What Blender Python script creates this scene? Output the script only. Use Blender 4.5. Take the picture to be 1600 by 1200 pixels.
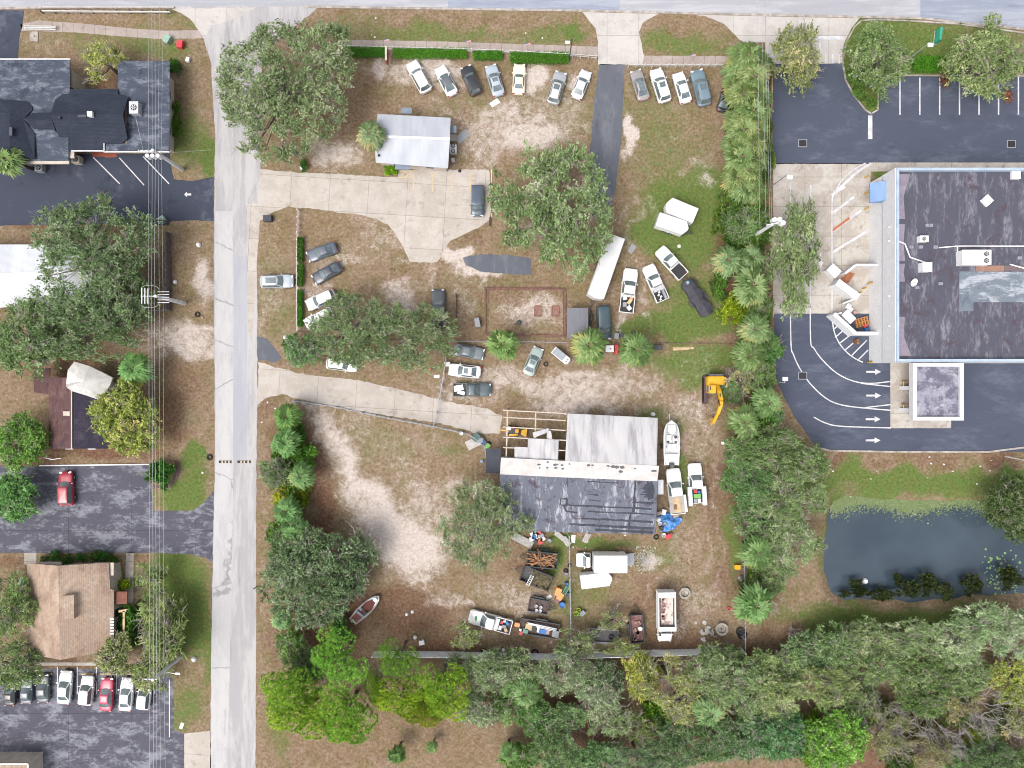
import bpy, bmesh, math, random
import numpy as np
from mathutils import Vector, Matrix, geometry
# ---------------------------------------------------------------- scene, camera, sky, sun
for o in list(bpy.data.objects): bpy.data.objects.remove(o)
SC = bpy.context.scene
COL = SC.collection
S = 11.0      # photo pixels per metre on the ground
H = 97.0      # flying height of the camera
cam = bpy.data.cameras.new('camera'); camo = bpy.data.objects.new('camera', cam); COL.objects.link(camo)
camo.location = (0, 0, H); camo.rotation_euler = (0, 0, 0)
cam.sensor_width = 36; cam.lens = 36*H/(1600/S); cam.clip_start = 1; cam.clip_end = 4000
SC.camera = camo
SUN_EL, SUN_AZ = 60, 232     # degrees; azimuth counted clockwise from +y (the sun stands towards the lower left of the frame)
world = bpy.data.worlds.new("World"); SC.world = world; world.use_nodes = True
wn = world.node_tree; wn.nodes.clear()
sky = wn.nodes.new('ShaderNodeTexSky'); sky.sky_type = 'NISHITA'; sky.sun_disc = False
sky.sun_elevation = math.radians(SUN_EL); sky.sun_rotation = math.radians(SUN_AZ)
sky.air_density = 1.0; sky.dust_density = 6.0; sky.ozone_density = 1.0
hs = wn.nodes.new('ShaderNodeHueSaturation'); hs.inputs['Saturation'].default_value = 0.36
bg = wn.nodes.new('ShaderNodeBackground'); bg.inputs[1].default_value = 0.15
wo = wn.nodes.new('ShaderNodeOutputWorld')
wn.links.new(sky.outputs[0], hs.inputs['Color']); wn.links.new(hs.outputs[0], bg.inputs[0]); wn.links.new(bg.outputs[0], wo.inputs[0])
sl = bpy.data.lights.new('sun', 'SUN'); sl.energy = 0.8; sl.angle = math.radians(30); sl.color = (1, .955, .9)
so = bpy.data.objects.new('sun', sl); COL.objects.link(so)
so.rotation_euler = (math.radians(90-SUN_EL), 0, math.radians(180-SUN_AZ))
SC.view_settings.view_transform = 'Standard'; SC.view_settings.look = 'None'
SC.view_settings.gamma = 1; SC.view_settings.exposure = 0.8
SC.render.engine = 'CYCLES'; SC.cycles.filter_width = 1.0

# ---------------------------------------------------------------- helpers
def W(px, py, h=0.0):
    k = (H-h)/H
    return Vector(((px-800)/S*k, (600-py)/S*k, h))
def lin(c):
    c /= 255.0
    return c/12.92 if c <= .04045 else ((c+.055)/1.055)**2.4
GAIN = 1.6
def P(r, g, b):
    return (min(.82, lin(r)/GAIN), min(.82, lin(g)/GAIN), min(.82, lin(b)/GAIN), 1)
def tag(o, label=None, cat=None, group=None, kind=None):
    if label: o['label'] = label
    if cat: o['category'] = cat
    if group: o['group'] = group
    if kind: o['kind'] = kind
    return o
def empty(name, loc, rz=0.0, label=None, cat=None, group=None):
    o = bpy.data.objects.new(name, None); COL.objects.link(o); o.empty_display_size = .3
    o.location = loc; o.rotation_euler = (0, 0, rz)
    return tag(o, label, cat, group)
KIDS = {}
def setparent(c, p):
    c.parent = p
    KIDS.setdefault(p.as_pointer(), []).append(c)
def copy_tree(o, parent=None):
    c = o.copy(); COL.objects.link(c)
    if parent is not None: setparent(c, parent)
    for ch in KIDS.get(o.as_pointer(), []): copy_tree(ch, c)
    return c
def mesh_np(name, V, F, mats, smooth=False, fa=None):
    """V (n,3), F (m,k) faces of equal size"""
    V = np.asarray(V, dtype=np.float32); F = np.asarray(F, dtype=np.int32)
    me = bpy.data.meshes.new(name)
    me.vertices.add(len(V)); me.vertices.foreach_set('co', V.ravel())
    k = F.shape[1]
    me.loops.add(F.size); me.loops.foreach_set('vertex_index', F.ravel())
    me.polygons.add(len(F)); me.polygons.foreach_set('loop_start', np.arange(0, F.size, k, dtype=np.int32))
    me.polygons.foreach_set('use_smooth', np.full(len(F), smooth, dtype=bool))
    me.update(calc_edges=True)
    if fa:
        for an, arr in fa.items():
            a = me.attributes.new(an, 'FLOAT', 'FACE'); a.data.foreach_set('value', np.asarray(arr, dtype=np.float32))
    for m in (mats if isinstance(mats, (list, tuple)) else [mats]): me.materials.append(m)
    return me
def link(name, me, parent=None):
    o = bpy.data.objects.new(name, me); COL.objects.link(o)
    if parent is not None: setparent(o, parent)
    return o
class MB:
    def __init__(s): s.v = []; s.f = []; s.m = []; s.mi = 0
    def add(s, vs, fs):
        n = len(s.v); s.v += [tuple(v) for v in vs]
        for f in fs: s.f.append([i+n for i in f]); s.m.append(s.mi)
        return s
    def box(s, cx, cy, cz, sx, sy, sz, rz=0.0, ry=0.0, rx=0.0):
        M = Matrix.Translation((cx, cy, cz)) @ Matrix.Rotation(rz, 4, 'Z') @ Matrix.Rotation(ry, 4, 'Y') @ Matrix.Rotation(rx, 4, 'X')
        vs = [M @ Vector((a*sx/2, b*sy/2, c*sz/2)) for c in (-1, 1) for a, b in ((-1, -1), (1, -1), (1, 1), (-1, 1))]
        return s.add(vs, [(3, 2, 1, 0), (4, 5, 6, 7), (0, 1, 5, 4), (1, 2, 6, 5), (2, 3, 7, 6), (3, 0, 4, 7)])
    def seg(s, a, b, w, h):
        """a bar of width w and height h from a to b"""
        a = Vector(a); b = Vector(b); d = b-a; L = d.length
        if L < 1e-6: return s
        q = d.to_track_quat('X', 'Z').to_matrix().to_4x4(); M = Matrix.Translation((a+b)/2) @ q
        vs = [M @ Vector((x*L/2, y*w/2, z*h/2)) for z in (-1, 1) for x, y in ((-1, -1), (1, -1), (1, 1), (-1, 1))]
        return s.add(vs, [(3, 2, 1, 0), (4, 5, 6, 7), (0, 1, 5, 4), (1, 2, 6, 5), (2, 3, 7, 6), (3, 0, 4, 7)])
    def tube(s, pts, r, n=6, cap=True):
        pts = [Vector(p) for p in pts]
        rs = r if isinstance(r, (list, tuple)) else [r]*len(pts)
        base = len(s.v); prev = None
        for i, p in enumerate(pts):
            d = (pts[min(i+1, len(pts)-1)]-pts[max(i-1, 0)])
            if d.length < 1e-7: d = Vector((0, 0, 1))
            d.normalize()
            a = d.orthogonal().normalized() if prev is None else (prev-d*prev.dot(d))
            if a.length < 1e-5: a = d.orthogonal()
            a.normalize(); prev = a; b = d.cross(a)
            for k in range(n):
                t = 2*math.pi*k/n; s.v.append(tuple(p+(a*math.cos(t)+b*math.sin(t))*rs[i]))
        for i in range(len(pts)-1):
            for k in range(n):
                s.f.append([base+i*n+k, base+i*n+(k+1) % n, base+(i+1)*n+(k+1) % n, base+(i+1)*n+k]); s.m.append(s.mi)
        if cap:
            s.f.append([base+k for k in reversed(range(n))]); s.m.append(s.mi)
            s.f.append([base+(len(pts)-1)*n+k for k in range(n)]); s.m.append(s.mi)
        return s
    def cyl(s, x, y, z0, z1, r, n=14, r1=None):
        return s.tube([(x, y, z0), (x, y, z1)], [r, r if r1 is None else r1], n)
    def ring(s, x, y, z0, z1, ro, ri, n=20, sx=1, sy=1):
        vs = []
        for k in range(n):
            t = 2*math.pi*k/n; c, q = math.cos(t)*sx, math.sin(t)*sy
            vs += [(x+c*ro, y+q*ro, z0), (x+c*ro, y+q*ro, z1), (x+c*ri, y+q*ri, z1), (x+c*ri, y+q*ri, z0)]
        fs = []
        for k in range(n):
            a, b = 4*k, 4*((k+1) % n)
            for j in range(4):
                fs.append((a+j, b+j, b+(j+1) % 4, a+(j+1) % 4))
        return s.add(vs, fs)
    def prism(s, pts, z0, z1):
        """pts list of (x,y) (ccw or not); z0,z1 numbers or z1 a list of top heights"""
        n = len(pts)
        ar = sum(pts[i][0]*pts[(i+1) % n][1]-pts[(i+1) % n][0]*pts[i][1] for i in range(n))
        zt = list(z1) if isinstance(z1, (list, tuple)) else [z1]*n
        if ar < 0: pts = list(reversed(pts)); zt = list(reversed(zt))
        vs = [(p[0], p[1], z0) for p in pts]+[(p[0], p[1], z) for p, z in zip(pts, zt)]
        fs = [list(reversed(range(n))), list(range(n, 2*n))]+[(i, (i+1) % n, n+(i+1) % n, n+i) for i in range(n)]
        return s.add(vs, fs)
    def quad(s, *vs): return s.add(vs, [list(range(len(vs)))])
    def lathe(s, prof, n=16, cx=0, cy=0):
        base = len(s.v)
        for r, z in prof:
            for k in range(n):
                t = 2*math.pi*k/n; s.v.append((cx+r*math.cos(t), cy+r*math.sin(t), z))
        for i in range(len(prof)-1):
            for k in range(n):
                s.f.append([base+i*n+k, base+i*n+(k+1) % n, base+(i+1)*n+(k+1) % n, base+(i+1)*n+k]); s.m.append(s.mi)
        return s
    def xf(s, M, start=0):
        for i in range(start, len(s.v)): s.v[i] = tuple(M @ Vector(s.v[i]))
        return s
    def mesh(s, name, mats, smooth=False):
        me = bpy.data.meshes.new(name); me.from_pydata(s.v, [], s.f)
        for m in (mats if isinstance(mats, (list, tuple)) else [mats]): me.materials.append(m)
        me.polygons.foreach_set('material_index', s.m)
        me.polygons.foreach_set('use_smooth', [bool(smooth)]*len(s.f)); me.update(); return me
    def build(s, name, mats, parent=None, smooth=False, auto=None):
        o = link(name, s.mesh(name, mats, smooth or auto is not None), parent)
        if auto is not None:
            bm = bmesh.new(); bm.from_mesh(o.data)
            for e in bm.edges:
                if len(e.link_faces) == 2 and e.calc_face_angle(0) > math.radians(auto): e.smooth = False
            bm.to_mesh(o.data); bm.free()
        return o

# ---------------------------------------------------------------- materials
class NT:
    """tiny node builder"""
    def __init__(s, name):
        s.m = bpy.data.materials.new(name); s.m.use_nodes = True; s.t = s.m.node_tree; s.t.nodes.clear()
        s.out = s.t.nodes.new('ShaderNodeOutputMaterial'); s.b = s.t.nodes.new('ShaderNodeBsdfPrincipled')
        s.t.links.new(s.b.outputs[0], s.out.inputs[0]); s._c = {}
    def n(s, typ, **kw):
        x = s.t.nodes.new('ShaderNode'+typ)
        for k, v in kw.items(): setattr(x, k, v)
        return x
    def L(s, a, b): s.t.links.new(a, b)
    def co(s, kind='Object', scale=(1, 1, 1), rz=0.0):
        key = (kind, scale, rz)
        if key in s._c: return s._c[key]
        tc = s.n('TexCoord'); mp = s.n('Mapping'); s.L(tc.outputs[kind], mp.inputs[0]); mp.inputs['Scale'].default_value = scale; mp.inputs['Rotation'].default_value = (0, 0, rz)
        s._c[key] = mp.outputs[0]; return mp.outputs[0]
    def noise(s, scale, detail=4, rough=.55, vec=None, dist=0.0):
        x = s.n('TexNoise'); x.inputs['Scale'].default_value = scale; x.inputs['Detail'].default_value = detail
        x.inputs['Roughness'].default_value = rough; x.inputs['Distortion'].default_value = dist
        s.L(vec if vec is not None else s.co(), x.inputs['Vector']); return x.outputs['Fac']
    def ramp(s, fac, stops):
        x = s.n('ValToRGB'); e = x.color_ramp.elements
        while len(e) < len(stops): e.new(.5)
        for i, (p, c) in enumerate(stops): e[i].position = p; e[i].color = c if len(c) == 4 else (*c, 1)
        s.L(fac, x.inputs[0]); return x.outputs[0]
    def step(s, fac, a, b):
        x = s.n('MapRange', interpolation_type='SMOOTHSTEP'); x.inputs[1].default_value = a; x.inputs[2].default_value = b
        s.L(fac, x.inputs[0]); return x.outputs[0]
    def math(s, op, a, b=None, c=None):
        x = s.n('Math', operation=op)
        for i, v in enumerate((a, b, c)):
            if v is None: continue
            if isinstance(v, (int, float)): x.inputs[i].default_value = v
            else: s.L(v, x.inputs[i])
        return x.outputs[0]
    def mix(s, fac, a, b, mode='MIX'):
        x = s.n('Mix', data_type='RGBA', blend_type=mode)
        for i, v in ((0, fac), (6, a), (7, b)):
            if isinstance(v, (int, float)): x.inputs[i].default_value = v
            elif isinstance(v, tuple): x.inputs[i].default_value = v
            else: s.L(v, x.inputs[i])
        return x.outputs[2]
    def attr(s, name):
        x = s.n('Attribute'); x.attribute_name = name; return x.outputs['Fac']
    def bump(s, fac, strength=.3, dist=.05):
        x = s.n('Bump'); x.inputs['Strength'].default_value = strength; x.inputs['Distance'].default_value = dist
        s.L(fac, x.inputs['Height']); s.L(x.outputs[0], s.b.inputs['Normal']); return s
    def done(s, col, rough=.8, metal=0.0, spec=None):
        if isinstance(col, tuple): s.b.inputs['Base Color'].default_value = col
        else: s.L(col, s.b.inputs['Base Color'])
        if isinstance(rough, (int, float)): s.b.inputs['Roughness'].default_value = rough
        else: s.L(rough, s.b.inputs['Roughness'])
        s.b.inputs['Metallic'].default_value = metal
        if spec is not None: s.b.inputs['Specular IOR Level'].default_value = spec
        return s.m
MC = {}
def M2(name, c1, c2=None, scale=1.5, rough=.7, metal=0.0, lo=.38, hi=.62, stretch=(1, 1, 1), fine=.12, bump=0.0, coord='Object'):
    """two-tone noisy surface"""
    if name in MC: return MC[name]
    t = NT(name); v = t.co(coord, stretch)
    if c2 is None: c2 = tuple(x*.8 for x in c1[:3])+(1,)
    a = t.noise(scale, 6, .62, v); col = t.ramp(a, [(lo, c1), (hi, c2)])
    if fine:
        f = t.noise(scale*9, 3, .6, v); g = t.ramp(f, [(.3, (1-fine,)*3), (.7, (1+fine,)*3)]); col = t.mix(1.0, col, g, 'MULTIPLY')
    if bump: t.bump(t.noise(scale*6, 4, .6, v), bump, .03)
    MC[name] = t.done(col, rough, metal); return MC[name]
def solid(name, c, rough=.5, metal=0.0):
    return M2(name, c, tuple(x*.88 for x in c[:3])+(1,), 2.5, rough, metal, fine=.05)
# ---------------------------------------------------------------- ground sheet with a soil map (what the soil is, not how it is lit)
rng = np.random.default_rng(7)
xs = np.concatenate([-np.geomspace(900, 84, 16), np.arange(-82, 82.01, .33), np.geomspace(84, 900, 16)])
ys = np.concatenate([-np.geomspace(900, 64, 16), np.arange(-62, 62.01, .33), np.geomspace(64, 900, 16)])
GX, GY = np.meshgrid(xs, ys); PXg = GX*S+800; PYg = 600-GY*S
def vnoise(X, Y, sc, seed):
    r = np.random.default_rng(seed); g = r.random((256, 256)); x = X/sc+1000; y = Y/sc+1000
    xi = np.floor(x).astype(int); yi = np.floor(y).astype(int); fx = x-xi; fy = y-yi
    fx = fx*fx*(3-2*fx); fy = fy*fy*(3-2*fy)
    a = g[xi % 256, yi % 256]; b = g[(xi+1) % 256, yi % 256]; c = g[xi % 256, (yi+1) % 256]; d = g[(xi+1) % 256, (yi+1) % 256]
    return (a*(1-fx)+b*fx)*(1-fy)+(c*(1-fx)+d*fx)*fy
def fbm(X, Y, sc, seed): return sum(vnoise(X, Y, sc/2**i, seed+i)/2**(i+1) for i in range(4))/.9375
WX = PXg+(fbm(GX, GY, 4, 1)-.5)*60; WY = PYg+(fbm(GX, GY, 4, 9)-.5)*60
def polydist(X, Y, poly):
    """signed distance in px, positive inside"""
    poly = np.array(poly, float); n = len(poly); inside = np.zeros(X.shape, bool); d2 = np.full(X.shape, 1e12)
    for i in range(n):
        x0, y0 = poly[i]; x1, y1 = poly[(i+1) % n]
        c = ((y0 > Y) != (y1 > Y)) & (X < (x1-x0)*(Y-y0)/((y1-y0) if y1 != y0 else 1e-9)+x0); inside ^= c
        dx, dy = x1-x0, y1-y0; t = np.clip(((X-x0)*dx+(Y-y0)*dy)/(dx*dx+dy*dy+1e-9), 0, 1)
        d2 = np.minimum(d2, (X-x0-t*dx)**2+(Y-y0-t*dy)**2)
    d = np.sqrt(d2); return np.where(inside, d, -d)
sub = (np.abs(GX) < 84) & (np.abs(GY) < 64)
def chan(items, base=0.0, warp=True):
    out = np.full(GX.shape, base); X = WX[sub] if warp else PXg[sub]; Y = WY[sub] if warp else PYg[sub]; o = out[sub]
    for it in items:
        if it[0] == 'e': _, cx, cy, rx, ry, v = it[:6]; a = math.radians(it[6]) if len(it) > 6 else 0; u = (X-cx)*math.cos(a)+(Y-cy)*math.sin(a); w = -(X-cx)*math.sin(a)+(Y-cy)*math.cos(a); m = np.clip(1.5-1.1*np.sqrt((u/rx)**2+(w/ry)**2), 0, 1)*v
        elif it[0] == 's':
            _, pl, wd, v = it; d2 = np.full(X.shape, 1e9)
            for (x0, y0), (x1, y1) in zip(pl[:-1], pl[1:]):
                tt = np.clip(((X-x0)*(x1-x0)+(Y-y0)*(y1-y0))/((x1-x0)**2+(y1-y0)**2), 0, 1); d2 = np.minimum(d2, (X-x0-tt*(x1-x0))**2+(Y-y0-tt*(y1-y0))**2)
            m = np.clip(1.3-np.sqrt(d2)/wd, 0, 1)*v
        else: _, poly, v, soft = it; m = np.clip(.5+polydist(X, Y, poly)/soft, 0, 1)*v
        o = np.where(m < 0, o+m, np.maximum(o, m)) if v < 0 else np.maximum(o, m)
    out[sub] = np.clip(o, 0, 1); return out
E = 'e'
sand = chan([('s',[(1070, 640), (1098, 700), (1108, 780), (1104, 860), (1088, 930), (1050, 1000)],5,0.42),('s',[(1090, 636), (1118, 700), (1128, 780), (1124, 870), (1105, 940)],5,0.42),('s',[(760, 592), (860, 596), (960, 606), (1040, 622), (1085, 650)],5,0.42),('s',[(770, 612), (860, 616), (960, 628), (1030, 640)],5,0.42),('s',[(474, 640), (520, 720), (585, 800), (640, 880), (700, 950)],5,0.55),('s',[(492, 634), (545, 710), (610, 790), (670, 860)],5,0.55),('s',[(985, 300), (975, 380), (1005, 470), (1008, 520)],5,0.42),('s',[(1000, 300), (990, 390), (1020, 480)],5,0.42),('s',[(700, 170), (780, 185), (880, 185), (925, 210)],5,0.42),('s',[(720, 150), (800, 165), (900, 165)],5,0.42),('s',[(560, 330), (600, 400), (660, 440), (760, 440)],5,0.42),('s',[(850, 1000), (900, 985), (985, 1000), (1000, 930), (1050, 870)],5,0.42),(E,690,115,55,28,.75),(E,640,105,40,25,.6),(E,590,112,35,24,.7),(E,833,128,28,30,.85),(E,893,128,22,24,.7),(E,790,190,80,45,.6,-10),(E,830,205,70,32,.75),
  (E,520,235,50,32,.75),(E,545,255,35,22,.6),(E,740,220,40,60,.55),(E,978,205,9,38,.95),(E,980,240,9,14,.7),(E,610,365,55,25,.45),(E,535,405,45,22,.5),(E,500,440,30,14,.55),(E,520,460,25,14,.5),
  (E,715,395,32,18,.95,-20),(E,745,415,40,18,.8),(E,765,425,50,10,.85,-5),(E,740,385,18,12,.9),(E,625,470,45,30,.65),(E,660,430,16,26,.5),(E,720,475,30,28,.4),(E,830,488,62,38,.62),
  (E,1015,315,12,40,.35),(E,1010,460,45,8,.55,8),(E,967,495,10,32,.6),(E,1005,495,12,10,.5),(E,860,600,200,30,.62),(E,790,590,90,26,.55),(E,720,620,60,18,.5),(E,900,625,90,26,.7),(E,965,590,22,30,.5),(E,1000,640,70,16,.4),
  ('p',[(460,620),(520,635),(545,680),(580,740),(640,790),(700,830),(712,890),(650,920),(595,880),(550,810),(520,760),(500,700)],.9,55),
  (E,650,870,50,50,.85),(E,670,790,60,50,.55,30),(E,715,765,30,28,.55),(E,640,730,45,35,.4),(E,560,660,60,26,.4,50),(E,700,945,35,20,.55),(E,725,950,14,10,.7),(E,300,535,70,20,.75),(E,320,440,18,42,.75),
  (E,270,525,60,22,.6),(E,235,535,30,22,.4),(E,310,800,6,6,.2),(E,1240,15,10,5,.1),(E,1090,580,45,60,.3),(E,1080,900,60,70,.22),(E,1060,860,50,50,.35),(E,1090,935,50,40,.45),(E,1006,872,18,22,.75),(E,1090,680,28,70,.4),
  (E,1110,660,20,60,.4),(E,900,900,20,20,.3),(E,880,760,8,8,.1),(E,430,390,20,50,.3),(E,415,480,12,80,.45),(E,1085,255,30,15,.5),(E,1095,285,22,10,.6,40),(E,1100,230,30,14,.3),(E,1055,205,20,14,.3),(E,1090,760,40,60,.35),(E,1100,820,50,70,.2),(E,780,925,60,30,.4),(E,830,930,60,24,.5),(E,740,975,60,20,.35),(E,960,600,120,40,.45),(E,1075,640,50,40,.5),(E,870,180,60,60,.45),(E,700,180,60,24,.35),(E,590,340,50,30,.4),(E,560,400,60,40,.35),(E,430,460,24,40,.4),(E,640,700,80,60,.35),(E,310,640,20,60,.2),(E,800,1150,160,40,.2),(E,1040,150,60,40,.2),(E,410,690,12,60,.3),(E,410,920,10,220,.25),(E,570,1120,160,60,.15),(E,345,965,6,6,.1),(E,90,80,30,12,.35)],.1)
green = chan([(E,680,60,160,26,.5),(E,860,50,80,22,.5),(E,1060,65,90,28,.55),(E,1440,755,190,30,.7),(E,560,45,60,20,.35),(E,180,60,160,30,.35),(E,420,430,20,90,.3),(E,905,50,30,14,.8),(E,870,50,60,18,.35),(E,1100,60,50,18,.42),(E,1150,80,30,10,.5),(E,1060,250,70,90,.34),(E,1060,330,70,70,1.0),(E,1030,230,60,80,.4),(E,1090,300,40,60,.7),(E,1040,360,50,34,.95),(E,1060,290,40,30,.7),(E,1090,380,50,50,.7),
  (E,1080,460,60,40,.6),(E,1060,508,90,26,.95),(E,1100,500,30,30,1.0),(E,990,510,40,22,.7),(E,1090,560,80,26,.8),(E,1100,590,40,22,.75),(E,1040,570,50,20,.6),(E,960,170,220,60,.28),(E,1020,180,70,70,.35),(E,880,160,60,14,.35),(E,760,150,150,14,.3),
  (E,310,700,24,26,.95),(E,290,770,45,34,.9),(E,320,820,6,6,.3),(E,315,760,26,50,.75),(E,270,930,62,75,.95),(E,270,900,66,50,1.0),(E,300,950,40,80,1.0),(E,320,1000,16,90,.6),(E,300,1100,35,50,.5),(E,300,220,30,70,.55),(E,322,250,14,60,.8),(E,250,70,70,20,.5),(E,150,70,80,20,.35),(E,290,30,60,14,.4),
  (E,590,300,40,6,.1),(E,1420,745,190,18,.8),(E,1350,745,120,22,.95),(E,1500,765,140,20,.6),(E,1300,820,22,80,.7),(E,1400,965,200,26,.75),(E,1500,965,160,24,.6),(E,1590,740,60,20,.9),('p',[(1318,80),(1345,35),(1400,30),(1500,45),(1600,60),(1600,120),(1370,130),(1362,178),(1340,170),(1322,130)],.95,14),
  (E,1370,45,50,22,1.0),(E,1440,60,60,26,.8),(E,1385,72,14,4,.4),(E,900,930,60,60,.4),(E,960,1000,60,40,.4),(E,905,850,90,14,.7),(E,1010,870,40,30,.5),(E,860,870,20,40,.7),(E,1065,720,14,70,.7),(E,1020,655,40,18,.5),(E,1150,850,18,80,.6),(E,600,690,80,40,.3,20),(E,700,700,40,20,.4),(E,760,980,110,40,.15),(E,430,1120,20,80,.45),(E,430,870,20,80,.5),(E,820,1140,120,40,.15),(E,640,1170,60,20,.15),(E,440,500,20,60,.35),(E,640,560,60,12,.35),(E,1340,925,16,30,.6),(E,1390,268,18,18,1),(E,720,470,50,14,.3),(E,770,440,100,10,.3)],.06)
litter = chan([(E,430,680,30,50,.6),(E,480,700,34,80,.75),(E,500,790,34,60,.8),(E,520,1000,70,60,.95),(E,560,960,60,50,.8),(E,640,960,110,55,.75),(E,700,1010,90,26,.85),(E,480,960,60,60,.9),(E,700,880,60,40,.5),(E,410,620,40,20,.6),(E,440,1010,30,60,.6),
  (E,620,350,100,40,.35),(E,700,490,80,50,.4),(E,800,450,120,26,.55),(E,740,350,40,30,.6),(E,770,500,50,30,.4),(E,570,560,140,26,.6),(E,430,280,60,30,.5),(E,560,160,70,60,.5),(E,470,270,60,20,.6),(E,460,360,60,30,.4),(E,510,530,60,26,.5),
  (E,160,130,36,26,.7),(E,270,180,14,80,.7),(E,285,380,44,50,.4),(E,280,600,50,60,.6),(E,260,650,36,70,.7),(E,60,350,140,20,.85),(E,90,560,100,60,.7),(E,150,700,120,24,.85),(E,60,700,60,60,.75),(E,150,870,80,14,.85),(E,20,880,40,24,.7),(E,220,940,24,70,.5),(E,100,1040,120,10,.7),
  (E,1160,740,22,90,.7),(E,1130,780,40,90,.65),(E,1140,900,50,60,.6),(E,1060,1000,100,40,.7),(E,1000,940,30,60,.6),(E,920,970,60,30,.3),(E,1170,1030,60,40,.8),(E,830,640,200,14,.5),(E,1090,640,70,60,.35),(E,830,860,70,60,.55),(E,840,960,90,60,.35),
  (E,1230,1000,40,60,.6),(E,1350,1000,200,24,.6),('p',[(410,1040),(1600,990),(1600,1210),(410,1210)],.45,40),(E,900,1120,80,60,.9),(E,820,1110,80,50,.7),(E,960,1160,90,50,.8),(E,1130,1140,80,50,.6),(E,1400,1180,160,60,.8),(E,1180,200,30,180,.9),(E,1150,400,40,180,.85),(E,1290,720,60,14,.7),(E,1450,715,170,10,.6),(E,1560,715,60,10,.8),(E,1320,780,40,24,.5),
  (E,670,40,140,10,.5),(E,800,30,160,10,.45),(E,1050,40,50,16,.5),(E,900,560,10,10,.2),(E,780,190,170,90,.28),(E,1180,620,34,300,.8)],.15)
wet = chan([('s',[(1076, 642), (1104, 702), (1114, 782), (1110, 862), (1094, 932), (1056, 1002)],4,.62),('s',[(1096, 638), (1124, 702), (1134, 782), (1130, 872), (1111, 942)],4,.62),('s',[(766, 594), (866, 598), (966, 608), (1046, 624), (1091, 652)],4,.62),('s',[(776, 614), (866, 618), (966, 630), (1036, 642)],4,.62),('s',[(991, 302), (981, 382), (1011, 472), (1014, 522)],4,.62),('s',[(1006, 302), (996, 392), (1026, 482)],4,.62),('s',[(706, 172), (786, 187), (886, 187), (931, 212)],4,.62),('s',[(726, 152), (806, 167), (906, 167)],4,.62),('s',[(566, 332), (606, 402), (666, 442), (766, 442)],4,.62),('s',[(856, 1002), (906, 987), (991, 1002), (1006, 932), (1056, 872)],4,.62),(E,1000,870,6,6,0),(E,855,640,60,14,.5),(E,1095,880,60,140,.85),(E,1100,740,46,110,.75),(E,1010,925,50,60,.5),(E,1080,650,50,40,.5),(E,930,615,120,40,.45),(E,1450,1150,140,70,.5),(E,960,950,60,40,.2),(E,1060,610,30,10,.6),(E,940,590,22,24,.55),(E,1100,960,70,50,.5),(E,1010,960,26,50,.6),(E,830,860,60,60,.8),(E,860,630,120,10,.4),(E,905,640,60,8,.4),(E,930,935,26,12,.7),(E,1000,645,40,10,.6),(E,720,600,40,14,.5),(E,650,590,60,12,.5),(E,440,570,40,10,.4),(E,900,210,14,30,.5),(E,690,660,6,6,0),(E,1035,920,18,18,.7),(E,1150,900,20,60,.3),(E,570,880,30,30,.3),(E,30,620,50,60,.5)],0)
POND = [(1290,800),(1300,782),(1325,770),(1360,774),(1400,778),(1470,778),(1540,776),(1620,772),(1700,790),(1700,930),(1620,935),(1540,938),(1450,944),(1380,944),(1320,942),(1300,930),(1284,900),(1282,850)]
PD = np.full(GX.shape, -99.0); PD[sub] = polydist(PXg[sub]+(fbm(GX[sub], GY[sub], 3, 40)-.5)*14, PYg[sub]+(fbm(GX[sub], GY[sub], 3, 50)-.5)*14, POND)
ZG = -np.clip((PD+8)/34, 0, 1)**1.3*1.9 + 0.0
ZG = ZG+(fbm(GX, GY, 2.2, 70)-.5)*.0*1
n_y, n_x = GX.shape
idx = np.arange(n_x*n_y).reshape(n_y, n_x)
Fg = np.stack([idx[:-1, :-1], idx[:-1, 1:], idx[1:, 1:], idx[1:, :-1]], -1).reshape(-1, 4)

t = NT('soil_and_grass')
v = t.co('Object')
n1 = t.noise(.35, 8, .65); n2 = t.noise(2.6, 8, .72); n3 = t.noise(9, 5, .75); n4 = t.noise(26, 2, .6); n5 = t.noise(1.1, 6, .7, None, .6)
tan = t.ramp(n2, [(.28, P(122,98,78)), (.5, P(164,140,116)), (.7, P(200,180,158))])
n6 = t.noise(.8, 7, .75, None, .8)
tan = t.mix(t.math('MULTIPLY', t.step(n1, .4, .64), .7), tan, t.ramp(n2, [(.3, P(114,102,66)), (.7, P(164,152,108))]))
tan = t.mix(t.math('MULTIPLY', t.step(n6, .52, .72), .75), tan, t.ramp(n2, [(.3, P(162,140,124)), (.7, P(206,190,176))]))
tan = t.mix(t.math('MULTIPLY', t.step(n6, .5, .3), .6), tan, t.ramp(n2, [(.3, P(104,80,58)), (.7, P(146,116,90))]))
lit = t.ramp(n2, [(.3, P(92,62,48)), (.5, P(132,98,80)), (.72, P(164,128,106))])
grn = t.ramp(n2, [(.28, P(84,98,50)), (.5, P(118,132,72)), (.7, P(154,158,104))])
grn = t.mix(t.math('MULTIPLY', t.step(n5, .42, .68), .75), grn, P(100,138,62))
snd = t.ramp(n2, [(.26, P(186,160,144)), (.44, P(228,212,202)), (.7, P(255,248,242))])
wt = t.ramp(n2, [(.3, P(126,106,98)), (.5, P(162,144,134)), (.7, P(190,176,168))])
def msk(name, amp1=.5, amp2=.6, lo=.42, hi=.58):
    a = t.attr(name)
    q = t.math('ADD', a, t.math('MULTIPLY', t.math('SUBTRACT', n5, .5), amp1))
    q = t.math('ADD', q, t.math('MULTIPLY', t.math('SUBTRACT', n3, .5), amp2))
    return t.step(q, lo, hi)
col = t.mix(msk('litter', .7, 1.2, .3, 1.0), tan, lit)
col = t.mix(msk('green', .7, .9, .12, .72), col, grn)
col = t.mix(msk('sand', 1.3, 1.9, .3, .9), col, snd)
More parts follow.
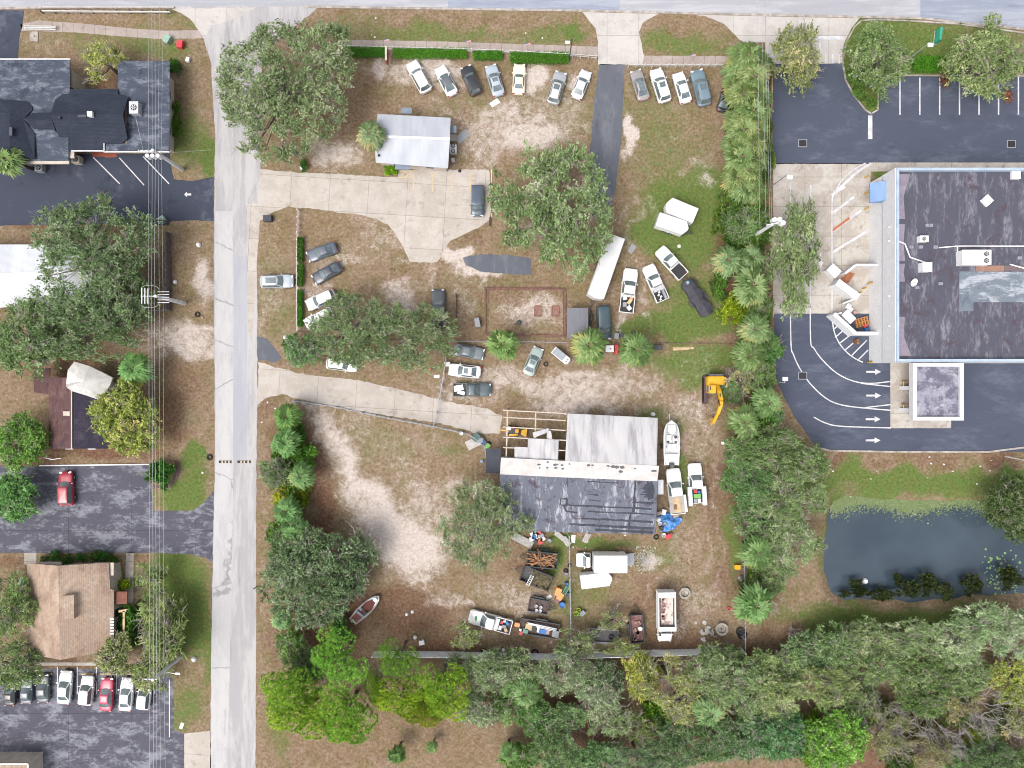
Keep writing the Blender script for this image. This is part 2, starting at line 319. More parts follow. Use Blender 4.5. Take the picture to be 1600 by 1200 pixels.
col = t.mix(msk('wet', .6, .6, .35, .7), col, wt)
fg = t.ramp(n3, [(.3, (.7, .69, .67)), (.5, (1, 1, 1)), (.7, (1.26, 1.26, 1.26))]); col = t.mix(1.0, col, fg, 'MULTIPLY')
sp = t.ramp(n4, [(.28, (.55, .5, .45)), (.4, (1, 1, 1)), (.66, (1, 1, 1)), (.76, (1.3, 1.28, 1.25))]); col = t.mix(.75, col, sp, 'MULTIPLY')
t.bump(t.math('ADD', n3, t.math('MULTIPLY', n4, .6)), .75, .12)
m_ground = t.done(col, .97, 0, .1)
me = mesh_np('ground', np.stack([GX, GY, ZG], -1).reshape(-1, 3), Fg, m_ground, True)
for nm, arr in (('sand', sand), ('green', green), ('litter', litter), ('wet', wet)):
    a = me.attributes.new(nm, 'FLOAT', 'POINT'); a.data.foreach_set('value', arr.astype(np.float32).ravel())
tag(link('ground', me), 'sandy lots with dormant grass, leaf litter and greener patches', None, None, 'structure')

# pond water
t = NT('pond_water'); c = t.ramp(t.noise(.12, 3), [(.35, P(64,78,90)), (.65, P(78,92,104))])
t.bump(t.noise(1.5, 3), .02, .02); t.b.inputs['IOR'].default_value = 1.5
m_water = t.done(c, .06)
mb = MB(); mb.quad(*[(*W(x, y, 0).xy, -.55) for x, y in [(1262,990),(1740,990),(1740,740),(1262,740)]])
tag(mb.build('water', m_water), 'dark blue grey retention pond between lawns', None, None, 'structure')

# ---------------------------------------------------------------- pavements
def dens(pts, step=14, jit=0.0, seed=1):
    r = random.Random(seed); out = []
    n = len(pts)
    for i in range(n):
        a = pts[i]; b = pts[(i+1) % n]; L = math.hypot(b[0]-a[0], b[1]-a[1]); k = max(1, int(L/step))
        for j in range(k):
            u = j/k; w = jit if jit else 0
            out.append((a[0]+(b[0]-a[0])*u+r.uniform(-w, w), a[1]+(b[1]-a[1])*u+r.uniform(-w, w)))
    return out
def smoothpoly(pts, it=2):
    for _ in range(it):
        q = []
        for i in range(len(pts)):
            a = pts[i]; b = pts[(i+1) % len(pts)]
            q += [(a[0]*.75+b[0]*.25, a[1]*.75+b[1]*.25), (a[0]*.25+b[0]*.75, a[1]*.25+b[1]*.75)]
        pts = q
    return pts
def sheet(name, polys, z, mat, label, jit=.8, th=.0, seed=1, raw=False):
    if isinstance(polys[0][0], (int, float)): polys = [polys]
    mb = MB()
    for k, p in enumerate(polys):
        q = p if raw else dens(p, 7, jit, seed+k)
        co = [W(x, y, 0) for x, y in q]
        tris = geometry.tessellate_polygon([[Vector((c.x, c.y, 0)) for c in co]])
        vs = [(c.x, c.y, z) for c in co]
        fs = []
        for a, b, c in tris:
            A, B, C = co[a], co[b], co[c]
            fs.append((a, b, c) if (B.x-A.x)*(C.y-A.y)-(B.y-A.y)*(C.x-A.x) > 0 else (a, c, b))
        mb.add(vs, fs)
        if th:
            n = len(co); mb.add([(c.x, c.y, z) for c in co]+[(c.x, c.y, z-th) for c in co], [(i, (i+1) % n, n+(i+1) % n, n+i) for i in range(n)])
    return tag(mb.build(name, mat), label, None, None, 'structure')
def asph(name, base, worn, dark, scale=.35, lo=.45, hi=.6, stretch=(1, 1, 1), amt=.8, crack=.0, joints=None):
    t = NT(name); v = t.co('Object', stretch); a = t.noise(scale, 7, .66, v, .4); b = t.noise(scale*6, 6, .7, v)
    q = t.math('ADD', a, t.math('MULTIPLY', t.math('SUBTRACT', b, .5), .45))
    col = t.mix(t.math('MULTIPLY', t.step(q, lo, hi), amt), base, worn)
    col = t.mix(t.math('MULTIPLY', t.step(t.noise(scale*1.7, 6, .7, v, .3), .54, .72), .7), col, dark)
    f = t.noise(14, 3, .7); col = t.mix(1.0, col, t.ramp(f, [(.3, (.88,)*3), (.7, (1.12,)*3)]), 'MULTIPLY')
    if crack:
        w = t.n('TexVoronoi', feature='DISTANCE_TO_EDGE'); w.inputs['Scale'].default_value = crack
        nz = t.n('TexNoise'); nz.inputs['Scale'].default_value = 1.2; nz.inputs['Detail'].default_value = 5; t.L(t.co(), nz.inputs['Vector'])
        mx = t.n('Mix', data_type='RGBA'); mx.inputs[0].default_value = .35; t.L(t.co(), mx.inputs[6]); t.L(nz.outputs['Color'], mx.inputs[7]); t.L(mx.outputs[2], w.inputs['Vector'])
        g = t.step(w.outputs[0], .0, .012); col = t.mix(t.math('MULTIPLY', t.math('SUBTRACT', 1.0, g), .55), col, tuple(x*.45 for x in dark[:3])+(1,))
    if joints:
        bt = t.n('TexBrick'); bt.offset = 0; bt.inputs['Scale'].default_value = 1; bt.inputs['Brick Width'].default_value = joints[0]; bt.inputs['Row Height'].default_value = joints[1]; bt.inputs['Mortar Size'].default_value = .04; bt.inputs['Mortar Smooth'].default_value = .3
        bt.inputs['Color1'].default_value = (1, 1, 1, 1); bt.inputs['Color2'].default_value = (.93, .93, .93, 1); bt.inputs['Mortar'].default_value = (.62, .6, .58, 1); t.L(t.co('Object', (1, 1, 1), joints[2] if len(joints) > 2 else 0), bt.inputs['Vector']); col = t.mix(1.0, col, bt.outputs[0], 'MULTIPLY')
    t.bump(f, .2, .02)
    return t.done(col, .9, 0, .25)
m_road = asph('worn_road_asphalt', P(184,181,184), P(210,207,206), P(150,147,150), .4, .4, .6, (1, .14, 1), .8)
m_road_l = asph('pale_road_asphalt', P(202,200,202), P(216,214,214), P(178,176,180), .5, .4, .6, (1, .2, 1), .8, .14)
m_road_p = asph('smooth_patch_asphalt', P(184,184,192), P(198,198,204), P(168,168,176), .4, .4, .65, (1, .12, 1))
m_top = asph('top_road_asphalt', P(182,183,190), P(204,204,210), P(166,168,180), .3, .45, .62, (.12, 1, 1))
m_top_d = asph('dark_top_asphalt', P(158,166,184), P(182,188,200), P(130,136,152), .4, .45, .62, (.12, 1, 1))
m_conc = asph('concrete', P(208,202,198), P(222,216,210), P(176,168,162), .3, .4, .6, (1, 1, 1), .8, .0, (4.5, 4.5))
m_conc2 = asph('worn_concrete_drive', P(202,192,182), P(216,208,200), P(160,146,134), .4, .4, .6, (1, 1, 1), .8, 0, (5.5, 4.6, .06))
m_walk = asph('sidewalk_concrete', P(184,170,162), P(196,184,176), P(150,134,128), .4, .4, .6, (1, 1, 1), .8, 0, (1.52, 60))
m_slab = asph('stained_slab', P(196,186,176), P(216,210,202), P(138,124,114), .35, .42, .6, (1, 1, 1), .9, 0, (5.2, 4.2))
m_tar = asph('new_blacktop', P(86,93,110), P(120,127,144), P(74,81,98), .12, .48, .72, (1, 2.5, 1), .6)
m_tarL = asph('old_blacktop', P(96,96,108), P(160,162,172), P(70,70,82), .3, .46, .64, (1, 1.8, 1), .85, 0, (9, 5.2, .0))
m_tarU = asph('dark_lot_blacktop', P(74,80,96), P(106,111,124), P(54,56,68), .2, .55, .7)
m_tarD = asph('drive_asphalt', P(108,112,122), P(132,134,142), P(86,88,98), .35, .45, .65, (1, .3, 1), .8, 0)
m_paint = M2('white_marking_paint', P(240,240,244), P(206,206,212), 1.2, .6, fine=.1)
m_paint_t = M2('tan_marking_paint', P(226,206,164), P(206,190,158), 1.2, .6, fine=.1)
m_curb = M2('kerb_concrete', P(206,198,190), P(160,150,140), 1.0, .85)
Z1, Z2, Z3, Z4 = .012, .018, .026, .034
# cross road at the top
sheet('cross_road', [(-300,-400),(1900,-400),(1900,50),(1600,44),(1540,38),(1500,34),(1466,29),(1438,27),(1200,22),(900,16),(500,10),(320,10),(-300,14)], Z2, m_top, 'pale grey main road along the top', .3)
sheet('cross_road', [(1438,-400),(1900,-400),(1900,50),(1600,44),(1540,38),(1500,34),(1466,29),(1438,27)], Z3, m_top_d, 'darker resurfaced stretch of the top road', 0)
sheet('cross_road', [(700,-400),(968,-400),(968,16),(700,13)], Z3, m_top_d, 'greyer resurfaced patch of the top road', 0)
# side street
sheet('side_road', [(262,9),(500,9),(488,20),(470,34),(440,56),(410,90),(406,200),(408,330),(401,350),(402,470),(402,640),(400,800),(400,1000),(399,1300),(328,1300),(330,1000),(333,850),(336,700),(334,400),(336,210),(330,100),(318,60),(298,30)], Z1+.001, m_road, 'long grey side street running down the picture', .6)
sheet('side_road', [(336,330),(364,330),(366,600),(364,800),(360,1000),(352,1300),(329,1300),(331,1000),(334,850),(337,700)], Z2+.001, m_road_l, 'paler cracked left lane of the side street', .5)
sheet('side_road', [(386,318),(408,318),(401,420),(395,520),(388,525),(386,470)], Z2+.001, m_conc2, 'pale strip where the driveway meets the street', .5)
sheet('side_road', [(270,14),(400,12),(372,28),(330,40),(320,60),(296,28)], Z2+.001, m_conc, 'pale mouth of the side street', .6)
sheet('side_road', [(366,400),(386,400),(386,720),(364,720)], Z3, m_road_p, 'smooth grey patch in the side street', 0)
# kerbs and sidewalks
def strip(name, pts, w, z0, z1, mat, label, kind='structure', **kw):
    mb = MB()
    for a, b in zip(pts[:-1], pts[1:]):
        A = W(*a); B = W(*b); d = (B-A).normalized()*.03
        mb.seg((A.x-d.x, A.y-d.y, (z0+z1)/2), (B.x+d.x, B.y+d.y, (z0+z1)/2), w, z1-z0)
    return tag(mb.build(name, mat), label, None, None, kind)
strip('kerb', [(478,11),(900,17),(1200,24),(1440,29),(1500,36),(1600,46)], .3, 0, .13, m_curb, 'pale kerb along the top road')
strip('kerb', [(-60,15),(66,12),(272,12)], .3, 0, .13, m_curb, 'pale kerb at the top left')
strip('kerb', [(1345,33),(1335,42),(1322,66),(1316,95),(1321,125),(1333,148),(1352,172),(1361,178),(1371,172),(1372,136)], .2, 0, .13, m_curb, 'curved kerb round the planted island')
strip('kerb', [(1345,33),(1362,31),(1420,33),(1500,38),(1600,52)], .2, 0, .13, m_curb, 'kerb above the planted island')
strip('kerb', [(1276,699),(1296,704),(1400,706),(1545,706),(1575,702),(1610,698)], .25, 0, .13, m_curb, 'kerb between the drive-through lanes and the lawn')
strip('kerb', [(1372,118),(1600,119)], .2, 0, .13, m_curb, 'kerb at the head of the parking bays')
strip('kerb', [(1570,713),(1600,719)], .2, 0, .1, m_curb, 'short kerb at the right edge')
sheet('sidewalk', [(32,38),(60,32),(120,36),(200,44),(260,48),(312,47),(318,60),(250,61),(190,57),(120,51),(34,48)], Z1, m_walk, 'sidewalk left of the side street', .3)
sheet('sidewalk', [(530,62),(700,65),(934,73),(934,88),(700,80),(530,76)], Z1, m_walk, 'sidewalk behind the front fence', .3)
sheet('sidewalk', [(1004,87),(1150,88),(1150,101),(1004,101)], Z1, m_walk, 'sidewalk right of the asphalt drive', .3)
sheet('sidewalk', [(1318,85),(1600,84),(1600,92),(1318,93)], Z1+.01, m_walk, 'sidewalk across the planted island', .3)
sheet('driveway', [(906,14),(1034,20),(1020,26),(1004,36),(998,50),(1002,66),(1006,88),(1004,101),(934,101),(934,66),(930,44)], Z2, m_conc, 'concrete apron of the asphalt drive', .5)
sheet('driveway', [(1036,18),(1100,22),(1345,26),(1330,44),(1318,70),(1315,99),(1208,100),(1195,100),(1196,66),(1160,66),(1130,36),(1100,25),(1070,22)], Z1+.001, m_conc, 'concrete entrance of the bank lot', .4)
sheet('driveway', [(937,100),(976,101),(972,200),(962,295),(950,340),(925,340),(922,240),(928,160)], Z2, m_tarD, 'dark asphalt drive between the two front lawns', .7)
sheet('driveway', [(724,402),(745,398),(790,398),(830,404),(830,430),(790,428),(750,424),(728,414)], Z1, m_tarD, 'remnant of asphalt beside the concrete yard', 1.2)
sheet('driveway', [(406,264),(440,268),(520,272),(622,277),(622,265),(765,265),(766,300),(766,345),(748,356),(705,376),(694,390),(684,410),(641,409),(632,390),(620,368),(606,352),(588,342),(560,335),(520,331),(490,326),(452,323),(430,330),(406,345),(402,350)], Z3, m_conc2, 'pale concrete yard in front of the white-roofed office', 1.0)
sheet('driveway', [(404,565),(430,574),(480,586),(560,594),(640,612),(700,628),(760,638),(785,650),(780,678),(740,676),(690,662),(600,648),(520,634),(470,624),(440,616),(415,622),(402,632)], Z1, m_conc2, 'pale concrete drive to the back yard', 1.2)
sheet('driveway', [(402,525),(418,530),(430,545),(440,560),(430,566),(402,562)], Z1+.003, m_tarD, 'asphalt patch at the yard entrance', 1.0)
# lots
sheet('parking_lot', [(-200,240),(266,240),(268,262),(272,280),(300,283),(334,276),(334,346),(300,344),(266,346),(265,352),(140,350),(-200,356)], Z1, m_tarU, 'dark parking lot behind the gabled office', .5)
sheet('parking_lot', [(-200,16),(38,16),(35,40),(30,60),(28,94),(-200,94)], Z1, m_tarU, 'corner of a dark lot at the upper left', .4)
sheet('parking_lot', [(-200,726),(64,728),(234,726),(236,760),(240,798),(300,798),(318,786),(334,768),(333,880),(322,872),(300,866),(240,864),(-200,864)], Z1, m_tarL, 'worn blacktop lot with pale patches', .6)
sheet('parking_lot', [(-200,1042),(268,1046),(272,1080),(272,1140),(288,1146),(288,1300),(-200,1300)], Z1, m_tarL, 'worn blacktop lot at the lower left', .5)
sheet('driveway', [(288,1146),(330,1142),(330,1300),(288,1300)], Z1+.001, m_conc2, 'concrete apron at the lower left lot', .4)
sheet('parking_lot', [(1208,99),(1900,99),(1900,256),(1208,256),(1206,180)], Z1, m_tar, 'smooth dark bank parking lot', .3)
sheet('parking_lot', [(1208,255),(1360,255),(1360,494),(1208,494)], Z1, m_slab, 'stained concrete slab beside the bank', .3)
sheet('sidewalk', [(1358,254),(1900,254),(1900,275),(1404,275),(1404,268),(1358,268)], Z2, m_slab, 'concrete walk along the bank front', .2)
sheet('parking_lot', [(1210,490),(1900,490),(1900,706),(1400,706),(1330,705),(1290,702),(1272,694),(1240,650),(1215,600),(1208,560)], Z1+.003, m_tar, 'smooth dark drive-through lanes', .4)
sheet('drive_through_slab', [(1391,562),(1486,562),(1486,669),(1391,669)], Z3, m_slab, 'pale concrete slab under the drive-through canopy', .2)
isl = sheet('planted_island', [(1318,95),(1324,66),(1337,42),(1346,35),(1362,33),(1420,35),(1500,40),(1600,54),(1600,118),(1372,118),(1370,172),(1361,176),(1353,170),(1335,146),(1323,124)], Z1+.06, m_ground, 'grassy island with kerb above the parking bays', .3)
me = isl.data
for nm, val in (('sand', .05), ('green', .75), ('litter', .3), ('wet', 0)):
    a = me.attributes.new(nm, 'FLOAT', 'POINT')
    for i, vtx in enumerate(me.vertices):
        px = vtx.co.x*S+800; py = 600-vtx.co.y*S; x = val
        if nm == 'green': x = .95 if px < 1450 else .45
        a.data[i].value = x
sheet('sidewalk', [(38,864),(57,864),(57,882),(38,882)], Z1, m_slab, 'short front walk', 0)
sheet('sidewalk', [(197,863),(209,863),(208,942),(195,942)], Z1, m_slab, 'long pale walk beside the shingled office', 0)
sheet('sidewalk', [(60,1035),(150,1035),(150,1040),(60,1040)], Z2, m_slab, 'walk above the lower parking bays', 0)
sheet('sidewalk', [(540,280),(541,280),(541,281)], .001, m_slab, 'walk', 0).name = 'sidewalk_joint'
bpy.data.objects.remove(bpy.data.objects['sidewalk_joint'])
# painted markings
def lines(segs, w, mat, label, z=Z4):
    mb = MB()
    for sg in segs:
        for a, b in zip(sg[:-1], sg[1:]):
            A = W(*a); B = W(*b); d = (B-A); L = d.length
            if L < 1e-5: continue
            d.normalize(); n = Vector((-d.y, d.x, 0))*w/2; A = A-d*.04; B = B+d*.04
            mb.quad((A.x-n.x, A.y-n.y, z), (B.x-n.x, B.y-n.y, z), (B.x+n.x, B.y+n.y, z), (A.x+n.x, A.y+n.y, z)); z += .0004
    return tag(mb.build('road_marking', mat), label, None, None, 'structure')
lines([[(146,246),(187,287)],[(187,247),(225,289)],[(224,245),(264,287)]], .16, m_paint, 'slanted white bay lines behind the gabled office')
lines([[(x,1042 if i else 1060),(x,1084)] for i, x in enumerate((10,39,90,121,151,182,212,242))]+[[(265,1062),(265,1151)]], .14, m_paint, 'white bay lines at the lower left lot')
lines([[(x,122 if x < 1480 else 119),(x,179)] for x in (1406,1437,1468,1499,1529.5,1560,1591)], .2, m_paint, 'white bay lines of the bank lot')
lines([[(1359.5,181),(1359.5,217)]], .62, m_paint, 'wide white bar in the bank lot')
lines([[(1236,59),(1318,59)]], .55, m_paint, 'stop bar at the bank entrance')
lines([[(1281,62),(1281,84)]]+[[(x,85),(x,99)] for x in (1206.5,1290,1301,1311)], .2, m_paint, 'white dashes at the bank entrance')
def curve(pts, n=8):
    out = []
    P_ = [pts[0]]+list(pts)+[pts[-1]]
    for i in range(1, len(P_)-2):
        p0, p1, p2, p3 = [np.array(q, float) for q in P_[i-1:i+3]]
        for k in range(n):
            u = k/n; out.append(tuple(.5*((2*p1)+(-p0+p2)*u+(2*p0-5*p1+4*p2-p3)*u*u+(-p0+3*p1-3*p2+p3)*u**3)))
    out.append(tuple(pts[-1])); return out
lines([curve([(1235,290),(1235,400),(1235.5,530),(1240,555),(1252,580),(1268,602),(1290,622),(1312,632),(1345,637),(1391,641)]),
       curve([(1266.5,290),(1266.5,400),(1266,525),(1272,545),(1288,566),(1310,585),(1335,596),(1360,599),(1391,596)]),
       [(1345,599),(1391,604)],[(1350,637),(1391,632)], curve([(1271.5,652),(1290,661),(1315,666),(1391,668.5)]),
       curve([(1299.5,492),(1299.5,400),(1299.5,320),(1302,305),(1315,282),(1330,268),(1348,257),(1352,256)]), curve([(1299.5,492),(1302,515),(1310,535),(1322,550),(1335,560),(1347,566)])], .17, m_paint, 'curving white drive-through lane lines')
lines([[(1303,302),(1340,268),(1360,256)],[(1299.5,334),(1335,307)],[(1299.5,362),(1347,328)],[(1299.5,395),(1357,360)],[(1299.5,305),(1320,292)]], .34, m_paint, 'broad white hatching on the slab', Z4+.01)
lines([[(1299.5,361),(1327,341)]], .34, M2('orange_stain', P(214,120,70), P(180,120,90)), 'rust orange stain on the slab', Z4+.02)
lines([[(1300,505),(1307,497)],[(1302,515),(1313,505)],[(1305,527),(1320,514)],[(1311,537),(1329,523)],[(1320,547),(1338,532)],[(1330,556),(1354,532)],[(1341,562),(1356,547)]], .17, m_paint, 'white hatch lines below the dumpster yard')
def arrow(px, py, ang, L=2.0):
    mb = MB(); c = W(px, py); a = math.radians(ang); R_ = Matrix.Translation((c.x, c.y, 0)) @ Matrix.Rotation(a, 4, 'Z')
    pts = [(-L/2, -.14), (L*.1, -.14), (L*.1, -.42), (L/2, 0), (L*.1, .42), (L*.1, .14), (-L/2, .14)]
    mb.quad(*[R_ @ Vector((x, y, Z4+.012)) for x, y in pts])
    tag(mb.build('road_marking', m_paint), 'white lane arrow painted on the pavement', None, None, 'structure')
for px, py in ((1365,581),(1365,618),(1364,655),(1364,688)): arrow(px, py, 0, 2.1)
arrow(1282, 407, -90, 2.2); arrow(1251.5, 409, -90, 1.8); arrow(293.5, 304, 180, 1.0)
lines([[(x,270),(x,300)] for x in (646,676,706,735)]+[[(768,265),(768,340)]], .2, m_paint_t, 'faded tan bay lines on the concrete yard')
lines([[(624,268),(644,268)],[(624,277),(644,277)],[(626,276),(634,268)],[(634,276),(644,268)]], .16, m_paint_t, 'faded tan hatching by the office door', Z4+.01)
mdk = M2('dark_rubber_strip', P(40,38,40)); 
mb = MB()
for x0, x1 in ((342,362),(371,392)):
    a = W(x0, 721.5); b = W(x1, 721.5); mb.seg((a.x, a.y, .035), (b.x, b.y, .035), .36, .03)
tag(mb.build('rumble_strip', mdk), 'black rubber speed strip across the side street', None, None, 'structure')
mb = MB()
for x in (347.5,352.5,358,377,382,388):
    c = W(x, 721.5); mb.box(c.x, c.y, .055, .22, .3, .01)
tag(mb.build('road_marking', M2('cream_reflector', P(226,206,170))), 'cream squares on the rubber speed strip', None, None, 'structure')
# ---------------------------------------------------------------- vegetation
def leafmat(name, stops, rough=.6, trans=.3):
    t = NT(name); col = t.ramp(t.attr('tone'), stops)
    oi = t.n('ObjectInfo'); col = t.mix(1.0, col, oi.outputs['Color'], 'MULTIPLY')
    t.done(col, rough, 0, .25)
    tr = t.n('BsdfTranslucent'); t.L(col, tr.inputs[0]); mx = t.n('MixShader'); mx.inputs[0].default_value = trans
    t.L(t.b.outputs[0], mx.inputs[1]); t.L(tr.outputs[0], mx.inputs[2]); t.L(mx.outputs[0], t.out.inputs[0])
    return t.m
m_oak = leafmat('oak_leaves', [(0, (.075, .105, .05, 1)), (.35, (.15, .205, .09, 1)), (.7, (.25, .32, .16, 1)), (.9, (.36, .4, .26, 1)), (1, (.44, .42, .34, 1))])
m_pine = leafmat('pine_needles', [(0, (.08, .2, .02, 1)), (.5, (.24, .5, .05, 1)), (1, (.55, .8, .12, 1))])
m_palm = leafmat('palm_fronds', [(0, (.07, .11, .035, 1)), (.4, (.14, .22, .08, 1)), (.8, (.24, .32, .16, 1)), (.97, (.32, .34, .16, 1)), (1, (.42, .34, .16, 1))], .45)
m_shrub = leafmat('shrub_leaves', [(0, (.05, .09, .02, 1)), (.5, (.11, .2, .045, 1)), (1, (.24, .34, .09, 1))])
m_bark = M2('grey_bark', P(150,138,128), P(104,92,84), 3, .95, bump=.4)
m_twig = M2('pale_twigs', P(186,176,166), P(150,140,130), 3, .95)
m_twig_b = M2('bare_grey_twigs', P(206,200,198), P(160,150,146), 3, .95)
m_ptrunk = M2('palm_trunk', P(140,122,104), P(96,82,70), 4, .95)
def unit(a): return a/np.maximum(np.linalg.norm(a, axis=-1, keepdims=True), 1e-9)
def leaf_quads(r, C, D, N, ln, wd):
    """diamond leaves: centre, direction, normal"""
    D = unit(D); Sd = unit(np.cross(D, N)); L = (ln*r.uniform(.7, 1.3, len(C)))[:, None]; Wd = (wd*r.uniform(.7, 1.3, len(C)))[:, None]
    V = np.stack([C-D*L/2, C+Sd*Wd/2, C+D*L/2, C-Sd*Wd/2], 1).reshape(-1, 3)
    return V, np.arange(len(V)).reshape(-1, 4)
def oak_crown(seed, R, hgt, dens=1.0, leaf=(.42, .2), low=.5, spread=1.0, bunch=12, per=13, fine=False):
    r = np.random.default_rng(seed)
    lob = r.uniform(.72, 1.12, 9); 
    def Rth(th): x = (th % (2*np.pi))/(2*np.pi)*9; i = x.astype(int) % 9; f = x-np.floor(x); f = f*f*(3-2*f); return R*(lob[i]*(1-f)+lob[(i+1) % 9]*f)
    N = int(R*R*1.5*dens)+4
    th = r.uniform(0, 2*np.pi, N); q = np.sqrt(r.uniform(0, 1, N)); rr = q*Rth(th)
    z = hgt*np.sqrt(np.clip(1-q**2*.93, 0, 1))*r.uniform(.72, 1.05, N)-low*hgt*(r.random(N) < .25)*r.uniform(.1, .7, N)
    C = np.stack([rr*np.cos(th), rr*np.sin(th), z], 1); rc = r.uniform(.7, 1.5, N)*spread; tc = np.clip(r.normal(.5, .16, N), .05, .95)
    # sprays
    k = bunch; d = unit(r.normal(size=(N, k, 3))*np.array([1, 1, .75])); d[..., 2] = np.abs(d[..., 2])*.9-.15
    SP = C[:, None]+d*rc[:, None, None]*r.uniform(.35, 1, (N, k, 1)); ax = unit(d+np.array([0, 0, .1])+r.normal(size=d.shape)*.4)
    ts = np.clip(tc[:, None]+r.normal(0, .12, (N, k)), 0, 1)
    SP = SP.reshape(-1, 3); ax = ax.reshape(-1, 3); ts = ts.reshape(-1); m = per
    u = r.uniform(-.5, .6, (len(SP), m, 1)); LC = SP[:, None]+ax[:, None]*u*.9*spread+r.normal(size=(len(SP), m, 3))*.13
    LD = ax[:, None]+r.normal(size=LC.shape)*.55; LN = r.normal(size=LC.shape)*.55+np.array([0, 0, 1.])
    tt = np.clip(ts[:, None]+r.normal(0, .12, (len(SP), m)), 0, 1)
    V, F = leaf_quads(r, LC.reshape(-1, 3), LD.reshape(-1, 3), LN.reshape(-1, 3), leaf[0], leaf[1])
    return V, F, tt.reshape(-1), C
def twigs(seed, C, hgt, base, n_limb=9, pale=.55, rt=.3):
    """trunk with limbs reaching the clumps, and fine twigs that show through the leaves"""
    r = random.Random(seed); mt = MB(); mw = MB()
    fork = base+hgt*.12
    mt.tube([(0, 0, 0), (.1, .05, base*.5), (0, 0, fork)], [rt*1.5, rt, rt*.85], 8)
    order = sorted(range(len(C)), key=lambda i: r.random())
    for i in order[:n_limb]:
        c = C[i]; e = Vector((c[0], c[1], c[2]+base)); s_ = Vector((0, 0, fork-.3)); mid = s_.lerp(e, .5)+Vector((r.uniform(-.5, .5), r.uniform(-.5, .5), -.25*hgt*.4))
        mt.tube([s_, s_.lerp(mid, .55), mid, mid.lerp(e, .6), e], [rt*.5, rt*.42, rt*.3, rt*.18, .04], 6)
    for i in order[:int(len(C)*pale)]:
        c = C[i]; e = Vector((c[0], c[1], c[2]+base)); mw.tube([(0, 0, fork-.2), (e.x*.45, e.y*.45, fork+(e.z-fork)*.35), tuple(e)], [.07, .05, .03], 3, False)
        for _ in range(3):
            a = r.uniform(0, 6.28); L = r.uniform(.8, 2.0); p0 = e+Vector((r.uniform(-.3, .3), r.uniform(-.3, .3), .2)); p1 = p0+Vector((math.cos(a)*L*.5, math.sin(a)*L*.5, r.uniform(.2, .5))); p2 = p0+Vector((math.cos(a+.4)*L, math.sin(a+.4)*L, r.uniform(.3, .9)))
            mw.tube([p0, p1, p2], [.045, .03, .015], 3, False)
            for __ in range(2):
                b = a+r.uniform(-1.2, 1.2); q = p1+Vector((math.cos(b)*.6, math.sin(b)*.6, r.uniform(.1, .4))); mw.tube([p1, q], [.022, .012], 3, False)
    return mt, mw
def pine_crown(seed, R, hgt):
    r = np.random.default_rng(seed); nl = int(4+R*1.7); VV = []; TT = []
    th = r.uniform(0, 6.283, nl)+np.arange(nl)*2.4; q = np.sqrt(np.linspace(.02, 1, nl)); cen = np.stack([np.cos(th)*q*R*.74, np.sin(th)*q*R*.74, hgt*(1-q**2)*.9+r.uniform(-.4, .4, nl)], 1)
    Cs = []
    for c in cen:
        rl = r.uniform(1.3, 2.1)*(R/5)**.4; n = int(52*rl*rl)
        p = unit(r.normal(size=(n, 3))); p[:, 2] = np.abs(p[:, 2]); nz = 1+.16*np.sin(p[:, :1]*7+c[0])*np.cos(p[:, 1:2]*6+c[1])
        T = c+p*nz*np.array([rl, rl, rl*.75]); Cs.append(c)
        ax = unit(p+np.array([0, 0, .35])); m = 15
        dd = unit(ax[:, None]*.7+r.normal(size=(n, m, 3))*.7); L = .3
        sd = unit(np.cross(dd, r.normal(size=dd.shape)))*.035
        a = T[:, None]+dd*.02; b = T[:, None]+dd*L*r.uniform(.7, 1.2, (n, m, 1))
        VV.append(np.stack([a-sd, a+sd, b+sd*.3, b-sd*.3], 2).reshape(-1, 3)); tl = r.normal(.45, .1)
        TT.append((np.clip(tl+r.normal(0, .16, (n, 1))+r.normal(0, .08, (n, m))+.25*(p[:, 2:3]-.5), 0, 1)).reshape(-1))
    V = np.concatenate(VV); return V, np.arange(len(V)).reshape(-1, 4), np.concatenate(TT), np.array(Cs)
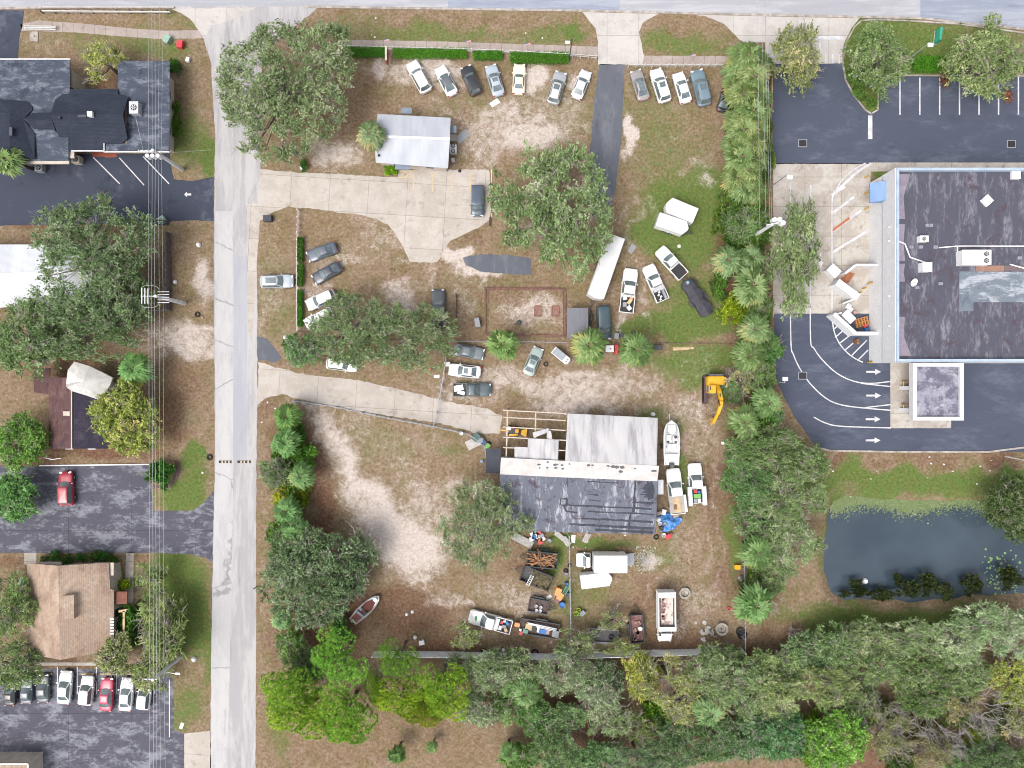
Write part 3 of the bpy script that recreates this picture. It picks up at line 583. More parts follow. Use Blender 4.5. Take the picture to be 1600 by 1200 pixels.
def palm_crown(seed, R=2.3, nf=27):
    r = np.random.default_rng(seed); V = []; F = []; T = []
    for k in range(nf):
        phi = k*2.39996+r.uniform(-.25, .25); q = k/nf; el = np.radians(62-80*q**.8+r.uniform(-8, 8)); e2 = el-np.radians(38); pl = R*(.16+.34*q)*r.uniform(.75, 1.2)
        ho = np.array([np.cos(phi), np.sin(phi), 0.]); zz = np.array([0, 0, 1.]); side = np.array([-np.sin(phi), np.cos(phi), 0.])
        d = ho*np.cos(el)+zz*np.sin(el); d2 = ho*np.cos(e2)+zz*np.sin(e2); up = -ho*np.sin(e2)+zz*np.cos(e2)
        tw = r.uniform(-.5, .5); side = side*np.cos(tw)+up*np.sin(tw); up = np.cross(d2, side)
        if up[2] < 0: up = -up
        hub = d*pl; tone = np.clip(.46+r.normal(0, .22)+.12*(1-q), .02, .9)
        if q > .95: tone = r.uniform(.9, 1)
        w = side*.03; n0 = len(V); V += [w*0-w, w, hub+w, hub-w]; F.append([n0, n0+1, n0+2, n0+3]); T.append(.9)
        ns = 9; bl = R*(.5+.1*q)*r.uniform(.88, 1.1)
        for j in range(ns):
            a = np.radians(-72+144*j/(ns-1)+r.uniform(-5, 5)); L = bl*(.42+.58*np.cos(a))*r.uniform(.85, 1.1); dr = d2*np.cos(a)+side*np.sin(a)+up*.1; dr /= np.linalg.norm(dr)
            pw = np.cross(dr, up); pw /= np.linalg.norm(pw); w1 = pw*L*.12+up*(.03 if j % 2 else -.03)
            p1 = hub+dr*L*.6; p2 = hub+dr*L-zz*L*.28*r.uniform(.5, 1.3)
            n0 = len(V); V += [hub, p1-w1, p1+w1, hub+dr*.02]; F.append([n0, n0+1, n0+2, n0+3]); n0 = len(V); V += [p1-w1, p2-w1*.15, p2+w1*.15, p1+w1]; F.append([n0, n0+1, n0+2, n0+3])
            tt = np.clip(tone+r.normal(0, .09), 0, 1); T += [np.clip(tt-.1, 0, 1), np.clip(tt+.1, 0, 1)]
    return np.array(V), np.array(F), np.array(T)
def bare_mesh(seed, R, hgt, levels=5):
    r = random.Random(seed); mb = MB()
    def grow(p, d, L, rad, lv):
        if lv == 0: return
        e = p+d*L; mid = p.lerp(e, .5)+Vector((r.uniform(-1, 1), r.uniform(-1, 1), r.uniform(-.5, .5)))*L*.1
        mb.tube([p, mid, e], [rad, rad*.8, rad*.6], 3 if lv < 4 else 5, False)
        for k in range(3 if lv > 2 else 3):
            nd = (d+Vector((r.uniform(-1, 1), r.uniform(-1, 1), r.uniform(-.45, .5)))*.95).normalized(); grow(e if k < 2 else mid, nd, L*r.uniform(.55, .8), rad*.55, lv-1)
    for k in range(4):
        a = k*1.57+r.uniform(-.4, .4); grow(Vector((0, 0, hgt*.35)), Vector((math.cos(a)*.8, math.sin(a)*.8, .7)).normalized(), R*.42, .1, levels)
    mb.tube([(0, 0, 0), (.1, 0, hgt*.36)], [.2, .12], 6); return mb
CROWNS = {}
def crown_mesh(kind, R, v):
    key = (kind, R, v)
    if key in CROWNS: return CROWNS[key]
    sd = hash((len(kind)*31+int(R*10))*17+v) % 9999
    if kind in ('oak', 'oakd', 'moss', 'thin', 'olive'):
        hgt = {11: 4.4, 8: 3.6, 5: 2.9, 3: 2.0}.get(R, R*.5); base = {11: 5.0, 8: 4.5, 5: 3.2, 3: 2.0}.get(R, R*.55)
        dn = {'oak': 1.2, 'oakd': 1.6, 'moss': 1.0, 'thin': .42, 'olive': 1.0}[kind]; lf = {'oak': (.36, .17), 'oakd': (.36, .21), 'moss': (.5, .12), 'thin': (.36, .12), 'olive': (.38, .17)}[kind]
        dn *= {11: 1.0, 8: 1.1, 5: 1.5, 3: 2.4}.get(R, 1); 
        V, F, T, C = oak_crown(sd, R*.93, hgt, dn, lf, spread=1.0 if R > 4 else .75)
        V = V+np.array([0, 0, base]); me = mesh_np(kind+'_crown', V, F, m_oak, False, {'tone': T}); mt, mw = twigs(sd, C, hgt, base, int(5+R), {'moss': .75, 'thin': 1.0, 'olive': .7}.get(kind, .4), .12+R*.028)
        CROWNS[key] = (me, mt.mesh('trunk', m_bark, True), mw.mesh('branches', m_twig), base+hgt)
    elif kind == 'pine':
        V, F, T, C = pine_crown(sd, R, R*.42); base = 6.0; V = V+np.array([0, 0, base]); mt, mw = twigs(sd, C, R*.4, base-.4, len(C), .0, .22)
        CROWNS[key] = (mesh_np('pine_crown', V, F, m_pine, False, {'tone': T}), mt.mesh('trunk', m_bark, True), None, base+R*.42)
    elif kind == 'palm':
        V, F, T = palm_crown(sd, R); h = 4.6; V = V+np.array([0, 0, h]); mb = MB(); mb.tube([(.25, .1, 0), (.1, 0, h*.5), (0, 0, h-.3), (0, 0, h+.1)], [.24, .2, .22, .3], 10)
        CROWNS[key] = (mesh_np('palm_crown', V, F, m_palm, False, {'tone': T}), mb.mesh('trunk', m_ptrunk, True), None, h+1)
    elif kind == 'bare':
        CROWNS[key] = (None, None, bare_mesh(sd, R, R*1.1).mesh('branches', m_twig_b), R*1.3)
    elif kind == 'bush':
        V, F, T, C = oak_crown(sd, R, R*.75, 5.5, (.3, .17), low=.7, spread=.36 if R < 2 else .6, bunch=7, per=9)
        V = V+np.array([0, 0, R*.35]); mb = MB(); r = random.Random(sd)
        for k in range(6):
            a = k*1.05; mb.tube([(0, 0, 0), (math.cos(a)*R*.3, math.sin(a)*R*.3, R*.5), (math.cos(a)*R*.6, math.sin(a)*R*.6, R*.8)], [.05, .035, .015], 4)
        CROWNS[key] = (mesh_np('bush_crown', V, F, m_shrub, False, {'tone': T}), mb.mesh('stem', m_bark), None, R*1.1)
    return CROWNS[key]
GCOUNT = {}
def tree(kind, px, py, rx, ry, col, label, cat='tree', group=None, v=0, name=None, hs_=1.0, rot=None, key=0):
    r = random.Random(px*31+py*7+v)
    mrx = rx/S
    if kind == 'palm': R = 1.95
    elif kind == 'bare': R = 5 if mrx > 3 else 2.5
    elif kind == 'pine': R = 5
    elif kind == 'bush': R = 3 if mrx > 2.2 else 1.2
    else: R = 11 if mrx > 9.2 else 8 if mrx > 6.2 else 5 if mrx > 3.7 else 3
    cm, tm, bm_, top = crown_mesh(kind, 2.3 if kind == 'palm' else R, v)
    h = top*.8*hs_; k = (H-h)/H
    c = W(px, py, h)
    nm = name or {'palm': 'palm_tree', 'pine': 'pine_tree', 'bare': 'bare_tree', 'bush': 'shrub'}.get(kind, 'oak_tree')
    rz = rot if rot is not None else r.uniform(0, 6.28)
    e = empty(nm, (c.x, c.y, 0), rz, label, cat, group)
    sx, sy = rx/S*k/R, ry/S*k/R
    # turned crowns: keep the wanted outline by using the mean size when nearly round
    if abs(sx-sy)/max(sx, sy) > .12:
        e.rotation_euler.z = r.choice([0, math.pi])
    else: sx = sy = (sx+sy)/2
    e.scale = (sx, sy, (sx+sy)/2*.5+.5*hs_ if kind != 'bush' else (sx+sy)/2*hs_)
    if kind == 'palm': q_ = sum(col)/3; col = tuple(.62*c_+.38*q_ for c_ in (col[0]*.98, col[1]*.95, col[2]*.9))
    if kind == 'palm' and rx < 20: e.scale.z = sx*1.1
    if cm:
        g_ = 1.16 if kind in ('oak', 'moss', 'olive', 'thin', 'oakd') else 1.0
        o = link('crown', cm, e); o.color = (col[0]*g_, col[1]*g_, col[2]*g_*1.04, 1)
    if tm: link('trunk' if kind != 'bush' else 'stem', tm, e)
    if bm_: link('branches', bm_, e)
    return e
G_OAK = (1.0, 1.0, 1.0)
exec_trees = []
def T_(*a, **k): exec_trees.append((a, k))
# big oaks
T_('oak', 437, 128, 132, 122, (1.02,1.03,.95), 'largest spreading live oak, overhanging the top of the side street', v=0, rot=0)
T_('oak', 866, 330, 100, 116, (.95,1.02,.85), 'large round live oak beside the asphalt drive and long white trailer', v=1)
T_('oak', 128, 398, 114, 110, (.85,.95,.85), 'large live oak over the white metal roof on the left', v=2)
T_('oak', 120, 512, 96, 58, (.72,.84,.68), 'dark live oak just above the dark-roofed house and its white tarp', v=0)
T_('oak', 45, 520, 62, 66, (.8,.92,.7), 'live oak at the left edge below the white metal roof', v=1)
T_('oak', 540, 515, 76, 66, (.9,.98,.85), 'live oak shading the white parked cars near the side street', v=2)
T_('oak', 640, 525, 78, 62, (.9,.95,.85), 'live oak shading the nose-up black pickup', v=0)
T_('olive', 470, 548, 30, 28, (.7,1.0,.7), 'small green tree at the end of the picket fence by the side street', v=1)
T_('olive', 1246, 86, 44, 62, (1.25,1.1,.8), 'olive green oak standing in the bank entrance', v=0)
T_('oak', 1382, 88, 52, 56, (.85,.95,.68), 'leafy oak on the planted island of the bank lot', v=1)
T_('olive', 1535, 92, 68, 60, (.98,1.0,.75), 'wide oak over the bank parking bays at the upper right', v=2)
T_('olive', 1242, 405, 44, 100, (.95,1.0,.8), 'tall narrow oak leaning over the stained slab lanes', v=1)
T_('moss', 755, 822, 72, 84, (1.1,1.1,1.05), 'pale grey green oak at the corner of the patched roof', v=0)
T_('oakd', 490, 905, 86, 86, (.72,.82,.75), 'dense dark oak over the derelict boats', v=0)
T_('oak', 455, 860, 46, 50, (.75,.9,.7), 'green oak beside the side street above the derelict boats', v=2)
T_('olive', 555, 880, 40, 54, (.95,1.0,1.0), 'thin grey oak at the edge of the sand clearing', v=0)
T_('oakd', 190, 657, 52, 60, (1.4,1.3,.6), 'round yellow green tree beside the dark-roofed house', v=1)
T_('thin', 165, 98, 40, 36, (1.5,1.3,.7), 'sparse yellowing tree between the two wings of the gabled office', v=1)
T_('oakd', 22, 690, 42, 50, (.75,1.1,.42), 'bright green tree at the left edge beside the dark-roofed house', v=2)
T_('oakd', 22, 775, 34, 36, (.62,1.05,.55), 'round green tree at the left edge over the blacktop lot', v=0)
T_('moss', 12, 945, 44, 56, (1.05,1.15,.8), 'feathery green tree at the left edge beside the shingled office', v=1)
T_('moss', 14, 1040, 56, 44, (.9,1.0,.72), 'feathery tree at the left edge over the darkest parked cars', v=0)
T_('olive', 186, 1022, 40, 36, (1.15,1.05,.75), 'olive tree at the lower right corner of the shingled office', v=2)
T_('moss', 258, 985, 40, 54, (1.05,1.05,.72), 'sparse olive tree under the wires beside the green lawn', v=1)
T_('thin', 236, 912, 28, 34, (1.0,1.1,.7), 'thin tree under the wires beside the long pale walk', v=0)
T_('moss', 235, 1050, 30, 30, (1.1,1.1,.7), 'olive tree overhanging the rightmost parked white car', v=0)
# palms
pal = (1,1,1)
T_('palm', 15, 251, 25, 25, (1.15,1.25,.8), 'bright palm at the left edge below the gabled office', 'palm', v=0)
T_('palm', 579, 211, 25, 25, pal, 'palm at the left end of the white-roofed office', 'palm', v=1)
T_('palm', 212, 577, 27, 27, (.75,1.35,.75), 'vivid green palm beside the wires above the yellow green tree', 'palm', v=2)
T_('palm', 786, 538, 28, 26, (.95,1.2,.6), 'leftmost of the three palms along the fence in the middle', 'palm', v=0)
T_('palm', 919, 541, 29, 32, (.95,1.1,.65), 'middle palm along the fence, between the grey shed and the red cart', 'palm', v=1)
T_('palm', 992, 547, 29, 29, (.9,1.1,.7), 'palm along the fence just right of the red cart', 'palm', v=2)
for i, (x, y, r_) in enumerate([(1164,92,30),(1176,122,28),(1158,150,27),(1174,176,28),(1160,204,28),(1176,226,26),(1157,248,28),(1170,268,24),(1150,278,22)]):
    T_('palm', x, y, r_, r_, (1.0+.1*(i % 3), 1.05, .7), 'palm in the unbroken row between the front lawn and the bank lot', 'palm', 'palms in the row above the tree line', v=i % 3)
for i, (x, y, r_) in enumerate([(1150,108,24),(1186,104,22),(1150,132,22),(1186,150,22),(1188,176,20),(1150,190,22),(1184,204,20),(1146,226,20),(1184,250,20),(1160,296,22),(1178,300,22)]):
    T_('palm', x, y, r_, r_, (.85+.1*(i % 3), 1.0, .7), 'smaller palm in the unbroken row between the front lawn and the bank lot', 'palm', 'smaller palms in the row above the tree line', v=(i+1) % 3, hs_=.8)
for i, (x, y, rx, ry) in enumerate([(1168,110,26,36),(1168,170,24,40),(1165,235,24,40),(1165,300,28,30),(1170,420,26,40),(1176,500,22,50),(1180,560,22,40),(1182,640,22,40),(1170,690,20,30),(1178,850,20,40),(1180,910,20,34),(1190,250,10,50),(1180,350,26,40)]):
    T_('bush', x, y, rx, ry, (.75,.85,.55), 'dark green undergrowth filling the right-hand tree line below the palms', 'shrub', 'undergrowth of the right tree line', v=i % 3)
for i, (x, y, rx, ry) in enumerate([(452,665,16,26),(455,700,18,26),(458,740,18,24),(456,790,16,26),(452,825,18,22),(468,690,10,24),(440,715,14,18)]):
    T_('bush', x, y, rx, ry, (.75,.95,.5), 'green undergrowth filling the hedgerow beside the side street', 'shrub', 'undergrowth of the hedgerow', v=i % 3)
T_('oak', 185, 462, 52, 56, (.8,.92,.78), 'live oak filling the gap between the two large oaks on the left', v=1)
T_('palm', 1172, 448, 32, 32, (1.05,1.1,.85), 'pale round palm right of the covered utility trailer', 'palm', v=0)
T_('palm', 1136, 408, 26, 26, (.85,1.0,.85), 'palm right of the black-bedded white pickup', 'palm', v=1)
T_('palm', 1176, 402, 22, 22, (.85,1.0,.85), 'palm nearest the right-hand utility pole', 'palm', v=2)
T_('palm', 1178, 515, 28, 28, (.85,1.0,.75), 'palm in the tree line, level with the empty green corner', 'palm', v=1)
T_('palm', 1168, 556, 28, 28, (.95,1.05,.7), 'palm in the tree line just above the excavator', 'palm', v=2)
T_('palm', 1162, 659, 28, 28, (1.0,1.1,.75), 'palm at the right of the excavator bucket', 'palm', v=0)
T_('palm', 1198, 628, 26, 26, (.8,1.05,.7), 'dark palm between the excavator and the drive-through lanes', 'palm', v=1)
T_('palm', 1180, 862, 29, 29, (.85,1.15,.7), 'palm in the tree line level with the box truck', 'palm', v=2)
T_('palm', 1176, 942, 33, 33, (.8,1.2,.75), 'big palm beside the bare white tree and concrete rings', 'palm', v=0)
T_('palm', 449, 652, 22, 24, (.7,1.15,.4), 'uppermost palm of the hedgerow beside the side street', 'palm', v=2)
T_('palm', 447, 692, 26, 24, (.75,1.25,.75), 'second palm of the hedgerow beside the side street', 'palm', v=0)
T_('palm', 470, 745, 22, 22, (.7,1.1,.7), 'palm in the hedgerow right above the yellow shrub', 'palm', v=1)
T_('palm', 449, 798, 24, 22, (.7,1.25,.75), 'palm in the hedgerow just below the yellow shrub', 'palm', v=2)
T_('palm', 462, 833, 27, 25, (.7,1.2,.7), 'lowest palm of the hedgerow, touching the dark oak', 'palm', v=0)
T_('palm', 437, 972, 18, 18, (.75,1.25,1.0), 'blue green palm below the dark oak beside the side street', 'palm', v=1)
T_('palm', 820, 1082, 26, 24, (.9,1.15,.9), 'pale palm in the woods below the grey wall', 'palm', v=2)
T_('palm', 617, 1188, 16, 15, (.6,.95,.4), 'small palm at the bottom edge in the brown clearing', 'palm', v=0)
T_('palm', 672, 1182, 10, 11, (.75,1.1,.5), 'smallest palm at the bottom edge in the brown clearing', 'palm', v=1)
T_('palm', 797, 1078, 18, 18, (.7,1.1,.6), 'palm half hidden at the right end of the bright pines', 'palm', v=1)
T_('palm', 797, 1182, 18, 16, (.7,1.1,.6), 'palm at the bottom edge left of the wooded corner', 'palm', v=2)
T_('palm', 1108, 1112, 26, 26, (.85,1.15,.9), 'palm in the woods right of the yellow vine tree', 'palm', v=1)
# tree line on the right
for i, (k_, x, y, rx, ry, c_, lb) in enumerate([
  ('bush',1152,312,26,30,(.8,.85,.6),'shrubs below the row of palms'),('oak',1165,350,32,34,(.62,.8,.5),'tree around the right-hand utility pole'),('bush',1130,350,18,24,(.9,.9,.5),'shrub left of the right-hand utility pole'),
  ('bush',1150,484,26,24,(1.8,1.5,.3),'bright yellow green shrub right of the covered utility trailer'),('oak',1186,480,22,30,(.8,.9,.6),'tree behind the yellow green shrub'),
  ('thin',1160,588,26,30,(1.4,1.15,.95),'dry brownish tree behind the excavator'),('oak',1192,588,26,30,(.7,.9,.5),'tree between the excavator and the drive-through lanes'),
  ('oak',1206,700,60,42,(.78,.9,.62),'tree at the corner of the drive-through lanes'),('oakd',1166,716,34,32,(.6,.9,.52),'green tree level with the centre console boat'),
  ('oakd',1185,760,42,40,(.62,.88,.6),'dark green tree level with the service pickup'),('moss',1236,780,54,60,(1.0,1.08,.85),'oak at the upper left corner of the pond'),
  ('moss',1240,850,48,56,(1.05,1.12,.95),'oak at the left bank of the pond'),('oak',1186,815,40,34,(.72,.92,.65),'tree level with the blue tarp'),('oak',1258,730,42,36,(.8,.95,.65),'tree below the drive-through kerb'),
  ('thin',1182,440,18,40,(.7,.8,.5),'thin tree behind the round pale palm'),('bush',1196,250,12,30,(1.0,.9,.5),'shrub against the bank lot edge'),('bush',1197,200,10,16,(1.3,.9,.5),'yellowish shrub against the bank lot edge'),('bush',1196,120,10,18,(1.0,.7,.5),'brownish shrub beside the timber rail at the bank lot'),
  ('bush',1140,378,16,20,(.7,.9,.5),'low shrub above the covered utility trailer'),('oak',1148,610,18,20,(.7,.9,.6),'small tree right of the excavator arm'),('oak',1206,545,20,26,(.6,.95,.5),'green tree at the left edge of the lanes'),('oak',1212,640,16,26,(.5,.95,.4),'bright tree touching the drive-through lanes'),
  ('bush',1125,440,12,24,(.7,.9,.5),'weeds beside the covered utility trailer'),('oakd',1150,745,22,30,(.6,.85,.5),'tree edge above the muddy track'),('oak',1206,905,30,30,(.9,1.0,.7),'tree between the big palm and the pond')]):
    T_(k_, x, y, rx, ry, c_, lb+' in the right tree line' if 'tree line' not in lb else lb, 'tree' if k_ != 'bush' else 'shrub', v=i % 3)
T_('bare', 1210, 945, 26, 26, pal, 'bare white tree next to the big palm', v=0)
T_('bare', 1245, 990, 16, 16, pal, 'small bare tree at the corner of the lawn below the pond', v=1)
T_('bare', 1148, 585, 20, 18, pal, 'bare grey branches behind the excavator', v=1)
T_('oakd', 1588, 800, 44, 54, (.42,.5,.32), 'dark tree at the right bank of the pond', v=1)
# hedgerow shrubs
T_('bush', 475, 712, 22, 20, (.75,1.1,.4), 'green shrub on the right side of the hedgerow fence', 'shrub', v=0)
T_('moss', 428, 740, 28, 24, (1.0,1.05,.95), 'grey shrub of the hedgerow reaching over the side street', 'shrub', v=1)
T_('bush', 445, 772, 20, 20, (2.3,1.5,.35), 'yellow flowering shrub of the hedgerow', 'shrub', v=1)
T_('bush', 473, 772, 12, 18, (1.8,1.3,.4), 'yellow green shrub right of the hedgerow fence', 'shrub', v=2)
T_('bush', 432, 842, 18, 22, (.8,1.0,.4), 'low green shrub beside the side street below the hedgerow palms', 'shrub', v=0)
T_('bush', 255, 741, 20, 21, (.35,.7,.35), 'dark green shrub on the curved island', 'shrub', v=2)
T_('bush', 187, 914, 12, 12, (2.2,1.9,.25), 'bright yellow shrub beside the long pale walk', 'shrub', v=0)
T_('bush', 209, 965, 14, 32, (.55,.9,.45), 'dark green shrub bed behind the timber beam', 'shrub', v=1)
T_('bush', 183, 972, 9, 20, (.6,1.0,.6), 'green shrub between the shingled office and the timber beam', 'shrub', v=2)
for i, (x, y, r_, c_) in enumerate([(65,876,7,(.6,.7,.4)),(82,872,8,(.45,.85,.5)),(100,877,9,(.6,.75,.4)),(122,874,7,(.45,.9,.45)),(140,871,9,(.9,.8,.7)),(158,872,9,(.4,.8,.45)),(172,873,7,(.6,.8,.4))]):
    T_('bush', x, y, r_, r_, c_, 'small shrub in the bed in front of the shingled office', 'shrub', 'bed shrubs at the shingled office', v=i % 3)
T_('bush', 608, 263, 10, 9, (1.4,1.7,.25), 'bright lime shrub at the front wall of the white-roofed office', 'shrub', v=0)
T_('bush', 269, 105, 10, 12, (.4,.7,.35), 'dark shrub at the top corner of the gabled office', 'shrub', v=1)
for i, (x, y) in enumerate([(272,168),(271,190),(273,205)]):
    T_('bush', x, y, 7, 9, (.8,1.0,.4), 'foundation shrub along the right wall of the gabled office', 'shrub', 'foundation shrubs of the gabled office', v=i % 3)
T_('bush', 472, 258, 7, 8, (.5,.9,.4), 'small shrub at the foot of the flagpole', 'shrub', v=0)
T_('bush', 448, 540, 10, 10, (.45,.9,.4), 'low shrub at the yard entrance', 'shrub', v=1)
for i, (x, y, rx, ry) in enumerate([(1345,930,30,10),(1380,935,24,14),(1420,925,26,22),(1450,918,26,24),(1480,930,18,20),(1520,918,22,24),(1575,908,30,24),(1322,934,14,8),(1340,915,14,12),(1405,910,12,12)]):  # added dark bushes, standing in for reflections of trees on the water
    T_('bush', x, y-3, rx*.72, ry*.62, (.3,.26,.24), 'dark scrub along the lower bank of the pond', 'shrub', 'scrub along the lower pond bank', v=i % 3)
# pines
for x, y, rx, ry, c_, lb in [(534,1028,54,54,(1.0,1.0,1.4),'upper left bright green pine, nearest the derelict boats'),(452,1075,46,44,(1.1,.95,1.0),'leftmost bright pine beside the side street'),(470,1118,60,44,(1.35,1.05,1.0),'low left bright pine hanging toward the street verge'),(540,1115,56,48,(1.0,.92,1.0),'lower middle bright pine of the left pine group'),
  (622,1032,36,42,(.95,.85,1.3),'upper pine at the left end of the grey wall'),(690,1066,46,42,(1.2,1.0,1.0),'pine just below the grey wall, right of the gap'),(625,1095,50,36,(1.5,1.1,.9),'bright yellow green pine of the right pine group, lower left'),(692,1100,44,36,(1.45,1.1,1.0),'bright yellow green pine of the right pine group, lower right'),(585,1080,20,30,(1.0,.85,1.0),'small pine between the two pine groups'),(655,1116,40,28,(1.1,.7,.8),'lowest darker pine under the right pine group')]:
    T_('pine', x, y, rx, ry, c_, lb, v=(x+y) % 2, hs_=1.0)
T_('oak', 455, 1015, 26, 30, (.75,1.0,.5), 'green tree between the dark oak and the left pines', v=0)
T_('oakd', 478, 1040, 26, 30, (.5,.6,.42), 'dark tree between the pines and the dark oak', v=1)
T_('bush', 530, 988, 18, 20, (.4,.7,.45), 'dark shrub below the derelict boats', 'shrub', v=0)
# woods along the bottom
WOODS = [('moss',768,1052,50,38,(1.1,1.15,1.05)),('thin',725,995,30,24,(1.3,1.2,.9)),('moss',745,1110,34,34,(1.2,1.25,1.2)),('thin',718,1040,22,24,(1.1,1.2,1.0)),('oak',812,1050,40,36,(.95,1.0,.85)),('moss',872,1050,48,40,(1.15,1.15,1.15)),
 ('thin',905,1008,34,26,(1.2,1.15,.95)),('oak',835,1120,30,34,(.55,.85,.45)),('moss',935,1080,40,38,(1.1,1.15,1.15)),('oak',945,1060,26,28,(.6,.75,.6)),('thin',968,1014,34,14,(1.4,1.3,.9)),('thin',955,975,26,16,(1.3,1.2,.9)),
 ('thin',1048,1066,56,44,(1.5,1.3,.9)),('oak',1002,1058,28,40,(1.4,1.2,.5)),('bush',1020,1112,20,16,(1.1,1.4,.35)),('bush',1038,1127,12,12,(1.2,1.5,.35)),('thin',1065,1100,40,36,(1.6,1.35,1.0)),('moss',1112,1058,44,42,(1.05,1.15,.9)),('oak',1142,1030,28,18,(.95,1.05,.75)),
 ('moss',1150,1080,50,50,(1.1,1.2,1.0)),('oak',1185,1045,40,36,(.95,1.0,.75)),('moss',1215,1090,50,44,(1.25,1.25,.95)),('oak',1235,1040,30,28,(.95,1.1,.75)),('oak',1275,1020,40,30,(.75,.9,.75)),('oak',1310,1010,44,40,(.8,.95,.72)),('moss',1300,1070,50,40,(1.2,1.2,.85)),
 ('moss',1365,1005,44,34,(1.2,1.25,1.0)),('oak',1375,1040,50,40,(.9,1.0,.75)),('moss',1430,1005,50,36,(1.3,1.35,1.2)),('oak',1440,1050,54,42,(.85,.95,.65)),('moss',1490,1010,50,44,(1.35,1.4,1.3)),('moss',1540,985,50,44,(1.4,1.5,1.45)),('moss',1595,1000,46,46,(1.45,1.45,1.55)),('oak',1510,1060,46,38,(.9,1.0,.75)),
 ('oak',1585,1060,40,40,(1.3,1.2,.5)),('oak',1455,1095,50,34,(.75,.9,.55)),('oak',1340,1095,34,30,(.8,.85,.65)),('oakd',1220,1150,44,44,(.5,.85,.6)),('oakd',1170,1150,40,44,(.55,.75,.6)),('bush',1265,1155,26,44,(1.1,1.15,.4)),('oakd',1310,1165,52,50,(.8,1.25,.4)),
 ('oak',1120,1160,44,40,(.65,.85,.65)),('oak',1060,1180,50,34,(.7,.85,.7)),('moss',1000,1190,50,30,(.9,1.05,1.0)),('oak',930,1185,40,34,(.65,.9,.65)),('oak',870,1180,44,40,(.7,.9,.65)),('thin',1000,1140,30,26,(.8,.8,.5)),('oak',880,1120,34,26,(.8,.95,.75)),('moss',955,1125,36,30,(1.0,1.05,.9)),('oak',1060,1140,36,26,(.7,.9,.6)),('oakd',815,1190,30,26,(.8,1.1,.5)),
 ('thin',1500,1100,46,40,(1.4,1.0,.8)),('oak',1560,1190,44,30,(.7,.85,.7)),('thin',1590,1120,30,40,(1.3,1.1,.8)),('oak',1500,1190,30,24,(.65,.9,.6)),('thin',1390,1150,44,40,(1.1,.95,.7)),('thin',1450,1180,44,34,(1.1,.85,.7)),('oakd',1600,1195,30,24,(.7,.8,.6)),('oak',790,1110,26,26,(.8,1.0,.65))]
TONE_N = {'moss': 'pale feathery', 'oak': 'green', 'thin': 'thin half-bare', 'oakd': 'dense', 'bush': 'lime green'}
def near(x, y):
    L = [('the top of the bare thicket',1450,1110),('the left of the pond lawn',1290,1005),('the middle pond lawn',1400,995),('the right of the pond lawn',1540,985),('the rusty dump trailer',990,985),('the white dump truck',1042,985),('the concrete rings',1125,985),('the open trailer',940,995),('the right end of the grey wall',1165,1030),
      ('the middle of the grey wall',880,1030),('the bright pines',735,1030),('the yellow vine tree',1005,1060),('the brown clearing',880,1120),('the lime green thicket',1310,1165),('the bottom edge beside the lime thicket',1150,1170),('the lower right corner',1590,1190),('the bottom edge in the middle',1000,1180),('the long dark trailer',845,1000)]
    return min(L, key=lambda q: (q[1]-x)**2+(q[2]-y)**2)[0]
used = {}
for i, (k_, x, y, rx, ry, c_) in enumerate(WOODS):
    hue = 'yellow' if c_[0] > 1.7 and c_[2] < .5 else 'golden brown' if c_[0] > 1.3 and c_[2] < 1.05 and k_ == 'thin' else 'silvery' if c_[2] > 1.15 else 'dark' if c_[0] < .7 else 'olive' if c_[0] > 1.0 else 'mid green'
    size = 'large' if rx >= 48 else 'small' if rx < 32 else 'middling'
    lb = f"{size} {hue} {TONE_N[k_]} tree near {near(x, y)}"
    if lb in used:
        px_, py_ = used[lb]; side = ('right' if x > px_ else 'left') if abs(x-px_) > abs(y-py_) else ('lower' if y > py_ else 'upper'); lb = f"{size} {hue} {TONE_N[k_]} tree, {side} one near {near(x, y)}"
    used[lb] = (x, y)
    T_(k_, x, y, rx, ry, c_, ' '.join(lb.split()), v=i % 3, name='woodland_tree')
for i, (x, y, r_) in enumerate([(1380,1130,44),(1430,1150,50),(1470,1130,50),(1500,1165,46),(1550,1110,50),(1580,1160,46),(1400,1180,44),(1530,1080,34),(1360,1090,30),(1410,1120,46),(1450,1110,40),(1520,1135,44),(1560,1140,46),(1480,1185,44),(1350,1150,36),(1420,1165,50)]):
    T_('bare', x, y, r_, r_, pal, 'bare grey branching tree in the leafless thicket at the lower right', 'tree', 'bare trees of the lower right thicket', v=i % 3)
for i, (x, y, rx, ry, c_) in enumerate([(1380,1120,30,22,(.6,.6,.4)),(1440,1140,34,26,(.9,.5,.45)),(1500,1120,30,24,(.6,.6,.4)),(1475,1165,26,20,(1.5,1.0,.4)),(1410,1190,34,22,(.5,.55,.4)),(1540,1160,34,26,(1.3,1.1,.4)),(1580,1130,30,26,(.5,.5,.4)),(1340,1125,22,20,(1.4,1.1,.35)),(1520,1085,26,18,(.5,.55,.4)),(1560,1195,30,18,(.6,.75,.45))]):
    T_('bush', x, y, rx, ry, c_, 'low undergrowth beneath the bare thicket at the lower right', 'shrub', 'undergrowth of the bare thicket', v=i % 3)
for (x, y, r_, lb) in [(690,1040,16,'bare twigs poking over the grey wall left of the pines'),(590,1055,20,'bare shrub at the left end of the grey wall'),(960,965,24,'bare shrub above the open trailer'),(1062,985,22,'arching bare branch beside the white dump truck'),(1010,1032,30,'bare tree below the rusty dump trailer'),(1075,1060,40,'bare tree tangled in the yellow vine tree'),(190,95,18,'bare pale limbs beside the yellowing tree at the gabled office'),(850,270,20,'dead pale limbs in the crown of the large round oak'),(925,290,16,'dead pale limbs at the drive side of the large round oak')]:
    T_('bare', x, y, r_, r_, pal, lb, 'tree', v=1)
for a, k in exec_trees: tree(*a, **k)

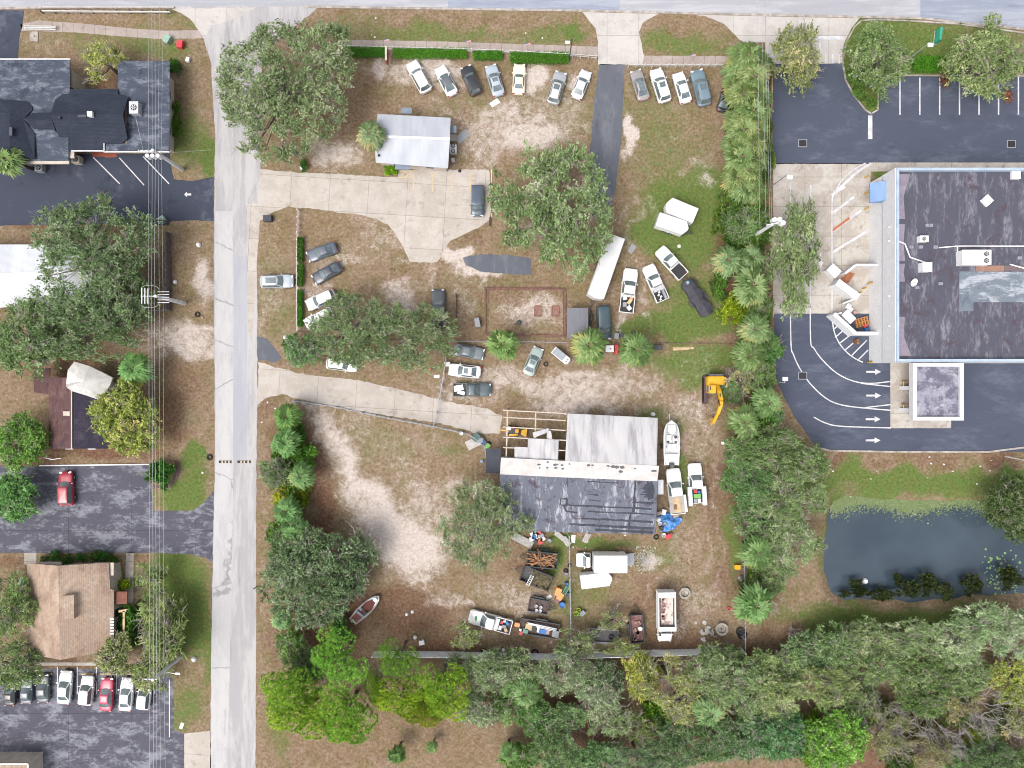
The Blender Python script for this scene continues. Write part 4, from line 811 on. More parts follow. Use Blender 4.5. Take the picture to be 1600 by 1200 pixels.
# clipped hedges
def hedge(x0, y0, x1, y1, hgt, label, col, seed, group=None):
    r = np.random.default_rng(seed); A = W(x0, y0); B = W(x1, y1)
    lx, ly = abs(B.x-A.x), abs(B.y-A.y); cx, cy = (A.x+B.x)/2, (A.y+B.y)/2
    n = int((lx*ly+2*(lx+ly)*hgt)*160); P_ = r.uniform(-1, 1, (n, 3))
    side = r.random(n) < .6; P_[:, 2] = np.where(side, 1-np.abs(r.normal(0, .12, n)), P_[:, 2])
    C = P_*np.array([lx/2, ly/2, hgt/2])+np.array([0, 0, hgt/2]); C += r.normal(0, .07, C.shape); C[:, 2] += .12*np.sin(C[:, 0]*2.3)*np.cos(C[:, 1]*3)
    V, F = leaf_quads(r, C, r.normal(size=C.shape), r.normal(size=C.shape)*.6+np.array([0, 0, 1]), .2, .12)
    me = mesh_np('foliage', V, F, m_shrub, False, {'tone': np.clip(.5+r.normal(0, .2, n), 0, 1)})
    e = empty('hedge', (cx, cy, 0), 0, label, 'hedge', group); o = link('foliage', me, e); o.color = (*col, 1)
    mb = MB(); nb = max(2, int(max(lx, ly)/.8))
    for k in range(nb):
        u = (k+.5)/nb-.5; x, y = (u*lx, 0) if lx > ly else (0, u*ly); mb.tube([(x, y, 0), (x+.05, y, hgt*.85)], [.04, .015], 4)
    mb.build('stems', m_bark, e)
hedge(543, 78, 604, 92, .95, 'clipped hedge left of the red sign by the front fence', (.5,1.0,.3), 1)
hedge(616, 80, 730, 94, .95, 'longest clipped hedge behind the front fence, right of the red sign', (.65,1.15,.3), 2)
hedge(740, 84, 785, 96, .95, 'clipped hedge behind the front fence above the silver blue sedan', (.55,1.05,.3), 3)
hedge(797, 86, 888, 102, .95, 'clipped hedge behind the front fence ending at the street lamp', (.6,1.0,.3), 4)
hedge(467, 372, 475, 410, .8, 'upper clipped hedge along the left picket fence', (.5,.75,.35), 5)
hedge(467, 414, 475, 448, .8, 'middle clipped hedge along the left picket fence', (.5,.8,.35), 6)
hedge(467, 454, 474, 510, .8, 'lower clipped hedge along the left picket fence', (.45,.9,.3), 7)
hedge(1422, 92, 1465, 115, 1.0, 'clipped hedge left of the gap above the bank parking bays', (.6,1.1,.25), 8)
hedge(1472, 92, 1600, 115, 1.0, 'clipped hedge right of the gap above the bank parking bays', (.5,.9,.25), 9)
# strap-leaved plants on the island
for i, (x, y) in enumerate([(1332,112),(1336,126),(1342,140),(1352,150),(1346,132),(1366,160),(1350,120)]):
    T = tree('bush', x, y, 8, 8, (1.0,1.1,.8), 'strappy ground plant on the planted island', 'shrub', 'strappy plants on the planted island', v=i % 3)
# lily pads
mb = MB(); r = random.Random(5)
for k in range(150):
    a = r.gauss(1575, 22); b = r.gauss(905, 22); q = W(a, b)
    if not (1535 < a < 1600 and 850 < b < 935): continue
    rad = r.uniform(.07, .2); t0 = r.uniform(0, 6.28); z = -.545+r.uniform(0, .006)
    mb.quad(*[(q.x+rad*math.cos(t0+j*.7), q.y+rad*math.sin(t0+j*.7), z) for j in range(9)])
tag(mb.build('lily_pads', M2('lily_pad', P(150,180,120), P(120,160,90), 2)), 'pale green lily pads floating by the right bank of the pond', 'lily pads', None, 'stuff')
# floating algae mat at the top bank
rr_ = np.random.default_rng(3); n = 26000; X = rr_.uniform(1300, 1555, n); Y = 776+rr_.normal(0, 11, n)+np.sin(X*.045)*6
V = np.stack([(X-800)/S, (600-Y)/S, np.full(n, -.54)+rr_.uniform(0, .02, n)], 1)
V, F = leaf_quads(rr_, V, rr_.normal(size=V.shape)*np.array([1, 1, .1]), rr_.normal(size=V.shape)*.15+np.array([0, 0, 1]), .26, .13)
o = link('water_weed', mesh_np('water_weed', V, F, m_shrub, False, {'tone': rr_.uniform(.3, 1, n)})); o.color = (1.3, 1.05, 1.9, 1)
tag(o, 'grey green weed floating along the upper bank of the pond', 'water weed', None, 'stuff')
# ---------------------------------------------------------------- vehicles (x = forward, z = up, built once per model, copied)
t = NT('car_paint'); oi = t.n('ObjectInfo'); dirt = t.ramp(t.noise(1.3, 5), [(.35, (.93, .92, .9)), (.65, (1, 1, 1))])
t.b.inputs['Coat Weight'].default_value = .5; t.b.inputs['Coat Roughness'].default_value = .12
m_car = t.done(t.mix(1.0, oi.outputs['Color'], dirt, 'MULTIPLY'), .38, .0)
m_glass = M2('car_glass', (.085, .11, .12, 1), (.15, .19, .2, 1), .7, .1, fine=0)
m_glass.node_tree.nodes['Principled BSDF'].inputs['Specular IOR Level'].default_value = .9
m_black = solid('black_plastic', (.02, .02, .022, 1), .5)
m_tyre = solid('tyre_rubber', (.018, .018, .018, 1), .9)
m_rim = solid('alloy', (.45, .46, .48, 1), .35, .6)
m_lamp = solid('lamp_glass', (.6, .62, .65, 1), .15)
m_red = solid('tail_lamp', (.35, .02, .02, 1), .25)
m_white = solid('white_paint', (.68, .68, .69, 1), .5)
m_alu = solid('aluminium', (.5, .51, .53, 1), .4, .4)
m_steel = solid('dark_steel', (.06, .06, .065, 1), .6, .2)
PERIM = []
for y in (-.82, -.5, -.17, .17, .5, .82): PERIM.append((1-.13*y*y, y, 'F'))
PERIM.append((.86, .985, 'S'))
for x in (.55, .2, -.15, -.5): PERIM.append((x, 1.0, 'S'))
PERIM.append((-.88, .98, 'S'))
for y in (.82, .4, 0, -.4, -.82): PERIM.append((-1+.08*y*y, y, 'R'))
PERIM.append((-.88, -.98, 'S'))
for x in (-.5, -.15, .2, .55): PERIM.append((x, -1.0, 'S'))
PERIM.append((.86, -.985, 'S'))
def body_loft(L, Wd, zb, prof, nose=.16, tail=.1, crown=.03):
    """prof: list of (x fraction -.5...5, top z)"""
    xsn = np.concatenate([[-.5, -.493, -.475, -.44], np.linspace(-.38, .34, 13), [.4, .44, .47, .488, .5]])
    px_, pz_ = zip(*prof); rings = []
    for u in xsn:
        zt = float(np.interp(u, px_, pz_)); e = 1.0
        if u > .5-nose: e = 1-.3*((u-(.5-nose))/nose)**2.6
        if u < -.5+tail: e = 1-.16*((-.5+tail-u)/tail)**2.2
        w = Wd/2*e; x = u*L; endk = 0 if -.49 < u < .487 else 1
        sec = [(w*.86, zb+.02), (w*.97, zb+.12), (w, zb+.3), (w*.995, zt-.2), (w*.955, zt-.07), (w*.84, zt-.008), (w*.45, zt+crown*.8), (0, zt+crown)]
        if endk: zc = (zb+.25+zt)/2; sec = [(a*.94, zc+(b-zc)*.72) for a, b in sec]
        pts = [(x, a, b) for a, b in sec]+[(x, -a, b) for a, b in reversed(sec[:-1])]
        rings.append(pts)
    mb = MB(); n = len(rings[0])
    for r_ in rings: mb.v += r_
    for i in range(len(rings)-1):
        for k in range(n-1): mb.f.append([i*n+k, (i+1)*n+k, (i+1)*n+k+1, i*n+k+1]); mb.m.append(0)
        mb.f.append([i*n+n-1, (i+1)*n+n-1, (i+1)*n, i*n]); mb.m.append(0)
    mb.f.append(list(range(n))); mb.m.append(0); mb.f.append([len(mb.v)-n+k for k in reversed(range(n))]); mb.m.append(0)
    return mb
def cabin(xr0, xf0, xr1, xf1, w0, w1, z0, z1, rows=3):
    """greenhouse; returns dict of MB: pillars, windshield, rear_window, side_window x2, roof"""
    def ring(f, g=0.0, zadd=0.0):
        xr = xr0+(xr1-xr0)*f; xf = xf0+(xf1-xf0)*f; w = w0+(w1-w0)*f; z = z0+(z1-z0)*f+zadd
        cx, hx = (xr+xf)/2, (xf-xr)/2
        return [(cx+hx*a*(1-g), w/2*b*(1-g), z) for a, b, _ in PERIM]
    lv = [ring(0), ring(.1), ring(.5), ring(.9), ring(1.0), ring(1.0, .12, .035), ring(1.0, .45, .06), ring(1.0, .98, .07)]
    n = len(PERIM); V = [p for r_ in lv for p in r_]; P_ = {k: MB() for k in ('pillars', 'windshield', 'rear_window', 'left', 'right', 'roof')}
    for i in range(len(lv)-1):
        for k in range(n):
            a, b = PERIM[k], PERIM[(k+1) % n]; part = 'pillars'
            if i >= 3: part = 'roof'
            elif i in (1, 2):
                if a[2] == b[2] == 'F': part = 'windshield'
                elif a[2] == b[2] == 'R': part = 'rear_window'
                elif a[2] == b[2] == 'S' and a[1] > 0: part = 'left'
                elif a[2] == b[2] == 'S' and a[1] < 0: part = 'right'
            q = [V[i*n+k], V[i*n+(k+1) % n], V[(i+1)*n+(k+1) % n], V[(i+1)*n+k]]; P_[part].add(q, [(0, 1, 2, 3)])
    return P_
def weld(o):
    bm = bmesh.new(); bm.from_mesh(o.data); bmesh.ops.remove_doubles(bm, verts=bm.verts, dist=.0015); bmesh.ops.recalc_face_normals(bm, faces=bm.faces)
    for e in bm.edges:
        if len(e.link_faces) == 2 and e.calc_face_angle(0) > math.radians(42): e.smooth = False
    bm.to_mesh(o.data); bm.free()
    o.data.polygons.foreach_set('use_smooth', [True]*len(o.data.polygons)); return o
PAINTED = ('body', 'pillars', 'roof', 'tailgate', 'mirror', 'cargo_bed', 'cargo_cap')
def wheel(parent, x, y, r=.33, w=.22):
    mb = MB(); mb.lathe([(r*.62, -w/2), (r*.94, -w/2), (r, -w*.3), (r, w*.3), (r*.94, w/2), (r*.62, w/2), (r*.62, -w/2)], 18)
    mb.xf(Matrix.Translation((x, y, r)) @ Matrix.Rotation(math.pi/2, 4, 'X')); o = mb.build('wheel', m_tyre, parent, True)
    m = MB(); m.cyl(0, 0, -w*.42, w*.42, r*.62, 14); m.xf(Matrix.Translation((x, y, r)) @ Matrix.Rotation(math.pi/2, 4, 'X')); m.build('rim', m_rim, o)
def make_car(kind, L, Wd, Hh, hood=.78, z0=.2, sunroof=None, rack=False):
    e = empty(kind, (0, 0, 0))
    if kind == 'pickup':
        prof = [(-.5, 1.02), (.14, 1.05), (.2, 1.06), (.42, 1.0), (.5, .86)]
    elif kind == 'sedan': prof = [(-.5, .84), (-.46, .93), (-.3, .97), (0, .96), (.14, .95), (.3, .88), (.44, .76), (.5, .6)]
    elif kind == 'coupe': prof = [(-.5, .78), (-.44, .88), (-.3, .9), (.1, .88), (.3, .8), (.45, .68), (.5, .52)]
    else: prof = [(-.5, .95), (-.46, 1.02), (0, 1.02), (.2, 1.01), (.4, .92), (.5, .72)]
    if kind == 'pickup':
        # front half only, the bed is its own part
        bm_ = body_loft(L, Wd, .32, prof, .1, .04); cut = -.12*L
        for i, v in enumerate(bm_.v):
            if v[0] < cut: bm_.v[i] = (cut-.002*(cut-v[0]), v[1], v[2])
        weld(bm_.build('body', m_car, e)); bl = L/2+cut-.05; bx = -L/2+bl/2
        b = MB(); zt, zf, wl = 1.08, .68, .085
        b.box(bx, Wd/2*.97-wl/2, (zt+.4)/2, bl, wl, zt-.4); b.box(bx, -Wd/2*.97+wl/2, (zt+.4)/2, bl, wl, zt-.4); b.box(bx+bl/2-wl/2, 0, (zt+.4)/2, wl, Wd*.97-2*wl, zt-.4)
        b.build('cargo_bed', m_car, e)
        fl = MB(); fl.box(bx, 0, zf-.02, bl-2*wl, Wd*.97-2*wl, .04); fl.box(bx-.1, Wd/2*.97-wl-.1, zf+.12, .7, .2, .24); fl.box(bx-.1, -Wd/2*.97+wl+.1, zf+.12, .7, .2, .24); fl.build('bed_floor', m_black, e)
        tg = MB(); tg.box(-L/2+wl/2, 0, (zt+.5)/2, wl, Wd*.97-2*wl, zt-.5); tg.build('tailgate', m_car, e)
        cb = cabin(cut+.04, L*.235, cut+.24, L*.09, Wd*.95, Wd*.72, 1.03, Hh)
    else:
        weld(body_loft(L, Wd, .24, prof).build('body', m_car, e))
        if kind == 'sedan': cb = cabin(-L*.4, L*.23, -L*.21, L*.04, Wd*.92, Wd*.66, .9, Hh)
        elif kind == 'coupe': cb = cabin(-L*.36, L*.16, -L*.2, L*.0, Wd*.9, Wd*.6, .84, Hh)
        elif kind == 'van': cb = cabin(-L*.47, L*.33, -L*.44, L*.2, Wd*.95, Wd*.8, 1.0, Hh)
        else: cb = cabin(-L*.475, L*.24, -L*.4, L*.07, Wd*.95, Wd*.7, .96, Hh)
    for nm, part, m in (('pillars', 'pillars', m_car), ('windshield', 'windshield', m_glass), ('rear_window', 'rear_window', m_glass), ('side_window', 'left', m_glass), ('side_window', 'right', m_glass), ('roof', 'roof', m_car)):
        weld(cb[part].build(nm, m, e))
    ax = L*.29
    for sx in (1, -1):
        for sy in (1, -1): wheel(e, sx*ax+(.02*L if sx > 0 else 0), sy*(Wd/2-.11), .33 if kind in ('sedan', 'coupe') else .38)
    for sy in (1, -1):
        m = MB(); zl = {'sedan': .6, 'coupe': .55, 'pickup': .8}.get(kind, .72); m.box(L*.472, sy*Wd*.33, zl+.04, .22, .4, .14, sy*-.35); m.build('headlight', m_lamp, e)
        m = MB(); m.box(-L*.486, sy*Wd*.38, .82, .14, .3, .16, sy*.2); m.build('taillight', m_red, e)
        m = MB(); m.box(L*.155, sy*(Wd/2+.07), 1.0, .14, .2, .13); m.build('mirror', m_car, e)
    if sunroof:
        m = MB(); zz = Hh+.052; m.box(sunroof[0]*L, 0, zz, sunroof[1], Wd*.42, .05); m.build('sunroof', m_glass, e)
    if rack:
        for sy in (1, -1):
            m = MB(); m.seg((-L*.38, sy*Wd*.31, Hh+.1), (L*.05, sy*Wd*.31, Hh+.1), .05, .05); m.build('roof_rail', m_black, e)
    return e
MODELS = {}
def model(key):
    if key not in MODELS:
        k, *opt = key
        sz = {'sedan': (4.75, 1.84, 1.44), 'coupe': (4.5, 1.8, 1.3), 'suv': (4.85, 1.94, 1.7), 'van': (4.95, 1.98, 1.78), 'pickup': (5.9, 2.02, 1.88)}[k]
        sr = None
        if 'sun' in opt: sr = (-.06, .75) if k != 'sedan' else (-.05, .6)
        if 'pano' in opt: sr = (-.12, 1.5)
        e = make_car(k, *sz, sunroof=sr, rack='rack' in opt); MODELS[key] = [e, sz[0], False]
    return MODELS[key]
NAMES = {'sedan': 'parked_car', 'coupe': 'parked_car', 'suv': 'parked_suv', 'van': 'parked_van', 'pickup': 'pickup_truck'}
def car(key, fx, fy, bx, by, col, label, cat='car', roof=None, group=None, zz=.8):
    """front and back ends in photo pixels"""
    if isinstance(key, str): key = (key,)
    M = model(key); a, b = W(fx, fy, zz), W(bx, by, zz); L = (a-b).length; c = (a+b)/2
    if M[2]: e = copy_tree(M[0])
    else: e = M[0]; M[2] = True
    e.name = NAMES[key[0]]; e.location = (c.x, c.y, .012); e.rotation_euler = (0, 0, math.atan2(a.y-b.y, a.x-b.x)); s_ = L/M[1]; e.scale = (s_, (s_+1)/2, (s_+1)/2)
    for k in list(e.keys()): del e[k]
    tag(e, label, cat, group)
    for ch in KIDS[e.as_pointer()]:
        base = ch.name.split('.')[0]
        if base in PAINTED: ch.color = (*col, 1)
        if base == 'roof' and roof: ch.color = (*roof, 1); tag(ch, 'differently coloured roof panel')
    return e
WH = (.7,.7,.71); BK = (.02,.022,.027); SV = (.42,.46,.5); NV = (.035,.045,.065); GY = (.2,.22,.25)
car('suv', 642,97, 667,143, WH, 'white SUV with black rear glass, first car of the row behind the front fence')
car('sedan', 686,104, 708,148, WH, 'white coupe with a dark grey roof panel, second in the row behind the front fence', roof=(.1,.11,.13))
car('suv', 727,103, 745,147, BK, 'black SUV, third car behind the front fence')
car(('sedan','sun'), 766,101, 780,149, (.33,.38,.44), 'silver blue sedan with sunroof beside the cream car')
car('coupe', 812,99, 810,147, (.74,.66,.5), 'cream yellow coupe, the only one, behind the front fence')
car(('suv','sun','rack'), 877,112, 863,162, (.3,.32,.34), 'silver roofed dark SUV second from the right, left of the asphalt drive', roof=(.5,.5,.5))
car('sedan', 917,110, 900,153, (.6,.64,.68), 'pale silver sedan nearest the left side of the asphalt drive')
car(('sedan','pano'), 993,109, 1007,156, (.26,.24,.24), 'grey brown sedan with dark glass roof right of the asphalt drive')
car(('suv','sun'), 1024,108, 1040,159, WH, 'longer white car with small sunroof, second right of the asphalt drive')
car('sedan', 1059,113, 1073,160, WH, 'white sedan between the white sunroof car and the blue grey SUV')
car(('suv','sun'), 1088,109, 1102,165, (.13,.19,.23), 'dark blue grey SUV, fourth right of the asphalt drive')
car('sedan', 1140,134, 1128,174, BK, 'black sedan half under the palms with red tail lights')
car('van', 746,338, 746,289, (.05,.07,.1), 'dark blue grey minivan parked alone on the concrete yard', 'van')
car(('suv','pano'), 458,439, 407,440, (.38,.42,.47), 'silver SUV parked crosswise on the verge outside the picket fence')
car('sedan', 480,402, 525,385, (.07,.085,.12), 'dark blue sedan, upper of the four cars along the picket fence')
car('sedan', 489,438, 531,415, NV, 'black blue sedan, second of the four cars along the picket fence')
car('suv', 479,478, 523,459, (.46,.46,.48), 'silver wagon with white roof, third of four cars along the picket fence', roof=(.74,.74,.74))
car('suv', 477,508, 519,487, (.68,.72,.7), 'white hatchback under the oak, lowest of the four cars along the picket fence')
car('pickup', 684,452, 686,515, (.05,.06,.065), 'black pickup nosing out from under the oak, facing up', 'pickup')
car('suv', 558,572, 510,566, (.7,.73,.72), 'white SUV under the lower edge of the oak by the yard drive')
car(('sedan','sun'), 756,554, 709,545, (.15,.17,.19), 'dark silver sedan just below the chain link fence')
car(('sedan','sun'), 701,577, 751,582, WH, 'white sedan with sunroof above the dark blue pickup')
pk = car('pickup', 767,609, 708,609, (.06,.085,.1), 'dark blue pickup with white sheets in its bed beside the yard drive', 'pickup')
car(('sedan','sun'), 842,543, 824,586, (.3,.36,.34), 'grey green sedan with sunroof standing alone by the tyre')
car('van', 945,531, 942,477, (.03,.06,.075), 'dark teal van with nose under the palm beside the grey shed', 'van')
p1_ = car('pickup', 986,420, 978,489, WH, 'white pickup with junk filled bed beside the long white trailer', 'pickup')
p2_ = car('pickup', 1012,415, 1036,470, WH, 'white pickup with tool boxes in its bed, middle of three', 'pickup')
p3_ = car('pickup', 1030,389, 1068,432, WH, 'white pickup with clean black bed, hitched toward the covered trailer', 'pickup')
p4_ = car('pickup', 733,962, 799,980, WH, 'white pickup with green round emblem on the hood at the bottom of the yard', 'pickup')
p5_ = car('pickup', 1051,732, 1059,803, WH, 'white extended pickup with a flat tan load beside the blue tarp', 'pickup')
p6_ = car('pickup', 1085,724, 1089,786, WH, 'white service pickup with side tool boxes and green and red gear', 'pickup')
car('suv', 102,737, 104,790, (.32,.03,.05), 'dark red SUV alone on the worn blacktop lot')
car('sedan', 16,1066, 14,1103, (.03,.02,.02), 'blackish car at the far left of the lower lot, under the tree')
car('sedan', 41,1064, 40,1100, (.12,.14,.17), 'dark grey car partly under the tree, second in the lower lot row')
car('sedan', 66,1055, 67,1098, (.09,.1,.11), 'charcoal car with red tail lights, third in the lower lot row')
car('sedan', 103,1049, 99,1100, (.66,.7,.7), 'pale silver sedan with dark rear glass in the lower lot')
car('suv', 137,1057, 133,1102, WH, 'white SUV immediately left of the red car')
car('sedan', 167,1060, 165,1111, (.4,.03,.08), 'crimson sedan between white cars in the lower lot')
car('sedan', 199,1060, 195,1111, (.7,.73,.75), 'white sedan immediately right of the crimson sedan')
car('suv', 227,1066, 223,1109, WH, 'white car at the right end of the lower lot row, under the tree')
# things carried in the beds
def atcar(c, x, y, z): return c.matrix_world_() @ Vector((x, y, z)) if False else (Matrix.Translation(c.location) @ Matrix.Rotation(c.rotation_euler.z, 4, 'Z')) @ Vector((x, y, z))
def junk(c, spots, name, label, seed, cols):
    r = random.Random(seed)
    for i, (x, y, sx, sy, sz, ci) in enumerate(spots):
        p = atcar(c, x, y, .72); mb = MB(); a = c.rotation_euler.z+r.uniform(-.4, .4)
        if name[ci] == 'bucket': mb.lathe([(sx*.4, 0), (sx*.5, sz), (sx*.45, sz), (sx*.36, .04), (0, .04)], 12); mb.xf(Matrix.Translation(p))
        else:
            mb.box(p.x, p.y, p.z+sz/2, sx, sy, sz, a); mb.box(p.x, p.y, p.z+sz+.02, sx*1.05, sy*1.05, .04, a)
        tag(mb.build(name[ci], cols[ci]), label[ci], {'bucket': 'bucket', 'tool_box': 'tool box', 'crate': 'crate', 'tarp': 'tarp', 'plastic_sheet': 'sheet', 'board': 'board'}[name[ci]], label[ci]+' group' if False else None)
        o = bpy.data.objects[-1] if False else None
m_tanload = M2('plywood_load', P(232,206,160), P(210,180,140), 2); m_blue = solid('blue_plastic', (.03, .14, .4, 1), .5); m_green = solid('green_plastic', (.15, .36, .1, 1), .5); m_redp = solid('red_plastic', (.5, .04, .05, 1), .45); m_orange = solid('orange_plastic', (.75, .26, .08, 1), .5); m_greyp = solid('grey_plastic', (.25, .26, .28, 1), .6); m_brown = M2('rough_timber', P(176,128,92), P(120,84,62), 4)
m_yel = M2('machine_yellow', P(252,196,40), P(236,176,36), 2, .45)
def item(name, cat, label, mb, mat, group=None, auto=None): return tag(mb.build(name, mat, None, False, auto), label, cat, group)
def bedbox(c, x, y, sx, sy, sz, mat, name, cat, label, z=.7, rz=0.0, lid=True, group=None):
    p = atcar(c, x, y, z); mb = MB(); a = c.rotation_euler.z+rz; mb.box(p.x, p.y, p.z+sz/2, sx, sy, sz, a)
    if lid: mb.box(p.x, p.y, p.z+sz+.025, sx*1.04, sy*1.04, .05, a)
    return item(name, cat, label, mb, mat, group)
def bucket(px, py, z, mat, label, r=.17, h=.36, group=None):
    p = W(px, py, z); mb = MB(); mb.lathe([(r*.82, z), (r, z+h), (r*.93, z+h), (r*.76, z+.03), (.001, z+.03)], 14); mb.xf(Matrix.Translation((p.x, p.y, 0))); return item('bucket', 'bucket', label, mb, mat, group)
# junk filled bed
bedbox(p1_, -1.0, .45, .7, .5, .5, m_white, 'crate', 'crate', 'white crate near the cab in the junk filled pickup bed', rz=.3)
bedbox(p1_, -1.5, -.3, .8, .45, .4, m_tanload, 'crate', 'crate', 'tan crate in the junk filled pickup bed', rz=-.5)
bedbox(p1_, -2.0, .35, .6, .5, .45, m_greyp, 'tool_box', 'tool box', 'grey tool box in the junk filled pickup bed', rz=.2)
bedbox(p1_, -1.1, -.5, .4, .35, .35, m_orange, 'tool_box', 'tool box', 'small orange box in the junk filled pickup bed')
bedbox(p1_, -2.4, -.35, .6, .5, .3, m_white, 'crate', 'crate', 'white crate at the tailgate of the junk filled pickup bed', rz=.8)
mb = MB(); q = atcar(p1_, -1.65, .05, .95); mb.lathe([(.18, -.08), (.3, -.09), (.33, 0), (.3, .09), (.18, .08), (.18, -.08)], 16); mb.xf(Matrix.Translation(q)); item('tyre', 'tyre', 'black tyre lying in the junk filled pickup bed', mb, m_tyre)
# second pickup bed
bedbox(p2_, -1.0, .0, .4, 1.5, .5, m_alu, 'tool_box', 'tool box', 'aluminium cross box behind the cab of the middle white pickup')
for i in range(4): bedbox(p2_, -1.4-.33*i, .28 if i % 2 else .05, .22, .24, .3, m_white, 'bucket', 'bucket', 'small white container in a row in the bed of the middle white pickup', rz=.4, group='white containers in the middle pickup bed')
bedbox(p2_, -1.9, -.5, 1.5, .3, .35, m_greyp, 'tool_box', 'tool box', 'long grey box along the bed wall of the middle white pickup')
# black pickup with sheets
bedbox(pk, -1.9, .25, 1.3, .8, .1, m_white, 'plastic_sheet', 'sheet', 'white sheet crumpled in the bed of the dark blue pickup', .72, .25)
bedbox(pk, -1.5, -.4, 1.0, .5, .14, m_white, 'plastic_sheet', 'sheet', 'second white sheet by the cab in the bed of the dark blue pickup', .86, -.3)
# logo pickup
bedbox(p4_, -.95, 0, .55, 1.5, .42, m_white, 'tool_box', 'tool box', 'white cross box behind the cab of the pickup with the green emblem')
for x, y, m, lb, s_ in ((-1.55,.4,m_white,'white crate in the bed of the pickup with the green emblem',.4),(-1.6,-.35,m_redp,'red box in the bed of the pickup with the green emblem',.3),(-2.05,.1,m_greyp,'grey box in the bed of the pickup with the green emblem',.4),(-2.4,.5,m_tanload,'tan box at the tailgate of the pickup with the green emblem',.4),(-2.35,-.45,m_blue,'purple blue box at the tailgate of the pickup with the green emblem',.35),(-1.95,-.6,m_white,'small white box in the bed of the pickup with the green emblem',.25)):
    bedbox(p4_, x, y, s_*1.4, s_, s_, m, 'tool_box', 'tool box', lb, rz=x*3)
mb = MB(); r = random.Random(4)
for k in range(9):
    a = r.uniform(0, 6.28); d = r.uniform(0, .2); q = atcar(p4_, 2.0+d*math.cos(a), d*math.sin(a)*1.3, 1.095+k*.0015); n = 7; mb.quad(*[(q.x+.16*math.cos(j*6.283/n)*r.uniform(.6, 1.2), q.y+.16*math.sin(j*6.283/n)*r.uniform(.6, 1.2), q.z) for j in range(n)])
o = mb.build('emblem', solid('emblem_green', P(60,190,90), .5)); o.parent = p4_; o.matrix_parent_inverse = (Matrix.Translation(p4_.location) @ Matrix.Rotation(p4_.rotation_euler.z, 4, 'Z') @ Matrix.Diagonal((*p4_.scale, 1))).inverted(); tag(o, 'round green emblem on the hood')
# flat load truck
mb = MB(); M_ = Matrix.Translation(p5_.location) @ Matrix.Rotation(p5_.rotation_euler.z, 4, 'Z')
mb.box(-1.75, 0, 1.22, 2.5, 2.0, .12); mb.xf(M_); o = item('flat_load', 'board', 'cream flat cover lying on the bed of the extended pickup', mb, m_slab)
mb = MB(); mb.box(-1.9, .1, 1.31, 2.0, .9, .06, .05); mb.xf(M_); item('board', 'board', 'tan plywood board on the flat cover of the extended pickup', mb, m_tanload)
mb = MB(); mb.box(-2.1, .35, 1.37, .7, .45, .06); mb.xf(M_); item('panel', 'panel', 'small brown panel lying on the plywood of the extended pickup', mb, m_brown)
mb = MB(); mb.box(-1.75, -1.15, 1.1, 2.4, .32, .5); mb.xf(M_); item('tool_box', 'tool box', 'long white side box on the right of the extended pickup', mb, m_white)
M_ = Matrix.Translation(p6_.location) @ Matrix.Rotation(p6_.rotation_euler.z, 4, 'Z')
for sy, sd in ((1, 'left'), (-1, 'right')):
    mb = MB(); mb.box(-1.75, sy*1.0, 1.0, 2.6, .5, .75); mb.box(-1.75, sy*1.0, 1.39, 2.64, .54, .03); [mb.box(-2.7+.5*k, sy*1.0, 1.415, .03, .5, .02) for k in range(5)]; mb.xf(M_); item('tool_box', 'tool box', f'ribbed white side box on the {sd} of the service pickup', mb, m_white)
for x, y, sx, sy, m, lb in ((-1.1,.2,.4,.5,m_redp,'red cooler behind the cab of the service pickup'),(-1.75,0,.6,.95,m_green,'green panel in the middle of the service pickup bed'),(-2.4,-.25,.5,.4,m_white,'white crate at the tail of the service pickup bed'),(-2.4,.3,.5,.4,m_greyp,'grey crate at the tail of the service pickup bed'),(-1.2,-.3,.3,.3,m_blue,'small blue box behind the cab of the service pickup')):
    bedbox(p6_, x, y, sx, sy, .45, m, 'crate', 'crate', lb, .72)
# ---------------------------------------------------------------- buildings
def roofmat(name, c1, c2, c3=None, scale=.35, stretch=(1, 1, 1), lo=.45, hi=.62, rows=None, rough=.85, amt=.85):
    t = NT(name); v = t.co('Object', stretch); a = t.noise(scale, 7, .68, v, .5); b = t.noise(scale*5, 6, .7, v)
    q = t.math('ADD', a, t.math('MULTIPLY', t.math('SUBTRACT', b, .5), .5)); col = t.mix(t.math('MULTIPLY', t.step(q, lo, hi), amt), c1, c2)
    if c3: col = t.mix(t.step(t.noise(scale*1.3, 6, .7, None, .6), .53, .66), col, c3)
    if rows:
        bt = t.n('TexBrick'); bt.inputs['Scale'].default_value = 1; bt.inputs['Brick Width'].default_value = rows[0]; bt.inputs['Row Height'].default_value = rows[1]; bt.inputs['Mortar Size'].default_value = .015
        bt.inputs['Color1'].default_value = (1.06,)*3+(1,); bt.inputs['Color2'].default_value = (.86,)*3+(1,); bt.inputs['Mortar'].default_value = (.6,)*3+(1,); t.L(t.co('Object', (1, 1, 1), rows[2]), bt.inputs['Vector']); col = t.mix(1.0, col, bt.outputs[0], 'MULTIPLY'); t.bump(bt.outputs[1], .3, .02)
    return t.done(col, rough, 0, .25)
def metalroof(name, c1, c2, ang=0.0, rib=2.2):
    t = NT(name); w = t.n('TexWave', wave_type='BANDS', bands_direction='X'); w.inputs['Scale'].default_value = rib; w.inputs['Distortion'].default_value = 0; t.L(t.co('Object', (1, 1, 1), ang), w.inputs['Vector'])
    a = t.noise(.5, 6, .7, t.co('Object', (1.5, .18, 1))); col = t.mix(t.step(a, .42, .66), c1, c2); col = t.mix(1.0, col, t.ramp(w.outputs['Fac'], [(0, (.86,)*3), (.25, (1,)*3)]), 'MULTIPLY')
    t.bump(w.outputs['Fac'], .4, .04); return t.done(col, .45, 0)
